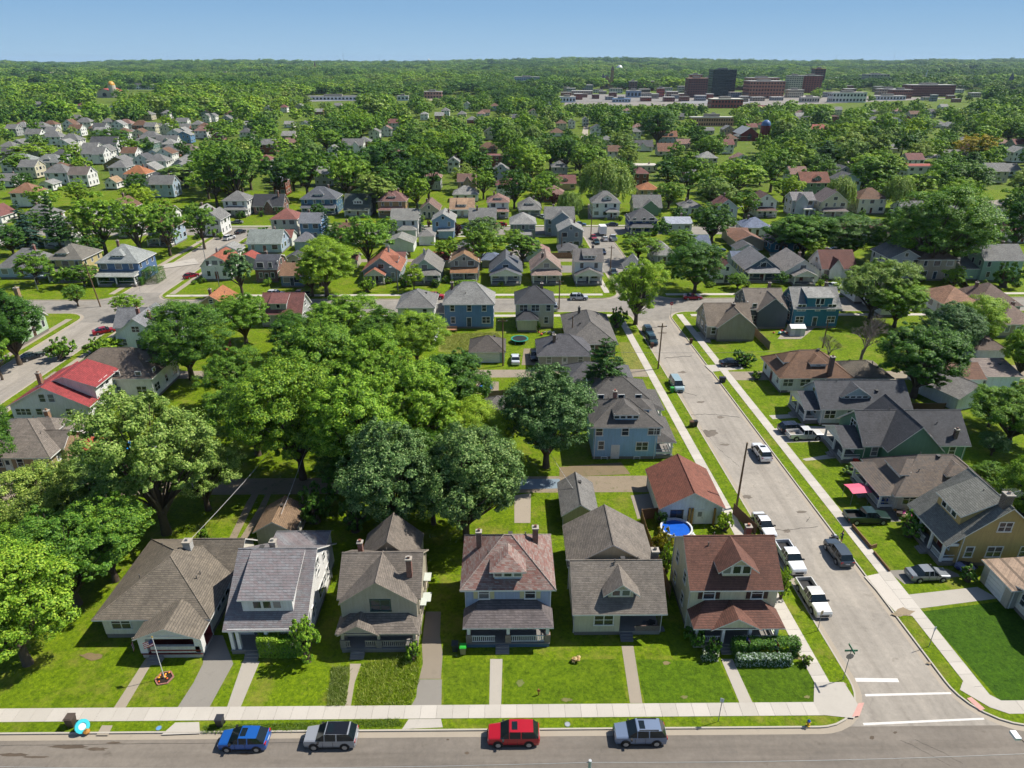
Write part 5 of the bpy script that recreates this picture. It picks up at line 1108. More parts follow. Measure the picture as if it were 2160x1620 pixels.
  (592, 414, 26, 9, 2, 'flat', .2, 'brick', 'charcoal', {}), (610, 270, 20, 8, 1, 'gx', 2.4, 'white', 'pale grey', {}), (1180, 378, 32, 9, 2, 'hip', 2.8, 'grey', 'grey', dict(dorm=[(0, 0, 2.8, .8, 1, 'hip', 2)])), (1192, 402, 44, 9, 1, 'gx', 2.8, 'tan', 'maroon', dict(dorm=[(0, 0, 2.4, .8, 1, 'gable', 1)])), (1406, 330, 38, 9, 1, 'gx', 3.4, 'cream', 'brown', dict(roofc='a87860')), (1408, 307, 38, 9, 2, 'gx', 2.8, 'pale blue', 'brown', dict(roofc='a87458', dorm=[(0, -1.5, 2.6, 1, .8, 'gable', 1), (0, 2.5, 2.2, 1, .8, 'gable', 1)])),
  (1355, 320, 44, 9, 1, 'gx', 2.8, 'white', 'dark grey', dict(wings=[(0, -3, 5, 4, 2.8, 'gy', 2.2)])), (1280, 314, 24, 9, 2, 'hip', 2.4, 'cream', 'grey', {}), (1362, 364, 48, 9, 1, 'flat', .2, 'cream', 'pale grey', dict(roofc='efe9dc')), (1352, 393, 30, 9, 2, 'hip', 2.6, 'brick', 'maroon', {}), (1368, 416, 40, 9, 1, 'hip', 2.6, 'tan', 'orange', {}), (1536, 290, 24, 9, 2, 'gy', 2.6, 'tan', 'grey', {}), (1496, 284, 20, 8, 1, 'gx', 2.4, 'grey', 'grey', {}), (1442, 314, 28, 9, 1, 'gx', 2.6, 'beige', 'pink-brown', {}),
  (1175, 289, 28, 9, 1, 'hip', 2.4, 'white', 'brown', {}), (1206, 272, 14, 9, 2, 'gy', 2.4, 'white', 'grey', {}), (1235, 267, 12, 9, 2, 'gy', 2.6, 'white', 'pale grey', {}), (1715, 414, 60, 10, 2, 'gx', 3.0, 'green', 'red', dict(roofc='98604c', dorm=[(0, 1, 3.4, 1, .8, 'gable', 2)])), (1945, 378, 68, 10, 2, 'flat', .3, 'white', 'red', {}), (2100, 388, 44, 10, 2, 'gx', 2.8, 'cream', 'grey', {}), (1690, 270, 50, 9, 2, 'gx', 2.6, 'pale blue', 'dark grey', {}), (1725, 281, 48, 9, 1, 'hip', 2.6, 'white', 'red', dict(roofc='c06a5a')),
  (1845, 273, 38, 9, 2, 'gy', 3.4, 'tan', 'grey', {}), (1890, 272, 26, 9, 2, 'gy', 2.6, 'white', 'grey', {}), (2040, 264, 30, 9, 1, 'gx', 2.6, 'pale blue', 'pale grey', {}), (1757, 260, 24, 10, 2, 'flat', .3, 'brick', 'maroon', {}), (2015, 342, 46, 9, 1, 'gx', 2.6, 'white', 'grey', {}), (2035, 307, 24, 9, 1, 'hip', 2.4, 'grey', 'grey', {}), (1455, 385, 30, 9, 1, 'gx', 2.6, 'white', 'grey', {}), (1980, 270, 26, 9, 1, 'hip', 2.4, 'white', 'grey', {})],
}
for row, items in ROWS.items():
    order = sorted(range(len(items)), key=lambda i: items[i][0])
    for n_, i in enumerate(order):
        px, py, wpx, d, fl, rk, rise, wn_, rn_, ex = items[i]; ex = dict(ex)
        gx, gy = G(px, py, .1); zc = P(gx, gy, 3.0)[2]; w = max(5.0, wpx * zc / FPX)
        if w > 2.2 * d: d = w * .62
        article = '%s house, %s %s roof, %s from left, %s' % (wn_, rn_, SHAPE[rk], ordinal(n_), row)
        if 'porch_' in ex:
            pp = dict(ex['porch_']); pp.setdefault('ncol', 3); ex['porch_'] = pp
        kw = dict(w=w, d=d, fl=fl, roof=rk, rise=rise * min(1.25, max(.85, w / 9.0)), wall=WALL[wn_], roofc=ROOFC[rn_], oh=.45); kw.update(ex)
        dist = math.hypot(gx, gy)
        if dist > 330:
            for kk in ('porch_',): kw.pop(kk, None)
            kw['vents'] = 0
        if not kw.get('chim') and dist < 420 and (i * 7) % 3: kw['chim'] = [(w * .2 * (-1 if i % 2 else 1), d * .12, 1.1)]
        house(article, gx, gy + d / 2, seed=i * 31 + int(px), **kw)

# garages and sheds along the alley behind the middle street, and small houses glimpsed in the far trees
ra_ = random.Random(21); gi_ = 0; gl_ = []
for i in range(26):
    gx = -84 + i * 7.3 + ra_.uniform(-2, 2); gy = 199.5 if i % 2 else 210.5
    if XL(gy) - 6 < gx < XR(gy) + 6 or any(abs(gx - q[0]) < q[2] + 3 and abs(gy - q[1]) < q[2] + 3 for q in HOUSE_BOX): continue
    gl_.append((gx, gy))
for i, (gx, gy) in enumerate(sorted(gl_)):
    house('small garage with gabled roof, %s from left along the alley north of the middle street' % ordinal(i), gx, gy, w=ra_.uniform(4.5, 6.5), d=ra_.uniform(5, 6.5), fl=1, wh=2.5, zf=.1, roof=ra_.choice(['gy', 'gx', 'hip']), rise=1.5, wall=ra_.choice(['e8e8e2', 'c8c0b0', 'b8c4cc', 'dcd4c0']), roofc=ra_.choice(list(ROOFC.values())), wins=False, doors=True, vents=0, name='garage', cat='garage', seed=i)
fl_ = []
for t_ in range(900):
    if len(fl_) >= 84: break
    gy = ra_.uniform(300, 980); gx = ra_.uniform(-.78, .78) * gy
    u, v, zc = P(gx, gy, 3)
    if not 10 < u < 2150 or any(abs(gx - q[0]) < q[2] + 9 and abs(gy - q[1]) < q[2] + 9 for q in HOUSE_BOX) or any(abs(gx - q[0]) < 16 and abs(gy - q[1]) < 16 for q in fl_): continue
    if 1180 < u < 1780 and v < 232: continue
    fl_.append((gx, gy, u))
for i, (gx, gy, u) in enumerate(sorted(fl_, key=lambda q: q[2])):
    wn_, rn_ = ra_.choice(['white', 'white', 'cream', 'grey', 'pale blue', 'beige', 'brick']), ra_.choice(['grey', 'grey', 'dark grey', 'brown', 'pale grey', 'maroon', 'pink-brown']); rk = ra_.choice(['hip', 'gx', 'gy'])
    w = ra_.uniform(8, 11)
    house('distant %s house, %s %s roof, %s from left peeping through the far trees' % (wn_, rn_, SHAPE[rk], ordinal(i)), gx, gy, w=w, d=9, fl=ra_.choice([1, 2]), roof=rk, rise=2.8, wall=WALL[wn_], roofc=ROOFC[rn_], vents=0, seed=i, rz=ra_.choice([0, 0, Q, -Q]))

hl_ = []
for t_ in range(700):
    u, v = ra_.uniform(4, 430), ra_.uniform(272, 400); gx, gy = G(u, v, .1)
    if len(hl_) >= 30 or any(abs(gx - q[0]) < q[2] + 5 and abs(gy - q[1]) < q[2] + 5 for q in HOUSE_BOX) or any(abs(gx - q[0]) < 13 and abs(gy - q[1]) < 13 for q in hl_): continue
    hl_.append((gx, gy, u))
for i, (gx, gy, u) in enumerate(sorted(hl_, key=lambda q: q[2])):
    wn_, rn_, rk = ra_.choice(['white', 'white', 'white', 'cream', 'grey']), ra_.choice(['grey', 'grey', 'dark grey', 'brown', 'pale grey']), ra_.choice(['hip', 'gx', 'gy'])
    house('%s house, %s %s roof, %s from left, wedged between the hillside rows' % (wn_, rn_, SHAPE[rk], ordinal(i)), gx, gy, w=ra_.uniform(8, 10), d=9, fl=2, roof=rk, rise=2.8, wall=WALL[wn_], roofc=ROOFC[rn_], vents=0, seed=i)

il_ = []
for ry in (176.5, 228.0, 260.5, 146.5):
    x = -230.0
    while x < 235:
        x += 3.0; y = ry + ra_.uniform(-1, 1.5)
        if XL(y) - 9 < x < XR(y) + 9 or BL - 9 < x < BR + 9 or (ry < 150 and x < 40): continue
        u, v, zc = P(x, y, 2)
        if not -20 < u < 2190 or any(abs(x - q[0]) < q[2] + 5.2 and abs(y - q[1]) < q[2] + 4.6 for q in HOUSE_BOX) or any(abs(x - q[0]) < 12.5 and abs(y - q[1]) < 10 for q in il_): continue
        if any(abs(u - a) < b / 2 and c - 30 < v < c + 12 for a, b, c in ((1340, 60, 684), (1465, 90, 618), (690, 110, 625), (1955, 120, 585), (1500, 60, 512), (1835, 100, 672), (1925, 140, 838), (1345, 70, 552), (780, 70, 570), (300, 60, 545), (225, 60, 540))): continue
        b_ = [P(x + a, y + b, z) for a in (-4.5, 4.5) for b in (-5, 4.5) for z in (0, 7)]; b0, b1, c0, c1 = min(p[0] for p in b_), max(p[0] for p in b_), min(p[1] for p in b_), max(p[1] for p in b_)
        if any(q[1] > y and max(0, min(b1, q[4]) - max(b0, q[3])) * max(0, min(c1, q[6]) - max(c0, q[5])) > .16 * (q[4] - q[3]) * (q[6] - q[5]) for q in HOUSE_BOX): continue
        il_.append((x, y, u))
for i, (x, y, u) in enumerate(sorted(il_, key=lambda q: q[2])):
    wn_, rn_, rk = ra_.choice(['white', 'white', 'cream', 'grey', 'pale blue', 'beige', 'pale green']), ra_.choice(['grey', 'dark grey', 'brown', 'pale grey', 'maroon', 'grey']), ra_.choice(['hip', 'gx', 'gy', 'gy'])
    house('%s house, %s %s roof, %s from left, squeezed into the street rows' % (wn_, rn_, SHAPE[rk], ordinal(i)), x, y, w=ra_.uniform(7.2, 8.8), d=9, fl=ra_.choice([1, 2, 1]), roof=rk, rise=2.9, wall=WALL[wn_], roofc=ROOFC[rn_], vents=0, seed=i, porch_=ra_.choice([dict(PH, ncol=3), dict(PG, ncol=3), None]), chim=[(ra_.uniform(-2, 2), 1, 1.2)])
# ---------------------------------------------------------------- trees one can tell apart
NEAR_TREES = [
 (60, 1400, 280, 1175, 'near_b', 'fresh', 'bright green maple at the bottom left corner beside the cream bungalow'),
 (165, 1275, 230, 1075, 'near_d', 'mid', 'mid green tree behind the bright maple at the bottom left'),
 (245, 1225, 190, 1050, 'near_a', 'mid', 'mid green tree touching the left roof edge of the cream bungalow'),
 (20, 1230, 120, 1110, 'near_b', 'fresh', 'small green tree at the left edge above the bright maple'),
 (352, 1125, 262, 800, 'near_d', 'olive', 'tall pale green silver maple over the blue pool on the left'),
 (200, 1095, 220, 965, 'near_d', 'olive', 'spreading pale green silver maple left of the tall one'),
 (75, 1165, 190, 1000, 'near_b', 'olive', 'low pale green tree at the left edge below the gravel drive'),
 (440, 1075, 170, 900, 'near_d', 'olive', 'pale green tree right of the blue pool'),
 (-15, 1030, 140, 805, 'near_c', 'deep', 'dark green tree cut by the left edge near the tan bungalow'),
 (42, 768, 130, 608, 'near_c', 'deep', 'dark round maple over the black car on the west street'),
 (5, 800, 60, 700, 'mid_a', 'fresh', 'bright green tree at the left edge below the dark maple'),
 (835, 1130, 215, 885, 'near_c', 'blue', 'left of the two dense blue-green trees behind the foursquare house'),
 (985, 1140, 225, 895, 'near_c', 'blue', 'right of the two dense blue-green trees behind the foursquare house'),
 (915, 1105, 150, 930, 'near_b', 'deep', 'green tree between the two dense blue-green trees'),
 (760, 1030, 226, 778, 'near_a', 'fresh', 'tall bright tree in the middle of the big grove'),
 (640, 1010, 218, 768, 'near_b', 'mid', 'mid green tree left of centre in the big grove'),
 (885, 980, 201, 753, 'near_a', 'fresh', 'yellow-green tree on the right side of the big grove'),
 (545, 960, 176, 778, 'near_d', 'mid', 'mid green tree on the left side of the big grove'),
 (790, 900, 193, 698, 'near_d', 'fresh', 'bright tree at the back of the big grove'),
 (680, 880, 184, 673, 'near_a', 'mid', 'tree at the back left of the big grove'),
 (960, 900, 159, 738, 'near_c', 'deep', 'dark tree on the right back of the big grove'),
 (1000, 990, 150, 860, 'near_b', 'lime', 'yellow-green tree behind the right blue-green tree'),
 (735, 1045, 130, 930, 'near_c', 'deep', 'shaded tree in front of the big grove by the alley'),
 (500, 860, 126, 728, 'near_d', 'mid', 'loose green tree left of the big grove'),
 (1060, 950, 80, 860, 'mid_c', 'fresh', 'small tree between the grove and the large dark tree'),
 (725, 745, 159, 618, 'near_d', 'fresh', 'light green tree above the grove below the middle street'),
 (815, 760, 126, 648, 'near_c', 'deep', 'dark green tree behind the grove left of the white house'),
 (880, 770, 120, 660, 'near_b', 'fresh', 'green tree beside the white house south of the middle street'),
 (620, 760, 109, 668, 'near_b', 'deep', 'dark tree left of the grove below the maroon roof'),
 (1152, 985, 196, 765, 'near_c', 'blue', 'large dark round tree over the alley left of the sky blue house'),
 (1272, 855, 112, 712, 'pine', 'pine', 'broad green pine in front of the grey-roofed bungalow'),
 (405, 800, 175, 640, 'near_b', 'deep', 'dark green tree in the yard below the middle street'),
 (520, 725, 110, 615, 'near_a', 'fresh', 'bright green tree right of the orange-roofed house'),
 (1340, 684, 118, 538, 'near_d', 'lime', 'lone yellow-green tree with bare trunk on the side street corner'),
 (1465, 618, 122, 512, 'near_b', 'deep', 'dark green tree over the red car on the middle street'),
 (1555, 610, 46, 575, 'mid_c', 'mid', 'small round tree right of the red car'),
 (690, 625, 130, 508, 'near_b', 'lime', 'bright yellow-green tree behind the parked cars'),
 (660, 625, 70, 540, 'mid_a', 'lime', 'yellow-green tree left of the brightest yellow-green tree'),
 (780, 570, 112, 452, 'mid_b', 'fresh', 'tall green tree behind the orange-roofed bungalow'),
 (720, 560, 70, 468, 'mid_a', 'mid', 'green tree between the spruce and the tall green tree'),
 (692, 520, 48, 436, 'spruce', 'spruce', 'dark spruce left of the tall green tree'),
 (885, 495, 34, 425, 'spruce', 'spruce', 'blue spruce on the back street'),
 (1012, 570, 96, 470, 'mid_b', 'mid', 'round green tree behind the grey two-storey house'),
 (945, 560, 60, 500, 'mid_a', 'fresh', 'green tree behind the grey gabled house'),
 (1022, 510, 80, 455, 'mid_c', 'blue', 'grey-green tree at the back of the round green tree'),
 (1500, 512, 92, 422, 'mid_c', 'deep', 'dark round tree by the back street on the right'),
 (1345, 552, 100, 490, 'mid_b', 'mid', 'green tree beside the parked cars near the back street'),
 (1432, 540, 66, 480, 'mid_c', 'mid', 'rounded tree left of the dark round tree'),
 (1955, 585, 200, 398, 'near_b', 'mid', 'huge spreading green tree on the right'),
 (1880, 560, 110, 440, 'mid_a', 'mid', 'green tree at the left flank of the huge spreading tree'),
 (2060, 560, 80, 455, 'mid_c', 'deep', 'dark tree right of the huge spreading tree'),
 (2130, 545, 110, 400, 'mid_b', 'deep', 'dark green tree at the right edge'),
 (1690, 545, 140, 448, 'near_a', 'mid', 'left of two broad trees behind the cream bungalow'),
 (1790, 548, 140, 456, 'near_b', 'deep', 'right of two broad trees behind the cream bungalow'),
 (1645, 535, 90, 462, 'mid_a', 'deep', 'dark tree at the left end of the broad trees behind the cream bungalow'),
 (2010, 560, 110, 425, 'mid_c', 'deep', 'dark tree on the right flank of the huge spreading tree'),
 (1915, 540, 110, 430, 'mid_b', 'deep', 'dark tree behind the huge spreading tree'),
 (2160, 500, 110, 380, 'mid_a', 'mid', 'tall green tree cut by the right edge above the pale green house'),
 (1842, 565, 20, 515, 'spruce', 'spruce', 'small blue spruce behind the grey gabled house'),
 (1835, 672, 150, 540, 'near_d', 'olive', 'airy olive tree above the bare tree'),
 (1885, 690, 110, 590, 'near_a', 'fresh', 'bright green tree right of the airy olive tree'),
 (1812, 775, 130, 642, 'bare', None, 'leafless grey tree on the right behind the teal house'),
 (1745, 760, 70, 700, 'bare', None, 'small leafless grey tree beside the larger leafless tree'),
 (1925, 838, 186, 682, 'near_a', 'deep', 'large dark green tree right of the leafless tree'),
 (1985, 760, 120, 635, 'near_c', 'blue', 'dark blue-green tree behind the large dark tree'),
 (2055, 735, 110, 628, 'near_b', 'fresh', 'green tree by the brown-roofed houses on the right'),
 (2145, 800, 90, 690, 'near_a', 'lime', 'yellow-green tree at the right edge by the gravel yard'),
 (2125, 935, 170, 805, 'near_d', 'mid', 'green tree at the right edge behind the charcoal roofs'),
 (2085, 900, 90, 835, 'near_b', 'mid', 'smaller tree left of the right-edge tree by the charcoal roofs'),
 (2140, 1130, 130, 960, 'near_a', 'fresh', 'green tree at the right edge behind the mustard house'),
 (2075, 1040, 80, 975, 'near_c', 'mid', 'bushy tree behind the brown hip-roofed bungalow'),
 (2090, 960, 60, 910, 'near_c', 'blue', 'pale blue-green bush beside the charcoal-roofed house'),
 (512, 625, 66, 520, 'mid_d', 'blue', 'slim grey-green tree beside the white gambrel house'),
 (165, 645, 44, 598, 'mid_c', 'mid', 'small round street tree on the west side street corner'),
 (272, 668, 64, 618, 'mid_c', 'fresh', 'round green tree by the west intersection'),
 (80, 600, 80, 530, 'mid_b', 'mid', 'green tree in front of the long grey roof at left'),
 (180, 605, 60, 555, 'mid_c', 'mid', 'green tree between the two foursquare houses at left'),
 (300, 545, 110, 415, 'mid_b', 'fresh', 'large green tree over the west side street'),
 (225, 540, 110, 405, 'mid_a', 'fresh', 'bright tree left of the large green street tree'),
 (360, 540, 80, 430, 'mid_a', 'mid', 'dark green tree right of the large green street tree'),
 (432, 525, 70, 425, 'mid_b', 'mid', 'green tree at the bend of the west side street'),
 (130, 530, 56, 405, 'pine', 'pine', 'tall layered pine at the left'),
 (60, 520, 70, 420, 'spruce', 'spruce', 'grey-green spruce at the left edge'),
 (30, 540, 70, 470, 'mid_c', 'deep', 'dark bushy tree at the left edge under the spruce'),
 (185, 520, 70, 440, 'mid_a', 'olive', 'yellowish tree right of the layered pine'),
 (345, 480, 80, 420, 'mid_a', 'fresh', 'leafy tree below the dark-roofed hillside house'),
 (395, 395, 100, 340, 'mid_d', 'olive', 'spreading locust tree on the far left hillside'),
 (505, 440, 110, 300, 'mid_b', 'deep', 'tall dark tree behind the white hip-roofed house'),
 (460, 440, 80, 310, 'mid_a', 'mid', 'tall green tree left of the tall dark one'),
 (530, 400, 80, 330, 'mid_b', 'fresh', 'green tree above the brick cottage'),
 (235, 315, 78, 268, 'mid_c', 'deep', 'dark green tree amid the hillside houses'),
 (160, 345, 46, 300, 'mid_a', 'fresh', 'bright tree amid the hillside houses'),
 (75, 345, 100, 300, 'mid_b', 'fresh', 'broad green trees left of the hillside rows'),
 (60, 415, 46, 360, 'mid_c', 'deep', 'dark round tree by the hillside street'),
 (650, 420, 100, 310, 'mid_b', 'mid', 'broad tree behind the blue foursquare house'),
 (590, 420, 80, 320, 'mid_a', 'deep', 'dark tree left of the broad tree'),
 (735, 430, 84, 320, 'mid_a', 'fresh', 'fresh green tree behind the white-dormered house'),
 (820, 400, 110, 290, 'mid_c', 'deep', 'large dark tree behind the tan foursquare house'),
 (790, 450, 90, 360, 'mid_d', 'olive', 'loose pale tree behind the tan foursquare house'),
 (905, 430, 90, 318, 'mid_b', 'deep', 'dark leafy tree above the brown front-gabled house'),
 (880, 445, 60, 365, 'mid_a', 'fresh', 'small leafy tree left of the brown front-gabled house'),
 (1020, 420, 54, 355, 'mid_a', 'fresh', 'bright round tree above the pink-brown roofed house'),
 (1085, 440, 66, 350, 'mid_c', 'deep', 'dark tree behind the grey bungalow'),
 (1140, 440, 66, 370, 'mid_a', 'fresh', 'bright green tree right of the grey bungalow'),
 (1200, 462, 60, 398, 'willow', 'olive', 'small willow by the back street'),
 (1275, 440, 130, 325, 'willow', 'olive', 'great drooping willow behind the white house'),
 (1410, 440, 66, 380, 'mid_c', 'mid', 'rounded tree behind the green front-gabled house'),
 (1450, 425, 90, 318, 'mid_b', 'mid', 'tall airy tree right of the willow'),
 (1500, 440, 70, 370, 'mid_c', 'deep', 'dark tree above the dark round tree'),
 (1550, 420, 120, 335, 'mid_a', 'lime', 'wide yellow-green tree on the right of centre'),
 (1765, 448, 70, 366, 'willow', 'olive', 'left willow above the cream gabled house'),
 (1885, 450, 70, 366, 'willow', 'olive', 'right willow beside the huge spreading tree'),
 (1820, 400, 80, 330, 'pine', 'pine', 'layered dark pine above the willows'),
 (1735, 360, 100, 295, 'pine', 'pine', 'broad dark pines beyond the green red-roofed house'),
 (1385, 310, 84, 222, 'mid_c', 'deep', 'tall dark elm in front of downtown'),
 (2050, 345, 84, 280, 'mid_b', 'gold', 'golden-green tree on the far right'),
 (1640, 270, 30, 238, 'mid_a', 'gold', 'small golden tree beside the domed church'),
 (2090, 310, 60, 240, 'mid_b', 'fresh', 'broad green tree on the far right'),
 (1990, 330, 70, 285, 'mid_a', 'mid', 'green tree left of the golden-green tree'),
]
rg = random.Random(5)
for t in NEAR_TREES: tree_px(*t, rng=rg)
SHRUBS = [
 (1500, 1385, 36, 1350, 'shrub_a', 'deep', 'dark shrub left of the corner house steps'),
 (1465, 1360, 50, 1318, 'shrub_a', 'deep', 'dark shrub at the left front of the corner house'),
 (650, 1395, 56, 1298, 'bush', 'fresh', 'tall leafy bush at the right front of the white dormered house'),
 (1393, 1165, 46, 1115, 'shrub_a', 'gold', 'golden shrub beside the round pool'),
 (1405, 1205, 40, 1150, 'shrub_a', 'lime', 'yellow-green shrub below the golden shrub'),
 (1528, 1118, 40, 1080, 'shrub_a', 'lime', 'round bush right of the white garage'),
 (1395, 1110, 30, 1078, 'shrub_a', 'deep', 'dark ivy bush at the left of the white garage'),
 (1646, 1262, 30, 1195, 'bush', 'fresh', 'tall vine bush at the right side of the corner house'),
 (1915, 1130, 62, 1085, 'shrub_a', 'deep', 'dark bush in the yard of the mustard house'),
 (1930, 1120, 36, 1078, 'shrub_b', 'lime', 'yellow-green bush beside the junk pile'),
 (2040, 1225, 40, 1200, 'shrub_b', 'deep', 'low bush beside the beige attached garage'),
 (1795, 1000, 40, 985, 'shrub_b', 'blue', 'low grey-green bush in front of the white hip-roofed bungalow'),
 (2115, 605, 60, 555, 'shrub_a', 'deep', 'large round yew in front of the pale green house'),
 (130, 755, 60, 715, 'shrub_a', 'mid', 'loose bush by the west street near the brown hip roof'),
 (245, 740, 76, 712, 'shrub_a', 'fresh', 'row of bushes behind the brown hip-roofed house'),
 (205, 745, 50, 715, 'shrub_a', 'mid', 'bush left of the row of bushes by the west street'),
 (555, 508, 50, 478, 'shrub_a', 'mid', 'wide shrub by the back street at left'),
 (590, 512, 40, 480, 'shrub_a', 'blue', 'grey-green shrub by the back street'),
 (820, 598, 20, 585, 'shrub_b', 'mid', 'round shrub right of the orange-roofed porch'),
 (855, 605, 36, 580, 'shrub_a', 'deep', 'dark bush left of the pale green bungalow'),
 (775, 615, 36, 585, 'shrub_a', 'fresh', 'bush left of the orange-roofed bungalow'),
 (920, 605, 26, 592, 'shrub_b', 'deep', 'low shrub right of the pale green bungalow'),
 (962, 608, 26, 594, 'shrub_b', 'lime', 'yellow-green shrub at the grey brown-roofed house'),
 (1136, 700, 12, 678, 'shrub_b', 'deep', 'clipped round shrub behind the cream house'),
 (1134, 735, 16, 722, 'shrub_b', 'mid', 'round shrub by the trampoline'),
 (1300, 690, 40, 650, 'shrub_a', 'mid', 'dark shrubs at the corner of the long brick bungalow'),
 (1790, 790, 40, 765, 'shrub_b', 'mid', 'bushes beside the leafless tree'),
 (2010, 800, 50, 770, 'shrub_a', 'fresh', 'bushes right of the large dark tree'),
 (1568, 770, 50, 742, 'shrub_a', 'deep', 'dark bush over the black sedan'),
 (1595, 800, 24, 785, 'shrub_b', 'mid', 'shrub at the front of the white brown-roofed bungalow'),
 (470, 455, 22, 445, 'shrub_b', 'deep', 'left clipped bush of the white hip-roofed house'),
 (508, 460, 24, 448, 'shrub_b', 'deep', 'right clipped bush of the white hip-roofed house'),
 (600, 1200, 50, 1160, 'shrub_a', 'mid', 'bush behind the white dormered house'),
 (430, 1145, 34, 1120, 'shrub_b', 'fresh', 'low plant behind the cream bungalow'),
 (665, 1100, 90, 1030, 'shrub_a', 'deep', 'shaded bush below the grove by the alley'),
 (750, 1120, 70, 1060, 'shrub_a', 'deep', 'shaded bush left of the blue-green trees'),
 (1060, 1000, 60, 950, 'shrub_a', 'fresh', 'yellow-green bush right of the blue-green trees'),
 (870, 1390, 40, 1362, 'shrub_b', 'fresh', 'weeds at the right corner of the beige porch'),
 (905, 478, 12, 466, 'shrub_b', 'red', 'dark red bush by the back street'),
 (1168, 430, 26, 405, 'shrub_a', 'red', 'purple-leaved bush among the trees'),
 (965, 498, 20, 470, 'shrub_a', 'red', 'dark red shrub beside the light blue gabled house'),
 (1700, 1400, 30, 1385, 'shrub_b', 'olive', 'pale shrub at the corner lawn edge'),
]
for t in SHRUBS: tree_px(*t, rng=rg)

def hedge_px(label, x0, x1, py, top, color, depth=1.0):
    gx, gy = G((x0 + x1) / 2, py, .12); zc = P(gx, gy, .6)[2]; w = (x1 - x0) * zc / FPX; h = max(.5, height_at(gx, gy, top))
    rng = np.random.default_rng(int(x0)); n = int(min(6000, 420 * (w * h + w * depth + depth * h)))
    p = rng.uniform(-.5, .5, (n, 3)); f = rng.integers(0, 3, n); sg = np.where(rng.random(n) < .5, -.5, .5); sg[f == 2] = .5
    nr = np.zeros((n, 3)); p[np.arange(n), f] = sg * rng.uniform(.86, 1.04, n); nr[np.arange(n), f] = np.sign(sg)
    p = p * np.array([w, depth, h]) + np.array([0, 0, h / 2]) + rng.normal(0, .06, (n, 3)); p[:, 2] = np.maximum(p[:, 2], .05)
    o = empty('hedge', (gx, gy + depth / 2, .1), 0, label, 'hedge')
    put('foliage', leaf_mesh('foliage', p, nr + rng.normal(0, .45, (n, 3)) + np.array([0, 0, .4]), .085 * rng.uniform(.7, 1.4, n), rng, LEAF[color]), o)
    m = MB()
    for k in range(max(2, int(w / .8))): m.tube((-w / 2 + .3 + k * .8, 0, 0), (-w / 2 + .3 + k * .8, .05, h * .7), .03, .015, 5)
    m.build('stem', BARK, o)
for a in (('dark clipped hedge in front of the corner house porch', 1548, 1684, 1388, 1362, 'deep', 1.2), ('yellow-green hedge left under the white dormered porch', 548, 590, 1388, 1352, 'lime', 1.1), ('green hedge right under the white dormered porch', 592, 628, 1388, 1356, 'fresh', 1.1),
    ('clipped hedge right of the blue foursquare porch', 246, 300, 602, 588, 'deep', 2), ('clipped hedge left of the blue foursquare porch steps', 186, 225, 603, 590, 'deep', 2), ('hedge before the grey brown-roofed house porch', 972, 1004, 607, 595, 'fresh', 1.6), ('hedge along the east side of the blue foursquare house', 302, 334, 598, 572, 'deep', 5)): hedge_px(*a)
LEAF['flower'] = leafmat('flower', '34581a', '4c7424', 'f0f2e8', .25, .95)
hedge_px('white flowering shrubs along the corner house hedge', 1556, 1668, 1406, 1391, 'flower', .7)
hedge_px('white flowering plants left of the corner house steps', 1484, 1514, 1395, 1382, 'flower', .6)

# low planting round the houses in the middle distance
rs_ = random.Random(31); pl_ = []
for q in HOUSE_BOX:
    if 160 < q[1] < 300 and q[7] < .5:
        for _ in range(2):
            if rs_.random() < .75: pl_.append((P(q[0], q[1], 0)[0], q[0] + rs_.uniform(-1, 1) * q[2], q[1] - q[2] - rs_.uniform(.2, 2.5)))
pl_ = [p for p in pl_ if not (S2A - 1 < p[2] < S2B + 1 or S3A - 1 < p[2] < S3B + 1)]
for i, (u, x, y) in enumerate(sorted(pl_)):
    r_ = rs_.uniform(.7, 1.5); add_tree(x, y, r_, r_ * rs_.uniform(1.0, 1.7), rs_.choice(['shrub_a', 'shrub_b']), rs_.choice(['deep', 'mid', 'fresh', 'mid', 'lime']), 'low garden shrub, %s from left before the middle-distance houses' % ordinal(i), rs_, group='garden shrubs of the middle distance', z=.1)
# ---------------------------------------------------------------- the tree belts: nearest ones single, the rest one woodland
STREETS_Y = [(S1 - 12, S1 + 3), (S2A - 3, S2B + 5), (S3A - 3, S3B + 5)]
def clear_of_houses(x, y, r, h):
    for hx, hy, e, a, b, c, d, th in HOUSE_BOX:
        if abs(x - hx) < e + r * .45 and abs(y - hy) < e + r * .45: return False
    return True
def hides(x, y, r, h, z=0.0):
    u0, v0, zc = P(x, y, z); u1, v1, _ = P(x, y, z + h); rp = r * FPX / zc; area = 2 * rp * max(1, v0 - v1)
    for hx, hy, e, a, b, c, d, th in HOUSE_BOX:
        if hy < y - 1: continue
        ox = min(u0 + rp, b) - max(u0 - rp, a); oy = min(v0, d) - max(v1, c)
        if ox > 0 and oy > 0 and ox * oy > th * (b - a) * (d - c): return True
    return False
CLEARINGS = []     # picture boxes that stay free of trees (downtown, parking, fields), filled by the city
def in_clearing(x, y, h):
    u, v, _ = P(x, y, h); u2, v2, _ = P(x, y, 0)
    for a, b, c, d in CLEARINGS:
        if a < u < b and (c < v < d or c < v2 < d): return True
    return False
def spread(y0, y1, cell, rg):
    out = []; y = y0
    while y < y1:
        hw = (y * .80 + 40); x = -hw
        while x < hw:
            out.append((x + rg.uniform(-.45, .45) * cell, y + rg.uniform(-.45, .45) * cell)); x += cell
        y += cell * .92
    return out
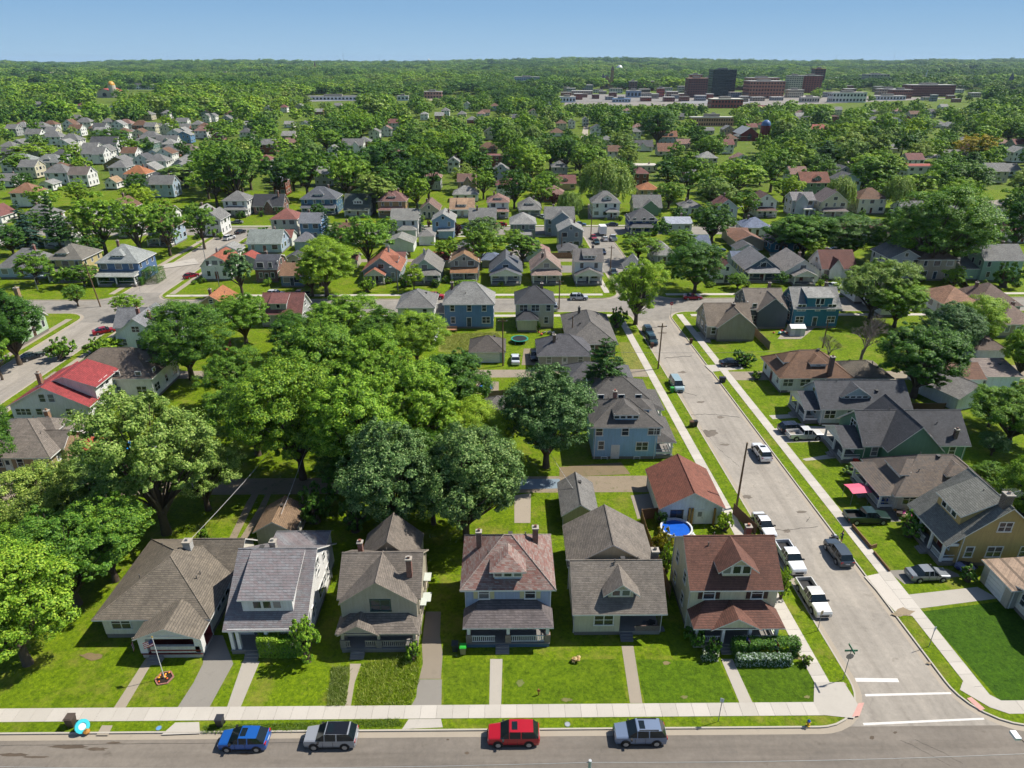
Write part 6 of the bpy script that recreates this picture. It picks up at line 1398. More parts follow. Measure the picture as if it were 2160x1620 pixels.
# ---------------------------------------------------------------- downtown and landmarks on the skyline
def big(label, x0, x1, top, base, color, depth=.6, cols=8, rows=5, glazed=False, roofc='c8c4bc', name='office_building', cat='building', k=.9, win='2a2f36', fl=True):
    cxp = (x0 + x1) / 2; gx, gy = G(cxp, base, .1); z0 = terrain(gx, gy); zc = P(gx, gy, 5)[2]
    w = (x1 - x0) * zc / FPX; h = max(4.0, height_at(gx, gy, top)); d = w * depth
    o = empty(name, (gx, gy + d / 2, z0), 0, label, cat)
    wm = plain(color, .35 if glazed else .8, k)
    MB().box(-w / 2, w / 2, -d / 2, d / 2, -1, h).build('wall', wm, o)
    MB().box(-w / 2 - .4, w / 2 + .4, -d / 2 - .4, d / 2 + .4, h, h + .9).build('parapet', plain(roofc, .8, .75), o)
    if rows:
        m = MB()
        for sd, L, off in ((0, w, d / 2), (1, d, w / 2), (3, d, w / 2)):
            n = cols if sd == 0 else max(2, int(cols * depth))
            for r in range(rows):
                for c in range(n):
                    u0 = -L / 2 + L * (c + .22) / n; u1 = -L / 2 + L * (c + .78) / n; za = h * (r + .28) / rows; zb = h * (r + .76) / rows
                    q = [rot(sd, u, -off - .12) for u in (u0, u1)]
                    m.face([(*q[0], za), (*q[1], za), (*q[1], zb), (*q[0], zb)])
        wo_ = m.build('windows', plain(win, .2, .8) if not glazed else plain('0f1a20', .1, .8), o); wo_['kind'] = 'stuff'
    if fl: MB().box(-w * .2, w * .15, -d * .2, d * .2, h + .9, h + 3.4).build('plant_room', plain('9a968e', .8), o)
    e = max(w, d) / 2
    HOUSE_BOX.append((gx, gy + d / 2, e + 2, x0, x1, top, base, .12)); return o, gx, gy, w, h, d
big('black glass office tower, tallest block of downtown', 1499, 1548, 148, 204, '16242b', .7, 16, 11, True, '202a30')
big('dark brick block left of the black tower', 1449, 1490, 166, 206, '6a4038', .7, 8, 8, roofc='b89078')
big('tan office block behind the dark brick block', 1452, 1478, 158, 196, 'c08a70', .5, 6, 7)
big('pale slab between the dark brick block and the black tower', 1486, 1497, 164, 200, 'c8b8a4', .8, 3, 7)
big('broad tan brick block right of the black tower', 1578, 1652, 172, 208, 'a8745c', .6, 12, 5)
big('upper tan brick block behind the broad one', 1574, 1640, 165, 200, 'b07c64', .4, 10, 5)
big('pale stone half of the tall downtown hotel', 1661, 1690, 160, 196, 'd0c4b0', .8, 6, 9)
big('red brick half of the tall downtown hotel', 1690.5, 1730, 160, 196, '9c4a40', .6, 7, 9)
big('dark red tower behind the downtown hotel', 1713, 1735, 146, 190, '6c3c38', .9, 4, 9, roofc='b06048')
big('concrete courthouse block right of downtown', 1826, 1872, 158, 184, 'c8bca4', .6, 7, 5)
big('dark block left of the concrete courthouse block', 1812, 1828, 160, 180, '7a544c', .8, 3, 4)
big('long red brick block on the right of downtown', 1918, 2012, 180, 204, '8c4c44', .4, 20, 5)
big('long white building in front of downtown', 1754, 1826, 196, 216, 'e8e6e0', .35, 10, 2)
big('low red brick hall in front of the black tower', 1500, 1566, 210, 228, '9c4840', .5, 10, 2, roofc='e4dcd0')
big('red brick block right of the stone church', 1351, 1380, 172, 191, 'a8584e', .7, 6, 4)
big('dark brick house with peaked top beside the red brick block', 1327, 1343, 172, 193, '7c5c54', .9, 3, 4)
big('grey apartment slab left of the stone church', 1085, 1138, 163, 186, 'a8b4c4', .4, 14, 7)
big('small red brick building in the middle of downtown', 1386, 1401, 187, 205, 'b0584c', .8, 4, 3)
big('beige low block right of downtown', 1852, 1900, 188, 205, 'b8a890', .4, 9, 3)
big('brick warehouse left of the long red brick block', 1880, 1922, 190, 208, '94604e', .5, 9, 3)
big('brick school with pale bands on the far left ridge', 30, 110, 156, 168, 'b08474', .3, 18, 2, roofc='e0d8cc')
big('white clinic on the far left slope', 262, 335, 180, 189, 'e8eaea', .25, 14, 2)
big('red brick mansion on the far left ridge', 462, 486, 157, 166, 'b05048', .6, 5, 2)
big('brick college hall beyond the trees at centre', 1016, 1064, 162, 174, '9a6058', .35, 10, 2)
big('low orange brick school before downtown', 1457, 1550, 249, 266, 'c8987c', .22, 18, 2)
big('white store building on the left of downtown', 1180, 1214, 205, 216, 'dce4ea', .5, 5, 1)
big('blue-grey warehouse by the rail yard', 1322, 1352, 192, 206, '8fa0b4', .6, 4, 1)
big('long low blue-roofed shed by the rail yard', 1292, 1330, 209, 216, 'b8c8d8', .3, 6, 1, roofc='7fa4d0')
big('cream arcade building below the red tower', 1660, 1694, 190, 206, 'd8d0b8', .5, 8, 3)
big('pale hall left of the white long building', 1690, 1728, 206, 216, 'd8ccc0', .4, 7, 1, roofc='f0e8e0')
big('white warehouse right of the white long building', 1842, 1910, 203, 211, 'e4e6e6', .3, 10, 1)
big('row of pale shops at the left of the trees', 650, 760, 204, 212, 'd8dce2', .15, 14, 1)
big('brick shop row right of the pale shops', 895, 932, 194, 208, 'b08878', .5, 6, 2)
big('small white hall by the field', 838, 862, 203, 212, 'e8ecf0', .5, 3, 1)
rgd = random.Random(9)
DT = [(1205, 196, 18), (1238, 200, 24), (1262, 196, 20), (1300, 197, 26), (1360, 197, 22), (1408, 196, 20), (1418, 204, 24), (1444, 214, 20), (1478, 213, 22), (1600, 213, 26), (1640, 212, 24), (1745, 190, 18), (1770, 186, 20), (1790, 192, 18), (1560, 190, 14), (1404, 178, 18), (1424, 183, 16), (1745, 205, 14), (1940, 173, 24), (1980, 176, 22), (2020, 196, 26), (1310, 186, 14), (1232, 206, 14)]
for i, (u, v, w_) in enumerate(sorted(DT)):
    c_ = rgd.choice(['b8a898', '9a6a5a', 'c8c0b4', 'a8a8ac', 'd4cfc6', '8a7468'])
    big('low flat-roofed shop block of downtown, %s from left' % ordinal(i), u - w_ / 2, u + w_ / 2, v - rgd.uniform(6, 11), v, c_, .7, 5, 2, name='shop_block', fl=False, roofc=rgd.choice(['c8c4bc', 'e0dcd6', '9a948c']))
def clash(u0, u1, v0, v1): return any(q[7] == .12 and max(0, min(u1, q[4]) - max(u0, q[3])) * max(0, min(v1, q[6]) - max(v0, q[5])) > .35 * (u1 - u0) * (v1 - v0) for q in HOUSE_BOX)
D2 = []
for t_ in range(400):
    u, v = rgd.uniform(1190, 2060), rgd.uniform(176, 216); w_ = rgd.uniform(11, 26); h_ = rgd.uniform(5, 13)
    if len(D2) >= 46 or clash(u - w_ / 2, u + w_ / 2, v - h_, v) or any(abs(u - q[0]) < (w_ + q[2]) * .45 and abs(v - q[1]) < 5 for q in D2): continue
    D2.append((u, v, w_, h_))
for i, (u, v, w_, h_) in enumerate(sorted(D2)):
    big('distant downtown building with flat roof, %s from left among its neighbours' % ordinal(i), u - w_ / 2, u + w_ / 2, v - h_, v, rgd.choice(['a45c4e', 'b88470', 'c8bcac', '9aa0a8', 'd8d2c8', '8c5a50', 'b0a090']), .7, 5, 3 if h_ > 9 else 2, name='downtown_building', fl=False, roofc=rgd.choice(['d8d4cc', 'b8b0a8', 'e8e4de']))
# stone church with tower, dome, white spire, steeples
def church(label, u, v, w_, h_, color, roofc, tower=None, dome=None):
    gx, gy = G(u, v, .1); zc = P(gx, gy, 5)[2]; s = zc / FPX; w, h = w_ * s, h_ * s; o = empty('church', (gx, gy, terrain(gx, gy)), 0, label, 'church')
    wm, rm = plain(color, .85, .7), plain(roofc, .7, .7); m = MB(); wall_mesh(m, 'gy', -w / 2, w / 2, 0, w * 1.6, -1, h * .6, h * .5); m.build('nave', wm, o)
    MB().solid(roof_faces('gy', -w / 2, w / 2, 0, w * 1.6, h * .6, h * .5, .6), .4).build('roof', [rm, wm], o)
    MB().face([(-w * .12, -.1, h * .15), (w * .12, -.1, h * .15), (w * .12, -.1, h * .5), (0, -.1, h * .62), (-w * .12, -.1, h * .5)]).build('window', plain('2c3038', .3), o)
    for (tx, tw, th, tip, col) in (tower or []):
        MB().box(tx * s - tw * s / 2, tx * s + tw * s / 2, -tw * s * .2, tw * s * .8, -1, th * s).build('tower', wm, o)
        c = MB(); a = tw * s * .6; zt = th * s; cx_ = tx * s; cy_ = tw * s * .3
        for p, q in (((-a, -a), (a, -a)), ((a, -a), (a, a)), ((a, a), (-a, a)), ((-a, a), (-a, -a))): c.face([(cx_ + p[0], cy_ + p[1], zt), (cx_ + q[0], cy_ + q[1], zt), (cx_, cy_, zt + tip * s)])
        c.build('spire', plain(col, .6), o)
    if dome:
        dx, dr, dz, dc = dome; bm = MB(); n = 14; rr = dr * s; z0 = dz * s
        bm.tube((dx * s, 3, 0), (dx * s, 3, z0), rr * 1.02, rr * 1.02, n)
        prev = None
        for i in range(8):
            t = i / 7 * math.pi / 2; ring = [(dx * s + rr * math.cos(t) * math.cos(2 * math.pi * j / n), 3 + rr * math.cos(t) * math.sin(2 * math.pi * j / n), z0 + rr * 1.15 * math.sin(t)) for j in range(n)]
            if prev:
                for j in range(n): bm.face([prev[j], prev[(j + 1) % n], ring[(j + 1) % n], ring[j]], 1)
            prev = ring
        bm.build('dome', [wm, plain(dc, .3, .8)], o)
    HOUSE_BOX.append((gx, gy + w, w + 4, u - w_ / 2, u + w_ / 2, v - h_ - 14, v, .12)); return o
church('sandstone church with twin towers left of downtown', 1279, 188, 20, 24, 'b89468', '7c7a7a', [(-8, 5, 22, 10, '5a5c64'), (11, 6, 36, 10, '5a5048')])
church('pale church with gold dome and red roof on the far left', 222, 206, 34, 16, 'e4d8c8', 'c05040', None, (17, 7, 24, 'e0a83c'))
church('white domed hall on the ridge above downtown', 1304, 160, 18, 8, 'd8cfc4', 'c8bcae', None, (2, 7, 6, 'e8ecee'))
church('red-spired white church on the far ridge', 668, 157, 8, 7, 'e8e4e0', 'c8c4c0', [(-2, 3.4, 9, 12, '6a2c34')])
church('dark stone church at the right end of the skyline', 2134, 190, 14, 16, '6a625c', '50505a', [(-6, 6, 20, 14, '3c4658')])
church('dark brick church with blue dome and silver roof before downtown', 1580, 297, 36, 24, '8c3c3a', 'a8acb0', None, (34, 10, 30, '5878a8'))
church('grey-roofed gabled church at right of downtown', 1948, 182, 22, 18, '8a5c50', '8a6258', None)
gx, gy = G(1944, 184, .1); s_ = P(gx, gy, 5)[2] / FPX; o = empty('spire_monument', (gx, gy, 0), 0, 'slender leaning white spire right of downtown', 'monument')
MB().tube((0, 0, 0), (5 * s_, 0, 34 * s_), 2.6 * s_, .3 * s_, 6).build('shaft', plain('f0f0ee', .4, .85), o); MB().box(-4, 4, -4, 4, 0, 2).build('base', plain('c8c4bc'), o)
def mast(label, u, base, top, r=.6):
    gx, gy = G(u, base, .1); h = height_at(gx, gy, top) + 14; o = empty('radio_mast', (gx, gy, terrain(gx, gy) - 8), 0, label, 'mast')
    MB().tube((0, 0, 0), (0, 0, h), r, r * .5, 5).build('mast', plain('7c8694', .6), o); MB().box(-r * 2, r * 2, -r * 2, r * 2, h * .6, h * .6 + 2).build('platform', plain('8c96a4', .6), o)
for a in (('tall radio mast on the left horizon', 727, 150, 109), ('short radio mast right of the tall mast', 802, 147, 124), ('thin mast on the right horizon', 1881, 146, 118), ('thin mast above the dark red tower', 1760, 146, 124)): mast(*a)
gx, gy = G(905, 143, .1); o = empty('water_tower', (gx, gy, terrain(gx, gy)), 0, 'white water tower on the horizon', 'water tower')
MB().tube((0, 0, 0), (0, 0, 30), 3, 2.4, 8).build('stem', plain(WHITE), o)
b_ = MB(); pr_ = [(2.5, 28), (12, 34), (14, 39), (11, 44), (.3, 47)]
for (r0, z0), (r1, z1) in zip(pr_, pr_[1:]): b_.tube((0, 0, z0), (0, 0, z1), r0, r1, 14, caps=False)
b_.build('tank', plain('f2f4f6', .4, .85), o)
CLEARINGS += [(1215, 1420, 198, 214), (1450, 1570, 206, 216), (1268, 1294, 170, 192), (1500, 1548, 195, 230), (640, 770, 205, 213), (890, 1010, 206, 213), (40, 110, 160, 172), (1920, 2010, 192, 206), (1750, 1830, 202, 218), (255, 340, 183, 192), (185, 250, 195, 209)]
# open ground, parking and roads between the far trees
for nm, q, mt in (('downtown_ground', [(1200, 184), (1990, 176), (2060, 206), (1600, 224), (1190, 222)], asphalt('aaa39a', .58, '8f8578', .2, 8.0)), ('parking_lot', [(1225, 200), (1425, 198), (1440, 214), (1200, 215)], asphalt('a09c96', .6, '8f8578', .2, 3.0)), ('parking_lot', [(1440, 212), (1580, 208), (1585, 218), (1432, 219)], asphalt('a8a8aa', .6, '8f8578', .2, 4.0)), ('grass_field', [(1130, 206), (1270, 204), (1270, 214), (1120, 218)], grass('8ca040', 'c0b070', .5, .7, 20.0)), ('rail_field', [(900, 206), (1020, 206), (1010, 212), (890, 212)], dirt('c0b494')), ('parking_lot', [(650, 209), (770, 207), (765, 212), (648, 214)], asphalt('c4c4c4', .6, '8f8578', .2, 6.0)), ('far_street', [(1372, 187), (1384, 187), (1424, 222), (1396, 222)], RO3), ('far_street', [(1880, 345), (1975, 325), (2050, 322), (2052, 326), (1978, 330), (1892, 352)], RO3), ('parking_lot', [(1780, 322), (1830, 322), (1835, 345), (1790, 346)], RO3), ('pond_bank', [(2060, 425), (2120, 420), (2125, 445), (2065, 450)], dirt('b8b0a4')), ('far_street', [(1290, 345), (1300, 310), (1310, 310), (1312, 345)], RO3), ('far_street', [(1225, 290), (1236, 250), (1242, 250), (1240, 290)], dirt('d8ccb8')), ('side_street_far', [(1240, 462), (1262, 462), (1256, 430), (1240, 430)], GRAVEL)):
    pxsheet(nm, q, mt, .04 if nm == 'downtown_ground' else .3 if 'parking' in nm else .08)
CLEARINGS += [(1880, 1980, 322, 350), (1780, 1835, 318, 346), (2060, 2125, 418, 450), (1228, 1244, 250, 290), (1292, 1312, 310, 345)]
rg = random.Random(77)
belt = []
for (x, y) in spread(172, 262, 11.0, rg) + spread(262, 480, 9.6, rg) + spread(480, 660, 11.5, rg):
    if y < 262:
        if rg.random() < .32: continue
        if any(a - 1 < y < b + 1 for a, b in STREETS_Y) or (XL(y) - 3 < x < XR(y) + 3) or (BL - 3 < x < BR + 3): continue
    h = rg.uniform(11, 22) * (rg.uniform(.35, .74) if y < 262 else 1); r = h * rg.uniform(.38, .58)
    if in_clearing(x, y, h): continue
    u_, v_, _ = P(x, y, h * .4)
    if u_ < 430 and 262 < v_ < 425 and rg.random() < .4: continue
    if any(abs(x - a) < (r + b_r) * .62 and abs(y - b) < (r + b_r) * .62 for a, b, b_r, b_h in TREE_BOX): continue
    if not clear_of_houses(x, y, r, h) or hides(x, y, r, h): continue
    u, v, zc = P(x, y, h * .6)
    if u < -60 or u > 2220: continue
    belt.append((r * h / zc / zc, x, y, r, h, u))
    TREE_BOX.append((x, y, r, h))
del TREE_BOX[-len(belt):]
belt.sort(reverse=True)
n_single = max(0, 292 - len(NEAR_TREES))
single, rest = belt[:n_single], belt[n_single:]
tone = {'lime': 'yellow-green', 'fresh': 'bright green', 'mid': 'mid green', 'deep': 'dark green', 'olive': 'pale olive'}
zones = {}
for (s_, x, y, r, h, u) in single:
    z_ = 'between the middle and back streets' if y < 245 else 'just behind the back street houses' if y < 330 else 'in the belt beyond the back street'
    c_ = rg.choice(['fresh', 'mid', 'mid', 'deep', 'fresh', 'lime', 'olive', 'deep'])
    zones.setdefault((z_, c_), []).append((u, x, y, r, h))
for (z_, c_), L in zones.items():
    for i, (u, x, y, r, h) in enumerate(sorted(L)):
        add_tree(x, y, r, h, rg.choice(['mid_a', 'mid_b', 'mid_c', 'mid_d']), c_, '%s tree, %s of its tone from left %s' % (tone[c_], ordinal(i), z_), rg, group='trees of the tree belts', z=.02)
# woodland to the horizon: one object, crowns spread by geometry nodes
pts = [(x, y, 0.0, r / 5.4, h / 14.5) for (s_, x, y, r, h, u) in rest]
for (y0, y1, cell, hs_) in ((660, 1150, 15.5, (10, 22)), (1150, 1900, 21, (11, 23)), (1900, 3000, 30, (13, 24)), (3000, 4600, 46, (16, 27)), (4600, 7200, 76, (20, 32))):
    for (x, y) in spread(y0, y1, cell, rg):
        lf = 1 + .22 * (math.sin(x * .0061 + y * .0043) + math.sin(y * .0093 - x * .0031 + 1.3)) * rg.uniform(.6, 1.2); h = rg.uniform(*hs_) * lf; r = h * rg.uniform(.40, .60) * (1 + (cell > 20) * .35 + (cell > 30) * .4); z = terrain(x, y)
        u, v, zc = P(x, y, z + h)
        if u < -120 or u > 2280: continue
        if in_clearing(x, y, h) or not clear_of_houses(x, y, r * .8, h) or (y < 1500 and hides(x, y, r, h)): continue
        if 1200 < u < 2040 and 172 < v < 212 and rg.random() < .55: continue
        if rg.random() < .08 or math.sin(x * .013 + 2) * math.sin(y * .011 + x * .004) > .80 or (y < 1900 and (abs((x + y * .02) % 118 - 59) < 4.5 and rg.random() < .7)): continue
        pts.append((x, y, z - .5, r / 5.4, h / 14.5))
def wk(x, y):
    n = math.sin(x * .0083 + 1) + math.sin(y * .0061 + x * .0034) + .6 * math.sin(y * .021 - x * .017)
    return [2, 2, 2, 0, 3] if n > .7 else [1, 4, 5, 0, 1] if n < -.8 else [0, 0, 1, 2, 3, 3, 5]
me = bpy.data.meshes.new('woodland'); n_ = len(pts)
me.vertices.add(n_); me.vertices.foreach_set('co', np.array([p[:3] for p in pts], np.float32).ravel())
sc_ = me.attributes.new('tree_scale', 'FLOAT_VECTOR', 'POINT'); sc_.data.foreach_set('vector', np.array([(p[3], p[3], p[4]) for p in pts], np.float32).ravel())
rt_ = me.attributes.new('tree_turn', 'FLOAT', 'POINT'); rt_.data.foreach_set('value', np.array([rg.uniform(0, 6.28) for _ in pts], np.float32))
ix_ = me.attributes.new('tree_kind', 'INT', 'POINT'); ix_.data.foreach_set('value', np.array([rg.choice(wk(p[0], p[1])) for p in pts], np.int32))
wood = put('woodland', me); tag(wood, 'green woodland of countless trees reaching to the horizon', 'woodland', kind='stuff')
srcs = []
for i, (u, v, w_, top) in enumerate(((1130, 330, 44, 285), (480, 300, 40, 268), (1900, 330, 50, 280), (850, 330, 46, 290), (650, 300, 40, 262), (1480, 330, 44, 292))):
    o = tree_px(u, v, w_, top, 'far_%d' % i, None, ['mid green tree above the road north of the willow', 'bright green tree right of the hillside rows', 'dark green tree left of the right willow, further back', 'mid green tree beyond the large dark tree', 'yellow-green tree in the far left belt', 'pale olive tree left of the wide yellow-green tree'][i], rng=rg)
    srcs.append([c for c in o.children if c.name.startswith('crown')][0])
ng = bpy.data.node_groups.new('woodland', 'GeometryNodeTree')
ng.interface.new_socket('Geometry', in_out='INPUT', socket_type='NodeSocketGeometry'); ng.interface.new_socket('Geometry', in_out='OUTPUT', socket_type='NodeSocketGeometry')
gi, go = ng.nodes.new('NodeGroupInput'), ng.nodes.new('NodeGroupOutput'); gj = ng.nodes.new('GeometryNodeGeometryToInstance')
ip = ng.nodes.new('GeometryNodeInstanceOnPoints')
for o in reversed(srcs):
    oi = ng.nodes.new('GeometryNodeObjectInfo'); oi.inputs['Object'].default_value = o; oi.inputs['As Instance'].default_value = False; oi.transform_space = 'ORIGINAL'
    ng.links.new(oi.outputs['Geometry'], gj.inputs[0])
def named(nm, ty):
    a = ng.nodes.new('GeometryNodeInputNamedAttribute'); a.data_type = ty; a.inputs[0].default_value = nm; return a.outputs[0]
cx = ng.nodes.new('ShaderNodeCombineXYZ'); ng.links.new(named('tree_turn', 'FLOAT'), cx.inputs[2])
e2r = ng.nodes.new('FunctionNodeEulerToRotation'); ng.links.new(cx.outputs[0], e2r.inputs[0])
ng.links.new(gi.outputs[0], ip.inputs['Points']); ng.links.new(gj.outputs[0], ip.inputs['Instance'])
ip.inputs['Pick Instance'].default_value = True
ng.links.new(named('tree_kind', 'INT'), ip.inputs['Instance Index']); ng.links.new(e2r.outputs[0], ip.inputs['Rotation']); ng.links.new(named('tree_scale', 'FLOAT_VECTOR'), ip.inputs['Scale'])
ng.links.new(ip.outputs[0], go.inputs[0])
wood.modifiers.new('woodland', 'NODES').node_group = ng
print('trees single', len(single), 'woodland', len(pts), 'houses', HN[0], file=__import__("sys").stderr)
# ---------------------------------------------------------------- vehicles
TYRE, RIM, LAMP, TAIL, BLACK = plain('1c1c1e', .8, .7), plain('b8bcc0', .35, .8, .6), plain('f0f4f8', .15, .9), plain('b0161c', .25, .9), plain('141416', .6, .8)
GLASS2 = plain('1e2a30', .06, .6)
def loft(st, names):
    """st: stations (x, zs, zm, zb, zr, ys, ym, yb, yr); returns groups of faces by name"""
    R_ = [[(x, -ys, zs), (x, -ym, zm), (x, -yb, zb), (x, -yr, zr), (x, yr, zr), (x, yb, zb), (x, ym, zm), (x, ys, zs)] for (x, zs, zm, zb, zr, ys, ym, yb, yr) in st]
    G_ = {}
    for i in range(len(R_) - 1):
        for j in range(8):
            k = (j + 1) % 8; q = [R_[i][j], R_[i + 1][j], R_[i + 1][k], R_[i][k]]
            nm = 'body'
            if j in (2, 4): nm = names[i][0]
            elif j == 3: nm = names[i][1]
            G_.setdefault(nm, []).append(q)
    G_.setdefault('body', []).append(list(R_[0])); G_['body'].append(list(reversed(R_[-1])))
    return G_
CARS = {}
def car_kind(kind):
    if kind in CARS: return CARS[kind]
    # x runs from nose (+) to tail (-)
    if kind == 'sedan': L, W, H, wb, hood, ws, rt, rw, tail, belt = 4.75, .90, 1.45, 1.38, .78, (1.05, .25), (-.95,), (-1.75,), 1.02, .92
    elif kind == 'hatch': L, W, H, wb, hood, ws, rt, rw, tail, belt = 4.3, .89, 1.48, 1.30, .85, (1.15, .25), (-1.35,), (-2.0,), 1.0, .95
    elif kind == 'van': L, W, H, wb, hood, ws, rt, rw, tail, belt = 5.0, .97, 1.85, 1.5, .95, (1.75, .95), (-2.2,), (-2.42,), 1.1, 1.08
    else: L, W, H, wb, hood, ws, rt, rw, tail, belt = 4.65, .93, 1.70, 1.36, 1.0, (1.15, .40), (-1.75,), (-2.22,), 1.08, 1.08
    h = L / 2; a, b = ws; c, d = rt[0], rw[0]; s = .22 if kind in ('suv', 'van') else .17
    st = [(h, s + .18, .5, .62, .64, W * .70, W * .78, W * .74, W * .66), (h - .12, s + .05, .55, hood - .06, hood, W * .86, W * .92, W * .84, W * .72),
          (a + .05, s, .6, belt - .04, hood + .12, W * .93, W, W * .93, W * .80), (a, s, .6, belt, hood + .14, W * .93, W, W * .94, W * .84),
          (b, s, .6, belt, H - .03, W * .93, W, W * .95, W * .72), (b - .06, s, .6, belt, H, W * .93, W, W * .95, W * .72),
          ((b + c) / 2 + .05, s, .6, belt, H, W * .93, W, W * .95, W * .73), ((b + c) / 2 - .05, s, .6, belt, H, W * .93, W, W * .95, W * .73),
          (c, s, .6, belt + .02, H - .03, W * .93, W, W * .95, W * .71), (d, s + .02, .62, belt + .02, tail + .04, W * .92, W * .98, W * .92, W * .78),
          (-h + .08, s + .06, .62, tail - .08, tail - .02, W * .88, W * .94, W * .86, W * .74), (-h, s + .16, .6, tail - .22, tail - .2, W * .78, W * .84, W * .78, W * .7)]
    nm = [('body', 'body')] * 3 + [('side_window', 'windscreen')] + [('body', 'body')] + [('side_window', 'body'), ('body', 'body'), ('side_window', 'body'), ('side_window', 'rear_window')] + [('body', 'body')] * 2
    g = loft(st, nm); P_ = {}
    for k, fs in g.items():
        if k == 'side_window': continue
        m = MB(); [m.face(f) for f in fs]; P_[k] = m
    sw = []
    for sgn in (-1, 1):
        m = MB(); [m.face(f) for f in g['side_window'] if (f[0][1] < 0) == (sgn < 0)]; sw.append(m.mesh('side_window', GLASS2))
    out = dict(body=P_['body'].mesh('body', carpaint('808080'), smooth=.6), windscreen=P_['windscreen'].mesh('windscreen', GLASS2), rear_window=P_['rear_window'].mesh('rear_window', GLASS2), side=sw)
    out.update(L=L, W=W, wb=wb, r=.37 if kind in ('suv', 'van') else .33, lampz=.66 if kind != 'suv' else .78, tailz=.82 if kind == 'sedan' else .95, H=H); CARS[kind] = out
    return out
_wheel = {}
def wheels(root, wb, W, r, wf=None):
    if r not in _wheel:
        t = MB().tube((0, -.11, 0), (0, .11, 0), r, r, 16).mesh('tyre', TYRE, smooth=.6); q = MB()
        q.tube((0, -.125, 0), (0, .125, 0), r * .62, r * .62, 14)
        for i in range(5): q.tube((0, -.13, 0), (math.cos(i * 1.2566) * r * .6, -.13, math.sin(i * 1.2566) * r * .6), .05, .04, 4)
        _wheel[r] = (t, q.mesh('rim', RIM), MB().tube((0, -.05, 0), (0, .05, 0), r * 1.22, r * 1.22, 14).mesh('wheel_arch', BLACK))
    for sx in (wf if wf else wb, -wb):
        for sy in (-1, 1):
            put('wheel_arch', _wheel[r][2], root, (sx, sy * (W - .045), r + .02))
            o = put('wheel', _wheel[r][0], root, (sx, sy * (W - .07), r)); put('rim', _wheel[r][1], o)
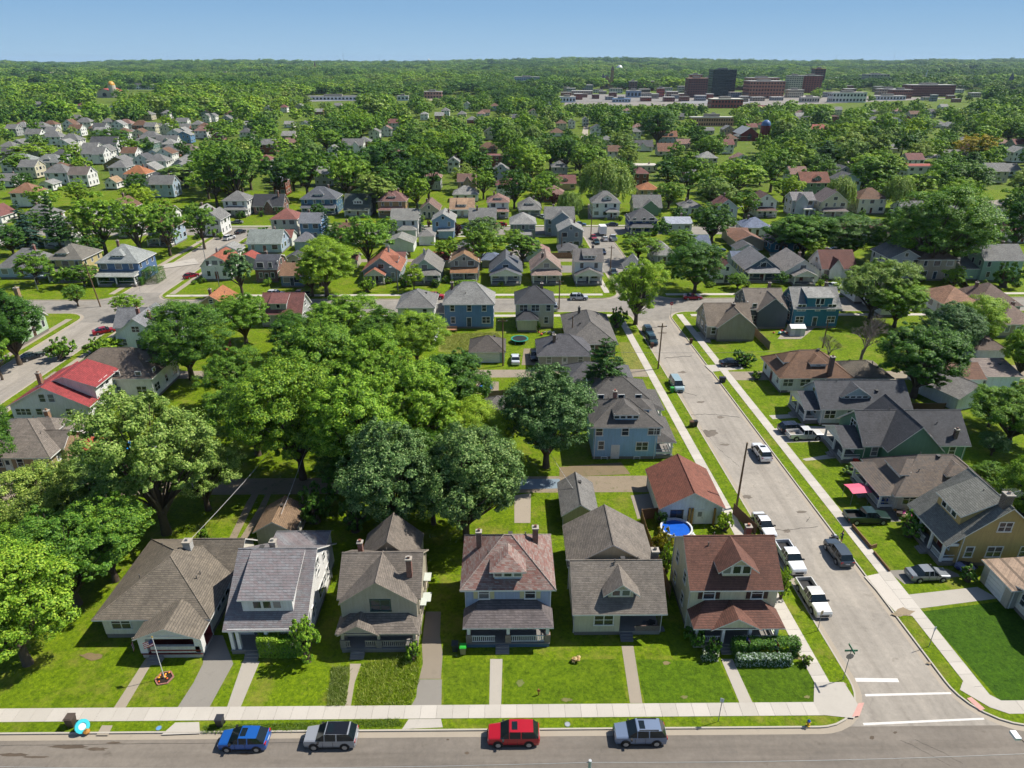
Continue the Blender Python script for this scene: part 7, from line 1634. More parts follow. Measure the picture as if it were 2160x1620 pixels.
def car(label, x, y, heading, kind, color, z=.0, near=True, roof=None, cat='car', cargo=None):
    """heading in degrees: the way the nose points, 0 = right, 90 = away from the camera"""
    root = empty({'sedan': 'parked_sedan', 'hatch': 'parked_hatchback', 'suv': 'parked_suv', 'van': 'parked_van', 'pickup': 'pickup_truck'}[kind], (x, y, z), R(heading), label, 'truck' if kind == 'pickup' else cat)
    paint = carpaint(color)
    if kind == 'pickup':
        if 'pickup' not in CARS:
            L, W = 5.6, .97
            st = [(2.8, .35, .6, .78, .8, .8, .86, .82, .7), (2.68, .3, .62, .98, 1.04, .88, .94, .88, .78), (1.45, .28, .7, 1.12, 1.18, .93, W, .93, .85), (1.4, .28, .7, 1.14, 1.2, .93, W, .94, .86), (.75, .28, .7, 1.14, 1.78, .93, W, .95, .74), (.7, .28, .7, 1.14, 1.8, .93, W, .95, .74), (.12, .28, .7, 1.14, 1.82, .93, W, .95, .75), (.04, .28, .7, 1.14, 1.82, .93, W, .95, .75), (-.55, .28, .7, 1.14, 1.79, .93, W, .95, .74), (-.7, .28, .7, 1.14, 1.3, .93, W, .95, .86)]
            nm = [('body', 'body')] * 3 + [('side_window', 'windscreen'), ('body', 'body'), ('side_window', 'body'), ('body', 'body'), ('side_window', 'body'), ('body', 'rear_window')]
            g = loft(st, nm); b = MB(); [b.face(f) for f in g['body']]
            b.box(-2.75, -.7, -W, -W + .12, .45, 1.18).box(-2.75, -.7, W - .12, W, .45, 1.18).box(-2.8, -2.72, -W + .02, W - .02, .5, 1.16).box(-2.74, -.7, -W + .12, W - .12, .5, .62).box(-2.85, -2.76, -W, W, .42, .56)
            ws_ = MB(); [ws_.face(f) for f in g['windscreen']]; rw_ = MB(); [rw_.face(f) for f in g['rear_window']]; sws = []
            for sgn in (-1, 1):
                m = MB(); [m.face(f) for f in g['side_window'] if (f[0][1] < 0) == (sgn < 0)]; sws.append(m.mesh('side_window', GLASS2))
            CARS['pickup'] = dict(body=b.mesh('body', carpaint('808080'), smooth=.5), windscreen=ws_.mesh('windscreen', GLASS2), rear_window=rw_.mesh('rear_window', GLASS2), side=sws, L=L, W=W, wb=1.75, r=.39, lampz=.86, tailz=.95, H=1.82)
            CARS['bedliner'] = MB().box(-2.72, -.72, -W + .125, W - .125, .625, .66).mesh('bed_liner', BLACK)
    K = car_kind(kind) if kind != 'pickup' else CARS['pickup']
    put('body', K['body'], root, mat=paint)
    for nm in ('windscreen', 'rear_window'): put(nm, K[nm], root)
    for m in K['side']: put('side_window', m, root)
    wheels(root, K['wb'], K['W'], K['r'])
    if kind == 'pickup': put('bed_liner', CARS['bedliner'], root, mat=plain(cargo, .8) if cargo else None)
    if near:
        key = 'bits' + kind
        if key not in CARS:
            L, W = K['L'], K['W']
            CARS[key] = (MB().box(L / 2 - .22, L / 2 - .02, -.2, .2, -.09, .09).mesh('headlight', LAMP), MB().box(-L / 2 - .01, -L / 2 + (.2 if kind != 'pickup' else .05), *((-.16, .16) if kind != 'pickup' else (.1, .26)), -.11, .11).mesh('tail_light', TAIL), MB().box(-.12, .06, -.12, .12, -.07, .08).mesh('mirror', BLACK), MB().box(-.02, .02, -.26, .26, -.06, .06).mesh('number_plate', plain('d8dce0', .5)), MB().box(-.02, .03, -.5, .5, -.10, .10).mesh('grille', BLACK))
        hl, tl, mi, npl, gr_ = CARS[key]; L, W = K['L'], K['W']
        for sy in (-1, 1):
            put('headlight', hl, root, (-.06, sy * W * .62, K['lampz'])); q_ = put('tail_light', tl, root, (0.02 if kind != 'pickup' else -.01, sy * W * .72, K['tailz'] - .08)); q_.scale = (1, sy if kind == 'pickup' else 1, 1)
            put('mirror', mi, root, ({'sedan': .85, 'hatch': .95, 'suv': .95, 'van': 1.5, 'pickup': 1.2}[kind], sy * (W + .06), 1.02 if kind != 'pickup' else 1.22))
        for sy in (-1, 1):
            for xx in ((.55, -.35) if kind != 'pickup' else (1.0, .1)): put('door_seam', CARS.setdefault('seam', MB().box(-.012, .012, -.012, .012, .36, 1.0).mesh('door_seam', BLACK)), root, (xx, sy * (W + .002), 0))
            put('sill_trim', CARS.setdefault('sill' + kind, MB().box(-K['wb'] + .45, K['wb'] - .45, -.02, .02, .2, .34).mesh('sill_trim', BLACK)), root, (0, sy * (W * .955), 0))
        put('number_plate', npl, root, (-L / 2 - .005, 0, .72)); put('grille', gr_, root, (L / 2 + .005, 0, .56))
        if roof == 'rails':
            for sy in (-1, 1): MB().box(-1.5, .2, sy * .6 - .03, sy * .6 + .03, K['H'] - .02, K['H'] + .06).build('roof_rail', BLACK, root)
        elif roof and roof != 'plain': MB().box(-1.62, .30, -K['W'] * .70, K['W'] * .70, K['H'] - .005, K['H'] + .012).build('roof_panel', plain(roof, .25, .8), root)
        if kind in ('suv', 'hatch') and roof != 'plain': MB().box(-.35, .15, -.42, .42, K['H'] + .006, K['H'] + .016).build('sunroof', GLASS2, root)
    return root
def car_px(label, px, py, heading, kind, color, z=.0, **kw):
    x, y = G(px, py, z + .5); return car(label, x, y, heading, kind, color, z, **kw)
for a in (
 ('bright blue hatchback parked on the near street', 516, 1560, 180, 'hatch', '1f63b8', {}),
 ('silver crossover with black roof parked behind the blue hatchback', 699, 1555, 180, 'suv', 'a8acb2', dict(roof='1c1e24')),
 ('red crossover with spare wheel parked on the near street', 1083, 1550, 180, 'suv', 'c01428', {}),
 ('grey-blue crossover nearest the corner on the near street', 1349, 1548, 180, 'suv', '7d8ea8', dict(roof='rails')),
 ('white sedan parked just behind the white pickup truck', 1612, 1108, -87, 'sedan', 'f0f2f4', {}),
 ('plain white pickup truck beside the corner house', 1666, 1177, -88, 'pickup', 'eef0f2', {}),
 ('white and tan pickup truck nearest the corner', 1715, 1262, -88, 'pickup', 'e2e0da', {}),
 ('dark grey estate car driving up the side street', 1768, 1167, 92, 'suv', '4a5560', dict(roof='plain')),
 ('white crossover halfway up the side street', 1606, 955, 92, 'suv', 'f2f4f6', {}),
 ('black crossover on the drive of the pale blue bungalow', 1672, 905, 5, 'suv', '1c2438', dict(z=.12)),
 ('white pickup truck with covered bed on the drive', 1697, 918, 3, 'pickup', 'e8e8e6', dict(z=.12, cargo='b0a89c')),
 ('dark green pickup truck beside the junk pile', 1828, 1092, 0, 'pickup', '1c3a34', dict(z=.12)),
 ('old silver and black sedan on the drive by the mustard house', 1956, 1211, 2, 'sedan', '8a9096', dict(z=.12)),
 ('pale teal minivan parked far up the side street', 1427, 812, -88, 'van', 'a8c0c4', {}),
 ('dark crossover at the back of the pair up the side street', 1367, 700, -88, 'suv', '27424c', {}),
 ('dark teal crossover at the front of the pair up the side street', 1375, 718, -88, 'suv', '2a4a52', {}),
 ('black sedan on the drive across from the alley', 1543, 766, 4, 'sedan', '141a2c', dict(z=.12)),
 ('silver crossover on the middle street by the corner', 1221, 628, 0, 'suv', 'c4ccd8', {}),
 ('red car under the dark tree on the middle street', 1461, 627, 0, 'sedan', 'b01c34', {}),
 ('red crossover on the middle street beside the white house', 918, 626, 0, 'suv', 'b81830', {}),
 ('white crossover parked before the dark pickup on the middle street', 582, 621, 0, 'suv', 'eceef0', {}),
 ('dark pickup truck on the middle street at left', 632, 622, 180, 'pickup', '20242c', {}),
 ('blue van in the drive between white and blue houses', 922, 672, 90, 'van', '24406c', dict(z=.12)),
 ('red car on the west side street', 220, 698, 35, 'sedan', 'b01830', {}),
 ('black car under the dark maple on the west street', 66, 752, 60, 'sedan', '1a2432', {}),
 ('red car by the white gambrel house', 403, 582, 60, 'hatch', 'a0142c', {}),
 ('white crossover further up the west side street', 484, 502, 70, 'suv', 'f0f2f4', {}),
 ('black car furthest up the west side street', 507, 489, 70, 'sedan', '1c2230', {}),
 ('grey sedan on the back street at left', 499, 469, 180, 'sedan', '8a8c90', {}),
 ('white sedan with red box on its roof by the alley', 1087, 758, 90, 'sedan', 'e8ecf2', dict(z=.12)),
 ('black sedan in the dirt drive by the trampoline', 1127, 750, -90, 'sedan', '202428', dict(z=.12)),
 ('white truck loaded with brush in the dirt drive', 1157, 745, 90, 'pickup', 'e4e4e0', dict(z=.12, cargo='a08850')),
 ('white car at the left of the yard of cars', 1082, 522, 20, 'sedan', 'd8e4ee', dict(z=.12)), ('red car beside the white car in the yard of cars', 1107, 514, 0, 'sedan', 'b83020', dict(z=.12)),
 ('small red car below the other red car in the yard', 1113, 527, -80, 'hatch', 'd02430', dict(z=.12)), ('blue car at the right of the yard of cars', 1132, 514, -60, 'sedan', '283c70', dict(z=.12)),
 ('red car parked up the side street behind the middle street', 1252, 501, -88, 'sedan', 'b01c34', {}), ('dark green car parked behind the red one', 1258, 510, -88, 'sedan', '2a484c', {}),
 ('white car opposite the red one near the back street', 1276, 504, 92, 'hatch', 'eef0f4', {}), ('white pickup near the back street crossing', 1293, 503, 92, 'pickup', 'dce2ea', {}),
 ('dark blue car halfway along the back side street', 1271, 531, -88, 'sedan', '24324c', {}), ('black car by the pole on the back side street', 1294, 574, -88, 'sedan', '1e2c44', {}),
 ('dark car on the back street by the box truck', 1290, 474, 180, 'sedan', '40485c', {}), ('pale blue car on the back street', 1223, 473, 0, 'sedan', '5c7ca4', {}),
 ('white car beside the grey hip-roofed bungalow', 1146, 458, -60, 'hatch', 'eef2f6', {}), ('red car on the back street at centre', 1056, 474, 180, 'sedan', 'b01830', {}),
 ('white sedan on the drive of the cream bungalow', 1760, 604, -50, 'sedan', 'f0f4f6', dict(z=.12)), ('blue car behind the dark slate house', 1668, 627, 0, 'sedan', '2c4c94', {}),
 ('grey car in the yard by the tan garage', 1764, 527, 0, 'sedan', '7c8088', dict(z=.12)), ('white car by the alley on the right', 2058, 765, 60, 'hatch', 'e8ecf0', dict(z=.12)),
 ('dark blue car in the yard by the dark round tree', 1515, 527, 0, 'sedan', '2c4c84', dict(z=.12)), ('silver car in the drive near the cream house', 1168, 648, 90, 'suv', 'c4ccd4', {}),
 ('white car near the green bungalow on the back street', 1440, 452, 0, 'sedan', '4a5058', {}), ('white van by the right-hand garages', 2062, 812, 40, 'van', 'e4eaf0', dict(z=.12))):
    car_px(*a[:6], **a[6])
x, y = G(1270, 492, .5); o = empty('box_truck', (x, y, 0), R(92), 'white box truck parked by the back street corner', 'truck')
MB().box(-2.4, 1.6, -1.15, 1.15, .75, 3.4).build('cargo_box', plain('f2f2f2', .5, .85), o); MB().box(1.7, 3.2, -1.0, 1.0, .5, 2.1).build('cab', plain('eeeeee', .4, .85), o); MB().box(2.95, 3.22, -.9, .9, 1.25, 1.95).build('windscreen', GLASS2, o); MB().box(-2.3, 3.0, -.5, .5, .4, .75).build('chassis', BLACK, o); wheels(o, 1.6, 1.1, .45, 2.4)
# ---------------------------------------------------------------- poles, wires, lamps, signs
WOODP = bark('8a6f54'); GALV = plain('8c9298', .5, .8, .3)
def top_z(x, y, top): return height_at(x, y, top)
POLE_TOPS = {}
def pole(label, u, v, top, arm=True, lean=0.0, z=.1, key=None):
    x, y = G(u, v, z); h = top_z(x, y, top); o = empty('utility_pole', (x, y, z), 0, label, 'pole')
    MB().tube((0, 0, -.3), (lean, 0, h), .17, .11, 8).build('shaft', WOODP, o)
    if arm:
        MB().box(lean - .9, lean + .9, -.06, .06, h - .7, h - .55).build('crossarm', WOODP, o)
        for k in (-.8, .8): MB().tube((lean + k, 0, h - .55), (lean + k, 0, h - .38), .05, .04, 6).build('insulator', plain('d0d4d8', .4), o)
    if key: POLE_TOPS[key] = (x + lean, y, h + z - .4)
    return o
for a in (('tall wooden pole on the verge beside the white garage', 1553, 1071, 935, False), ('wooden pole halfway up the side street', 1388, 778, 683, True), ('leaning tan wooden pole at the west intersection', 212, 646, 556, True, -1.0), ('wooden pole beside the pale blue garage', 1061, 772, 672, True), ('wooden pole by the middle street among the bungalows', 839, 612, 568, False), ('wooden pole at the back side street', 1287, 573, 519, True), ('reddish pole at the back street crossing', 1246, 503, 435, True), ('pole beside the cream house on the middle street', 1179, 651, 590, True), ('pole between the two grey houses', 1184, 541, 494, False), ('pole right of the dark blue-green tree', 2034, 735, 674, True), ('pole behind the brown hip-roofed bungalow', 1735, 734, 676, False), ('pole in the dark tree below the middle street', 381, 742, 676, False), ('pole by the maroon-roofed shed', 581, 505, 468, False), ('pole at the long brick bungalow', 1206, 728, 668, False), ('pole in the yard right of the large dark tree', 2020, 755, 690, False)):
    pole(*a)
x0, y0 = ray(1245, 1606)[0], None
def south_pole(label, u, v, yp):
    d = ray(u, v); t = yp / d[1]; x, z = d[0] * t, CAM_H + d[2] * t
    o = empty('utility_pole', (x, yp, .1), 0, label, 'pole'); MB().tube((0, 0, -.3), (0, 0, z - .1), .16, .11, 8).build('shaft', plain('c8ccd0', .5), o); return (x, yp, z)
pA = south_pole('pale pole top at the bottom edge of the picture', 1245, 1604, 30.0)
def wire(label, pts, r=.022, color='3a3a3c'):
    m = MB()
    for a, b in zip(pts, pts[1:]): m.tube(a, b, r, r, 4, caps=False)
    return tag(m.build('overhead_wire', plain(color, .5)), label, 'wire')
def sag(a, b, s=.6, n=10): return [(a[0] + (b[0] - a[0]) * i / n, a[1] + (b[1] - a[1]) * i / n, a[2] + (b[2] - a[2]) * i / n - s * 4 * (i / n) * (1 - i / n)) for i in range(n + 1)]
wire('overhead wire left of the pale pole along the near street', sag((-42, 30.6, pA[2] - .6), (pA[0], pA[1], pA[2] - .2), .5), .02, 'a8a8a8')
wire('overhead wire right of the pale pole along the near street', sag((pA[0], pA[1], pA[2] - .2), (46, 30.6, pA[2] + .2), .5), .02, 'a8a8a8')
xa, ya = G(475, 1040, 5); xb, yb = G(440, 1062, 4)
wire('service wire over the lawn behind the cream bungalow', sag((xa + 6, 92, 8.0), (-37, 64, 4.6), .5), .03, 'c8c8c8')
wire('service wire down to the small tan garage', sag((-28, 92, 8.5), (-28.0, 70, 4.2), .5), .03, 'c8c8c8')
wire('wire across the side street between the poles', sag((10, 112, 8.6), (60, 112.5, 8.6), .6), .022, '8a8a8a')
wire('wire over the dirt alley', sag((1.5, 96, 7.5), (9.5, 74, 3.6), .4), .025, 'b8b8b8')
def street_light(label, u, v, top, side=1, yp=None, z=.1):
    if yp is None:
        x, y = G(u, v, z); h = top_z(x, y, top)
    else:
        d = ray(u, v); t = yp / d[1]; x, y, h = d[0] * t, yp, CAM_H + d[2] * t
    o = empty('street_lamp', (x, y, z), 0, label, 'street lamp')
    MB().tube((0, 0, -.2), (0, 0, h - .3), .11, .07, 8).build('shaft', GALV, o)
    MB().tube((0, 0, h - .4), (side * .9, .3, h), .05, .05, 6).tube((side * .9, .3, h), (side * 1.7, .6, h + .05), .05, .04, 6).build('arm', GALV, o)
    MB().box(side * 1.7 - .3, side * 1.7 + .35, .45, .78, h - .04, h + .12).build('lamp_head', plain('e8eaec', .3, .85), o)
    return o
for a in (('street lamp beside the pale green gabled house', 80, 612, 584, 1), ('street lamp on the west side street bend', 434, 552, 513, -1), ('metal lamp post before the white gambrel house', 466, 622, 562, -1), ('lamp post on the middle street by the orange-roofed bungalow', 840, 615, 566, -1), ('tall lamp on the back street right of the dark round tree', 1551, 475, 437, 1)): street_light(*a)
d = ray(2136, 1546); t = 35.0 / d[1]; lx, lz = d[0] * t, CAM_H + d[2] * t
o = empty('street_lamp', (lx + 1.9, 30.5, .1), 0, 'street lamp reaching over the corner at bottom right', 'street lamp')
MB().tube((0, 0, -.2), (0, 0, lz - .8), .13, .08, 8).build('shaft', WOODP, o); MB().tube((0, 0, lz - .8), (-1.6, 3.9, lz - .1), .06, .045, 6).build('arm', plain('6a5a4c', .6), o)
MB().box(-2.1, -1.65, 3.9, 4.6, lz - .16, lz + .06).build('lamp_head', plain('eef0f2', .3, .85), o)
def sign(label, u, v, top, kind, rz=0.0, z=.12):
    x, y = G(u, v, z); h = top_z(x, y, top); o = empty('road_sign', (x, y, z), rz, label, 'sign')
    MB().tube((0, 0, -.2), (0, 0, h), .035, .035, 6).build('post', GALV, o)
    if kind == 'street':
        MB().box(-.62, .62, -.02, .02, h - .25, h - .03).build('name_blade', plain('1c7a58', .4, .8), o)
        MB().box(-.02, .02, -.62, .62, h - .02, h + .2).build('name_blade', plain('1c7a58', .4, .8), o)
        m = MB(); pts = [(math.cos(math.pi / 8 + i * math.pi / 4) * .38, math.sin(math.pi / 8 + i * math.pi / 4) * .38) for i in range(8)]
        m.face([(p[0], -.05, h - .85 + p[1]) for p in pts]); m.face([(p[0], -.04, h - .85 + p[1]) for p in reversed(pts)]); m.build('sign_back', plain('a8a098', .5, .8), o)
    elif kind == 'stop':
        m = MB(); pts = [(math.cos(math.pi / 8 + i * math.pi / 4) * .42, math.sin(math.pi / 8 + i * math.pi / 4) * .42) for i in range(8)]
        m.face([(p[0], -.05, h - .4 + p[1]) for p in pts]); m.face([(p[0], -.03, h - .4 + p[1]) for p in reversed(pts)]); m.build('sign_plate', plain('c01828', .4, .85), o)
        m = MB()
        for sx, bars in ((-.27, [(0, 4, 3, 4), (0, 1, 0, 3), (0, 4, -.5, .5), (3, 4, -3, 0), (0, 4, -4, -3)]), (-.13, [(0, 4, 3, 4), (1.5, 2.5, -4, 3)]), (.01, [(0, 4, 3, 4), (0, 4, -4, -3), (0, 1, -3, 3), (3, 4, -3, 3)]), (.15, [(0, 1, -4, 4), (1, 4, 3, 4), (1, 4, -.5, .5), (3, 4, .5, 3)])):
            for a, b, c, d_ in bars: m.box(sx + a * .03, sx + b * .03, -.062, -.052, h - .4 + c * .03, h - .4 + d_ * .03)
        m.build('lettering', plain('f4f4f4', .5, .9), o)
    else: MB().box(-.16, .16, -.03, -.01, h - .5, h).build('sign_plate', plain({'white': 'f0f0f2', 'grey': 'c0c4d8', 'tan': 'c8b088'}[kind], .5, .85), o)
    return o
sign('green street name sign with stop sign back on the corner verge', 1778, 1434, 1372, 'street'); sign('small white sign on the near verge before the corner', 1515, 1522, 1475, 'white', -.5); sign('small grey sign beside the right-hand pavement', 1959, 1364, 1324, 'grey', .4)
sign('small tan-backed sign beside the white and tan pickup', 1724, 1331, 1290, 'tan', .3); sign('red stop sign at the middle street crossing', 1414, 668, 638, 'stop'); sign('small white sign beside the blue foursquare hedge', 296, 615, 585, 'white')
# ---------------------------------------------------------------- street and yard things
x, y = G(1704, 1531, .12); o = empty('fire_hydrant', (x, y, .12), 0, 'yellow fire hydrant with blue cap near the corner', 'hydrant'); HY = plain('e0b428', .4, .85)
MB().tube((0, 0, 0), (0, 0, .08), .18, .18, 10).tube((0, 0, .08), (0, 0, .58), .12, .11, 10).build('barrel', HY, o); MB().tube((0, 0, .58), (0, 0, .68), .15, .13, 10).tube((0, 0, .68), (0, 0, .8), .13, .03, 10).build('bonnet', plain('2850b8', .4, .85), o)
for s in (-1, 1): MB().tube((s * .1, 0, .42), (s * .22, 0, .42), .06, .06, 8).build('nozzle', HY, o)
MB().tube((0, -.1, .38), (0, -.24, .38), .075, .075, 8).build('pumper_nozzle', HY, o)
def bin_(label, u, v, body, lid, z=.12, s=1.0, rz=0.0, tilt=0.0):
    x, y = G(u, v, z); o = empty('wheeled_bin', (x, y, z), rz, label, 'bin'); o.scale = (s, s, s); o.rotation_euler = (0, tilt, rz)
    m = MB(); a = [(-.25, -.26), (.25, -.26), (.25, .26), (-.25, .26)]; b = [(-.31, -.34), (.31, -.34), (.31, .34), (-.31, .34)]
    m.face([(*p, .06) for p in reversed(a)]); m.face([(*p, .98) for p in b])
    for i in range(4): j = (i + 1) % 4; m.face([(*a[i], .06), (*a[j], .06), (*b[j], .98), (*b[i], .98)])
    m.build('body', plain(body, .5), o); MB().box(-.34, .34, -.38, .36, .98, 1.05).box(-.28, .28, -.3, .28, 1.05, 1.09).build('lid', plain(lid, .5), o)
    for k in (-.27, .27): MB().tube((k - .03, .3, .12), (k + .03, .3, .12), .12, .12, 8).build('wheel', BLACK, o)
    return o
for a in (('brown wheeled bin beside the white float on the near verge', 153, 1530, '4a3c34', '5c5048', .12, 1.1), ('dark wheeled bin by the blue hatchback', 466, 1530, '2c2e36', '34363e'), ('tan bin with bright green lid beside the foursquare porch', 977, 1378, 'a89878', '2cb838'), ('dark bin behind the green-lidded bin', 960, 1372, '2a3038', '2a3038'), ('brown-lidded bin on the verge by the sky blue house', 1458, 900, '3c3432', '6a4a34'), ('black bin beside the brown-lidded bin', 1466, 899, '202226', '202226'), ('dark blue bin at the alley mouth across the side street', 1520, 806, '26304c', '1e2440'), ('purple-grey bin beside the dark blue one', 1526, 806, '3c3850', '2e2c40'), ('green bin beside the teal minivan', 1417, 828, '2c8c40', '38b048'), ('brown bin before the pair of dark cars', 1375, 733, '5c3a30', '5c3a30'), ('brown bin by the beige bungalow', 1457, 724, '5a382c', '4a2c24'), ('red bin beside the green house porch', 1803, 982, 'b83024', 'c83828')): bin_(*a)
def ring_mesh(r0, r1, z0, z1, n=18):
    m = MB()
    for i in range(n):
        a, b = 2 * math.pi * i / n, 2 * math.pi * (i + 1) / n
        q = [(r * math.cos(t), r * math.sin(t)) for r in (r0, r1) for t in (a, b)]
        m.face([(*q[0], z1), (*q[2], z1), (*q[3], z1), (*q[1], z1)]); m.face([(*q[2], z0), (*q[3], z0), (*q[3], z1), (*q[2], z1)]); m.face([(*q[1], z0), (*q[0], z0), (*q[0], z1), (*q[1], z1)])
    return m
def disc(r, z, n=18): return MB().face([(r * math.cos(2 * math.pi * i / n), r * math.sin(2 * math.pi * i / n), z) for i in range(n)])
x, y = G(1425, 1128, .1); o = empty('swimming_pool', (x, y, .1), 0, 'round above-ground pool with deep blue water beside the white garage', 'pool'); pr_ = 34 * P(x, y, 1)[2] / FPX
ring_mesh(pr_ - .22, pr_, 0, 1.2).build('pool_wall', plain('d8dce0', .5, .8), o); disc(pr_ - .2, .95).build('water', water('2464d0', .8), o); disc(pr_ - .2, .05).build('liner', plain('3a80d8', .6), o)
x, y = G(283, 962, .1); o = empty('swimming_pool', (x, y, .1), 0, 'bright blue round pool half hidden under the silver maple', 'pool'); pr_ = 46 * P(x, y, 1)[2] / FPX
ring_mesh(pr_ - .25, pr_, 0, 1.2).build('pool_wall', plain('e0e4e8', .5, .8), o); disc(pr_ - .22, 1.0).build('water', water('1f96e8', .9), o)
x, y = G(1096, 722, .1); o = empty('trampoline', (x, y, .1), 0, 'round black trampoline with teal rim in the back yard', 'trampoline'); r_ = 18.5 * P(x, y, 1)[2] / FPX
ring_mesh(r_ - .3, r_, .82, .92).build('rim_pad', plain('2a9c88', .5), o); disc(r_ - .3, .86).build('jumping_mat', plain('1c2024', .8), o)
for i in range(6): a = i * math.pi / 3; MB().tube((r_ * .95 * math.cos(a), r_ * .95 * math.sin(a), 0), (r_ * .95 * math.cos(a), r_ * .95 * math.sin(a), .84), .04, .04, 6).build('leg', GALV, o)
x, y = G(1025, 818, .1); o = empty('paddling_pool', (x, y, .12), 0, 'small blue inflatable pool on the bare patch by the fence', 'pool'); ring_mesh(.85, 1.25, 0, .4).build('tube', plain('3c6cc8', .4), o); disc(.9, .25).build('water', water('4cb0e8', .9), o)
x, y = G(176, 1540, .12); o = empty('inflatable_float', (x, y, .12), .5, 'white and turquoise inflatable float leaning on the brown bin', 'float'); q = ring_mesh(.32, .62, -.12, .12, 14).build('tube', plain('3cc4d0', .4, .85), o); q.rotation_euler = (1.0, .2, .4); q.location = (0, 0, .5); q = disc(.36, .06, 14).build('bottom', plain('e8eef8', .4, .85), o); q.rotation_euler = (1.0, .2, .4); q.location = (0, 0, .5)
x, y = G(184, 1546, .12); o = empty('rubbish_bag', (x, y, .12), .3, 'small orange-brown bag at the foot of the float', 'bag'); m = MB().tube((0, 0, 0), (0, 0, .22), .22, .3, 8).tube((0, 0, .22), (.03, 0, .42), .3, .1, 8).tube((.03, 0, .42), (.03, 0, .5), .05, .09, 6); m.build('sack', plain('c08838', .6), o)
# flags
def flag(parent, w, h, loc, rz=0.0, droop=.35, canton='2c3c78', stripes=7, red='b82434'):
    m = MB(); n = 5
    def p(i, j): u = w * i / n; return (u, math.sin(u * 5) * .06, -h * j / stripes - droop * u)
    for j in range(stripes):
        for i in range(n): m.face([p(i, j + 1), p(i + 1, j + 1), p(i + 1, j), p(i, j)], 2 if (j < 4 and i < 2) else j % 2)
    o = m.build('flag', [plain(red, .7, .85), plain('f0f0f0', .7, .85), plain(canton, .7, .85)], parent, loc, rz); return o
x, y = G(347, 1431, .12); o = empty('flagpole', (x, y, .12), 0, 'white flagpole with striped flag in the hexagonal flower bed', 'flagpole'); MB().tube((0, 0, 0), (0, 0, 5.4), .045, .03, 8).build('pole', plain('e8e8e8', .4, .85), o); MB().tube((0, 0, 5.4), (0, 0, 5.52), .06, .06, 8).build('finial', plain('d8b040', .3), o); flag(o, 1.1, .75, (-.03, 0, 5.2), math.pi, .55)
x, y = G(347, 1431, .12); o = empty('flower_bed', (x, y, .12), .2, 'hexagonal brick-edged bed of orange flowers under the flagpole', 'flower bed'); 
for i in range(6):
    a0, a1 = i * math.pi / 3, (i + 1) * math.pi / 3; p0 = Vector((math.cos(a0), math.sin(a0), 0)) * .85; p1 = Vector((math.cos(a1), math.sin(a1), 0)) * .85; m_ = (p0 + p1) / 2
    for k in range(4): q = p0.lerp(p1, (k + .5) / 4); MB().box(-.1, .1, -.06, .06, 0, .12).build('brick', brick('b8786a'), o, (q.x, q.y, 0), math.atan2((p1 - p0).y, (p1 - p0).x))
disc(.8, .05, 6).build('soil', plain('2c2018', .95), o); rf_ = random.Random(3); 
for i in range(11):
    a, r_ = rf_.uniform(0, 6.28), rf_.uniform(.1, .65) ; fx, fy = math.cos(a) * r_, math.sin(a) * r_
    MB().tube((fx, fy, .05), (fx, fy, .16), .05, .09, 6, 0).tube((fx, fy, .16), (fx, fy, .22), .11, .04, 7, 1).build('flower', [plain('3c7020', .7), plain(rf_.choice(['e89018', 'f0b020', 'd86018']), .6, .9)], o)
def porch_flag(label, u, v, z, rz=0.0, **kw):
    x, y = G(u, v, z); o = empty('porch_flag', (x, y, z), rz, label, 'flag'); MB().tube((0, .3, .2), (0, -.5, .75), .02, .02, 6).build('staff', plain('e0d8c8', .5), o); flag(o, .65, 1.1, (0, -.5, .72), -1.2, .2, **kw)
porch_flag('striped flag left of the red porch steps', 286, 1350, 1.6); porch_flag('striped flag at the left of the corner house porch', 1496, 1348, 1.5); porch_flag('rolled striped flag in the middle of the corner house porch', 1570, 1345, 1.7); porch_flag('red, white and blue banner at the right of the corner house porch', 1629, 1352, 1.4, stripes=3, canton='203a88', red='c8202c')
porch_flag('large striped flag on the small blue cottage', 604, 585, 2.0)
# fences, deck, retaining walls
def fence(label, pts, h=1.7, color='8a6a48', z=.1, gap=False, name='board_fence', step=2.4):
    w = [G(p[0], p[1], z) for p in pts]; o = empty(name, (w[0][0], w[0][1], z), 0, label, 'fence'); mt = plain(color, .85, .7)
    for a, b in zip(w, w[1:]):
        d = Vector((b[0] - a[0], b[1] - a[1])); L = d.length; ang = math.atan2(d.y, d.x); n = max(1, round(L / step)); s = L / n
        for i in range(n):
            px_, py_ = a[0] + d.x * i / n - w[0][0], a[1] + d.y * i / n - w[0][1]
            MB().box(-.06, .06, -.06, .06, 0, h + .08).build('post', mt, o, (px_, py_, 0), ang)
            m = MB(); nb = max(3, int((s - .12) / .16)); bw = (s - .12) / nb
            for k in range(nb): m.box(.06 + k * bw, .06 + (k + (.6 if gap else .94)) * bw, -.02, .02, .05, h + (.03 if k % 2 else 0))
            m.box(.06, s - .06, .02, .06, .35, .45).box(.06, s - .06, .02, .06, h - .4, h - .3); m.build('panel', mt, o, (px_, py_, 0), ang)
        px_, py_ = b[0] - w[0][0], b[1] - w[0][1]; MB().box(-.06, .06, -.06, .06, 0, h + .08).build('post', mt, o, (px_, py_, 0), ang)
fence('brown board fence left of the round pool yard', [(1352, 1098), (1362, 1135), (1384, 1190), (1412, 1262)])
fence('short brown board fence joining the white garage', [(1353, 1097), (1398, 1092)]); fence('dark board fence along the pavement behind the corner house', [(1546, 1085), (1592, 1130)], 1.7, '6a4a38')
fence('white vinyl fence beside the blue van', [(932, 680), (916, 735)], 1.7, 'f2f4f4', name='vinyl_fence'); fence('weathered board fence right of the beige bungalow', [(1568, 688), (1588, 705), (1622, 738)], 1.8, '9a8870')
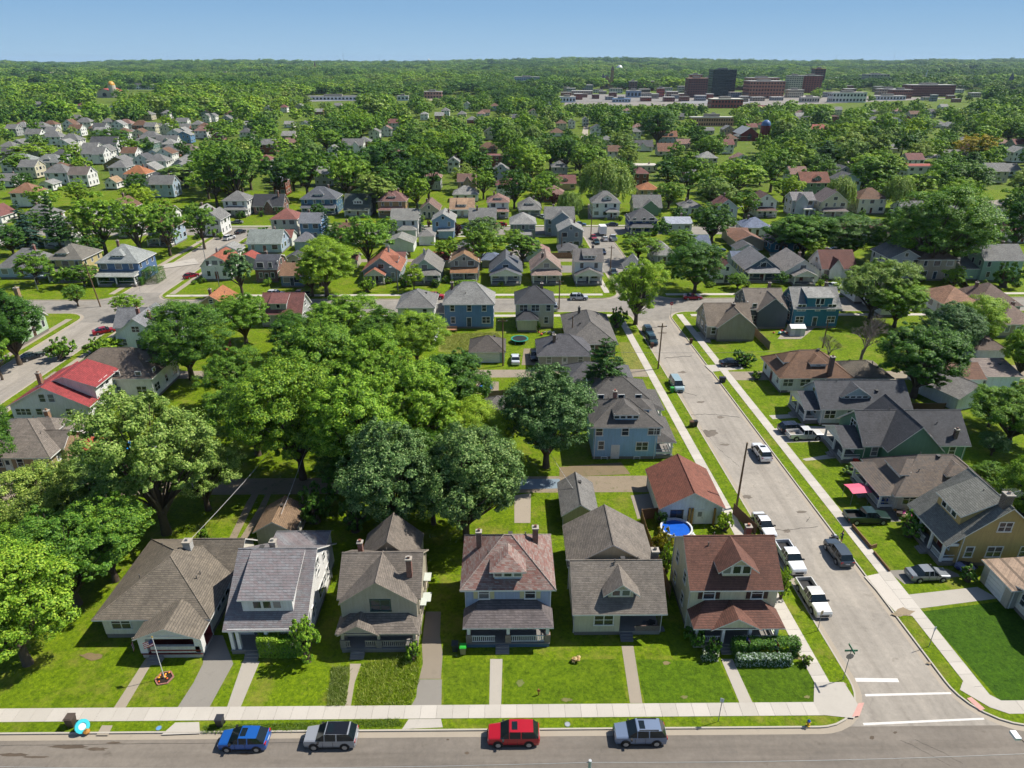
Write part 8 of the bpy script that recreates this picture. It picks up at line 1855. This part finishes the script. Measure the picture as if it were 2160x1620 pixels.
fence('brown board fence beside the grey hip-roofed shed', [(1072, 870), (1105, 868)], 1.7, '8a6444'); fence('old board fence below the pale blue garage', [(1030, 842), (1090, 838)], 1.6, '7a6a54'); fence('board fence behind the grey two-storey house', [(1160, 545), (1218, 545)], 1.8, '9a7c5c'); fence('red-brown fence at the left of the grove', [(488, 730), (480, 755), (500, 756)], 1.7, 'a85c34'); fence('board fence before the white gabled garage', [(818, 546), (866, 544)], 1.8, '86684c'); fence('dark fence by the pale green house', [(2020, 590), (2040, 615)], 1.6, '4a3a30'); fence('fence behind the pale blue bungalow', [(1900, 868), (1990, 868)], 1.6, '5c4434')
x, y = G(940, 697, .1); o = empty('timber_deck', (x, y, .12), 0, 'timber deck behind the blue two-storey house', 'deck'); DK = plain('b0805c', .8)
for i in range(6): MB().box(-2.6, 2.6, -1.3 + i * .44, -1.3 + i * .44 + .4, .5, .56).build('plank', DK, o)
for k in (-2.5, 0, 2.5): MB().box(k - .06, k + .06, -1.3, -1.18, 0, 1.45).build('post', DK, o)
MB().box(-2.5, 2.5, -1.28, -1.2, 1.3, 1.4).build('rail', DK, o)
x, y = G(190, 948, .1); o = empty('timber_deck', (x, y, .12), 0, 'red-stained deck beside the tan bungalow', 'deck'); DK = plain('b8543c', .8)
for i in range(8): MB().box(-3.2, 3.2, -2 + i * .52, -2 + i * .52 + .48, 1.0, 1.06).build('plank', DK, o)
for k in (-3.1, 0, 3.1): MB().box(k - .07, k + .07, -2, -1.86, 0, 2.0).build('post', DK, o)
MB().box(-3.1, 3.1, -1.98, -1.88, 1.85, 1.95).build('rail', DK, o)
def low_wall(label, pts, h=.55, color='8a6a48'):
    w = [G(p[0], p[1], .12) for p in pts]; o = empty('retaining_wall', (w[0][0], w[0][1], .12), 0, label, 'wall')
    for a, b in zip(w, w[1:]):
        d = Vector((b[0] - a[0], b[1] - a[1])); L = d.length; ang = math.atan2(d.y, d.x)
        for r_ in range(3): MB().box(.01 * r_, L, -.09 + .012 * r_, .09 - .012 * r_, h * r_ / 3, h * (r_ + 1) / 3 - .012).build('timber', plain(color, .9), o, (a[0] - w[0][0], a[1] - w[0][1], 0), ang)
low_wall('timber retaining wall along the upper lawn of the mustard house', [(1797, 1112), (1836, 1158), (1848, 1154)]); low_wall('timber edging along the lower lawn of the mustard house', [(1843, 1166), (1876, 1206)], .35)
# yard clutter
x, y = G(1803, 1055, .12); o = empty('canopy_tent', (x, y, .12), .1, 'faded pink canopy on poles in the cluttered yard', 'canopy'); 
for sx in (-1.25, 1.25):
    for sy in (-1, 1): MB().tube((sx, sy, 0), (sx, sy, 2.0), .03, .03, 6).build('leg', GALV, o)
MB().solid([[(-1.4, -1.15, 1.95), (1.4, -1.15, 1.95), (1.4, 0, 2.15), (-1.4, 0, 2.15)], [(1.4, 1.15, 1.95), (-1.4, 1.15, 1.95), (-1.4, 0, 2.15), (1.4, 0, 2.15)]], .04, 0, 0).build('canopy_cloth', plain('e0607c', .7, .85), o)
def heap(label, u, v, cols, n, rx, ry, name='junk_pile', cat='junk pile', part='item', seed=1, smax=.5):
    x, y = G(u, v, .12); o = empty(name, (x, y, .12), 0, label, cat); r_ = random.Random(seed)
    for i in range(n):
        s = r_.uniform(.22, smax); q = (r_.uniform(-rx, rx), r_.uniform(-ry, ry)); z = r_.uniform(0, .25) + .35 * (1 - abs(q[0]) / rx) * r_.random()
        m = MB()
        if r_.random() < .45: m.box(-s, s, -s * .7, s * .7, 0, s * r_.uniform(.6, 1.3))
        else: m.tube((0, 0, 0), (0, 0, s * .5), s * .7, s, 8).tube((0, 0, s * .5), (.04, .02, s * 1.1), s, s * .35, 8)
        m.build(part, plain(r_.choice(cols), .5, .8), o, (q[0], q[1], z), r_.uniform(0, 3))
heap('pile of boxes and toys in front of the dark green pickup', 1893, 1090, ['a8743c', 'c89858', 'd84c98', '3c2c28', 'e0d0a8', '2c4878', '88603c'], 14, 1.8, .9)
heap('blue tarp heap beside the white hip-roofed bungalow', 1862, 1066, ['1c50d0', '2460e0', '1840a8'], 7, 1.8, .5, 'tarp_heap', 'tarp', 'tarp_fold', 2, .7); heap('heap of dark rubbish bags beside the picket porch', 2030, 1200, ['2a3058', '1c1c28', '383868', '8890b8', '20242c'], 14, 1.5, .7, 'rubbish_heap', 'rubbish', 'bag', 3)
heap('scattered toys beside the round pool', 1452, 1128, ['e8e8f0', 'c868a0', '3058b8', 'f0f0f0'], 8, .9, .4, 'toy_pile', 'toys', 'toy', 4, .3); heap('white yard furniture behind the cream bungalow', 458, 1150, ['f0f0f0', 'e8e8ec', '7a4030'], 5, 1.0, .5, 'yard_furniture', 'furniture', 'piece', 5); heap('patio clutter behind the cream back-yard house', 1150, 705, ['c82828', 'f0f0f0', '2c3048', '8a8a8a'], 9, 2.4, .7, 'patio_clutter', 'furniture', 'piece', 6, .4); heap('porch clutter on the corner porch of the cream house', 1368, 1326, ['2a2c30', '4a4c50', '60646c', '383430'], 10, 1.4, .4, 'porch_clutter', 'furniture', 'piece', 7, .4)
heap('toys behind the dark slate house', 1652, 705, ['38a0b0', 'e0784c', 'f0f0f0', 'c83c3c'], 8, 2.2, .6, 'yard_toys', 'toys', 'toy', 8, .4); heap('dry brush pile in the middle of the front lawn', 1217, 1394, ['c8ac78', 'b89860', 'a88850'], 7, .35, .22, 'brush_pile', 'brush', 'twig_clump', 9, .26)
heap('items at the foot of the leafless tree', 1795, 775, ['d8d8d8', '4c6c94', 'c8b898'], 7, 2.0, .8, 'yard_clutter', 'furniture', 'piece', 10, .4); heap('clutter in the yard right of the large dark tree', 2010, 745, ['f0f0f8', '4878a8', 'e0a828', '888c90'], 9, 2.4, 1.0, 'back_yard_clutter', 'furniture', 'piece', 12, .6)
x, y = G(1663, 705, .12); o = empty('garden_shed', (x + 1.5, y, .12), 0, 'small white metal shed behind the teal house', 'shed'); MB().box(-1.6, 1.6, -1.2, 1.2, 0, 1.9).build('wall', plain('d8dce0', .5, .8), o); MB().solid(roof_faces('gx', -1.6, 1.6, -1.2, 1.2, 1.9, .5, .15, .1), .06).build('roof', [plain('e8eaec', .4, .8), plain('c8ccd0')], o); MB().box(-.6, .6, -1.24, -1.2, .05, 1.7).build('door', plain('b8c0c8', .5), o)
x, y = G(1136, 1466, .12); o = empty('marker_stake', (x, y, .12), 0, 'orange-brown wooden stake in the middle front lawn', 'stake'); MB().box(-.05, .05, -.04, .04, 0, .8).build('stake', plain('c08050', .8), o); MB().box(-.16, .16, -.06, -.04, .5, .75).build('tag', plain('b87848', .8), o)
for lb, u, v, c in (('light blue meter cover on the left verge', 335, 1536, '6ca8d8'), ('grey meter cover by the red crossover', 1046, 1532, 'b8c0c8'), ('grey meter cover right of the red crossover', 1197, 1528, 'a8b0b8')):
    x, y = G(u, v, .12); o = empty('meter_cover', (x, y, .12), 0, lb, 'meter cover'); disc(.22, .03, 12).build('lid', plain(c, .5), o); ring_mesh(.22, .27, 0, .035, 12).build('rim', GALV, o)
# television antenna on the mustard house chimney
gx_, gy_ = G(2130, 1090, 8.0); o = empty('tv_antenna', (58.5, 65.2, 8.3), .3, 'spidery television antenna above the mustard house chimney', 'antenna'); MB().tube((0, 0, -.6), (0, 0, 2.0), .03, .03, 5).build('mast', GALV, o)
for i in range(6): MB().tube((-.8 + i * .3, -1.0 + i * .08, 1.9), (-.8 + i * .3, 1.0 - i * .08, 1.9), .015, .015, 4).build('element', GALV, o)
MB().tube((-1, 0, 1.9), (1.0, 0, 1.9), .02, .02, 4).build('boom', GALV, o)
# overgrown front yard: tall grass nobody could count
def weeds(name, poly, n, hmin, hmax, mats, seed, label):
    w = [G(p[0], p[1], .12) for p in poly]; xs, ys = [p[0] for p in w], [p[1] for p in w]; r_ = np.random.default_rng(seed); out = []
    def inside(x, y):
        c = False
        for i in range(len(w)):
            (x1, y1), (x2, y2) = w[i - 1], w[i]
            if (y1 > y) != (y2 > y) and x < (x2 - x1) * (y - y1) / (y2 - y1) + x1: c = not c
        return c
    pos = []
    while len(pos) < n:
        x, y = r_.uniform(min(xs), max(xs)), r_.uniform(min(ys), max(ys))
        if inside(x, y): pos.append((x, y))
    m = MB()
    for i, (x, y) in enumerate(pos):
        h = r_.uniform(hmin, hmax); a = r_.uniform(0, 6.28); dx, dy = math.cos(a) * .035, math.sin(a) * .035; lx, ly = r_.normal(0, .14, 2)
        m.face([(x - dx, y - dy, .12), (x + dx, y + dy, .12), (x + lx, y + ly, .12 + h)])
    o = m.build(name, mats); tag(o, label, 'grass', kind='stuff')
weeds('tall_grass', [(762, 1402), (885, 1375), (884, 1440), (868, 1486), (748, 1488)], 5200, .15, .42, leafmat('weeds', '5c7a1c', '88a034', 'c0c478', .45, 1.0), 1, 'overgrown grass in the front yard of the beige house')
weeds('tall_grass', [(700, 1410), (738, 1404), (730, 1488), (690, 1490)], 2200, .15, .45, leafmat('weeds2', '4c6a24', '78904c', 'b0bc90', .45, 1.0), 2, 'greyish weeds left of the beige house path')
weeds('tall_grass', [(430, 1532), (840, 1517), (850, 1532), (430, 1546)], 5000, .05, .16, leafmat('weeds3', '4c6a14', '6c8a20', '90a038', .3, .8), 3, 'shaggy verge grass behind the parked silver crossover')
weeds('tall_grass', [(930, 705), (1050, 702), (1060, 716), (990, 742), (930, 738)], 5000, .2, .5, leafmat('weeds4', '7a8a34', 'a0a850', 'c8c080', .3, .8), 4, 'long pale grass behind the blue two-storey house')
# a person with a lawn mower beside the dark grey estate car
x, y = G(1774, 1143, .12)
def person(label, x, y, z, rz, shirt, trousers, skin='b88468', hair='2c2018', h=1.75):
    o = empty('person', (x, y, z), rz, label, 'person'); s = h / 1.75
    V = [(0, 0, .96), (0, .0, 1.18), (0, .02, 1.40), (0, .02, 1.50), (0, 0.0, 1.56), (.10, 0, .92), (.12, .03, .50), (.12, -.02, .09), (.12, .14, .05), (-.10, 0, .92), (-.12, -.02, .50), (-.12, -.06, .09), (-.12, .10, .05), (.19, .02, 1.40), (.26, .05, 1.13), (.24, .26, 1.0), (-.19, .02, 1.40), (-.26, .05, 1.13), (-.24, .26, 1.0)]
    E_ = [(0, 1), (1, 2), (2, 3), (3, 4), (0, 5), (5, 6), (6, 7), (7, 8), (0, 9), (9, 10), (10, 11), (11, 12), (2, 13), (13, 14), (14, 15), (2, 16), (16, 17), (17, 18)]
    rd = [.15, .13, .15, .06, .055, .09, .065, .045, .04, .09, .065, .045, .04, .07, .05, .035, .07, .05, .035]
    me = bpy.data.meshes.new('body'); me.from_pydata([tuple(c * s for c in v) for v in V], E_, []); me.update()
    b = put('body', me, o); b.modifiers.new('skin', 'SKIN')
    for i, r_ in enumerate(rd): me.skin_vertices[0].data[i].radius = (r_ * s, r_ * s * (.75 if i < 3 else 1))
    me.skin_vertices[0].data[0].use_root = True; b.modifiers.new('smooth', 'SUBSURF').render_levels = 2
    mt, t, bs = nodes('clothes_' + shirt); co = N(t, 'TexCoord').outputs['Object']; sx = N(t, 'SeparateXYZ'); t.links.new(co, sx.inputs[0])
    dv = N(t, 'Math', operation='DIVIDE'); t.links.new(sx.outputs[2], dv.inputs[0]); dv.inputs[1].default_value = 2.0
    r_ = ramp(t, dv.outputs[0], [(0.0, rgb('d8d8d8')), (.05, rgb(skin)), (.25, rgb(trousers)), (.47, rgb(shirt)), (.725, rgb(skin))]); r_.node.color_ramp.interpolation = 'CONSTANT'
    t.links.new(r_, bs.inputs['Base Color']); bs.inputs['Roughness'].default_value = .8; me.materials.append(mt)
    hd = MB(); pr_ = [(.02, -.11), (.075, -.08), (.088, 0), (.078, .07), (.04, .115), (.005, .125)]
    for (r0, z0), (r1, z1) in zip(pr_, pr_[1:]): hd.tube((0, 0, z0), (0, 0, z1), r0, r1, 12, caps=False)
    hd.box(-.015, .015, .07, .11, -.03, .02); hd.box(-.1, -.08, -.02, .02, -.03, .03).box(.08, .1, -.02, .02, -.03, .03)
    ho_ = hd.build('head', plain(skin, .6), o, (0, .02 * s, 1.66 * s), smooth=1.0)
    hr_ = MB(); pr_ = [(.094, .01), (.09, .06), (.06, .118), (.005, .135)]
    for (r0, z0), (r1, z1) in zip(pr_, pr_[1:]): hr_.tube((0, -.012, z0), (0, -.012, z1), r0, r1, 12, caps=False)
    hr_.build('hair', plain(hair, .7), ho_); 
    for sg in (-1, 1):
        f = MB(); hx = sg * .24; f.box(hx - .04, hx + .04, .26, .34, .96, 1.0)
        for k in range(4): f.tube((hx - .03 + k * .02, .34, .985), (hx - .03 + k * .02, .40 - .01 * abs(k - 1.5), .955), .010, .008, 5)
        f.tube((hx - sg * .04, .28, .98), (hx - sg * .065, .33, .955), .011, .009, 5); f.build('hand', plain(skin, .6), o)
    return o
person('person in dark blue shirt and black shorts standing behind a lawn mower', x, y, .12, R(70), '2c3c60', '181a22')
x, y = G(1763, 1136, .12); o = empty('lawn_mower', (x - .1, y + .1, .12), R(70), 'silver and black lawn mower on the verge beside the person', 'mower')
MB().box(-.28, .28, -.4, .4, .12, .3).build('deck', plain('2a2c30', .5), o); MB().tube((0, 0, .3), (0, 0, .52), .17, .15, 10).build('engine', plain('c8ccd4', .3, .85), o)
for sx in (-.3, .3):
    for sy in (-.33, .33): MB().tube((sx - .03, sy, .12), (sx + .03, sy, .12), .12, .12, 10).build('wheel', BLACK, o)
for sx in (-.22, .22): MB().tube((sx, -.38, .3), (sx, -1.0, .98), .015, .015, 6).build('handle', BLACK, o)

# ---------------------------------------------------------------- thin summer haze: one even volume round the whole place
hz = MB().box(-9500, 9500, -400, 13200, -3.0, 130.0)
hm = bpy.data.materials.new('haze'); hm.use_nodes = True; ht = hm.node_tree; ht.nodes.clear()
pv = ht.nodes.new('ShaderNodeVolumePrincipled'); pv.inputs['Color'].default_value = (0.55, 0.76, 1.0, 1); pv.inputs['Density'].default_value = 0.00004; pv.inputs['Anisotropy'].default_value = 0.1
ho = ht.nodes.new('ShaderNodeOutputMaterial'); ht.links.new(pv.outputs[0], ho.inputs['Volume'])
hzo = hz.build('haze', hm); tag(hzo, 'thin bluish summer haze over the whole town', 'haze', kind='stuff')
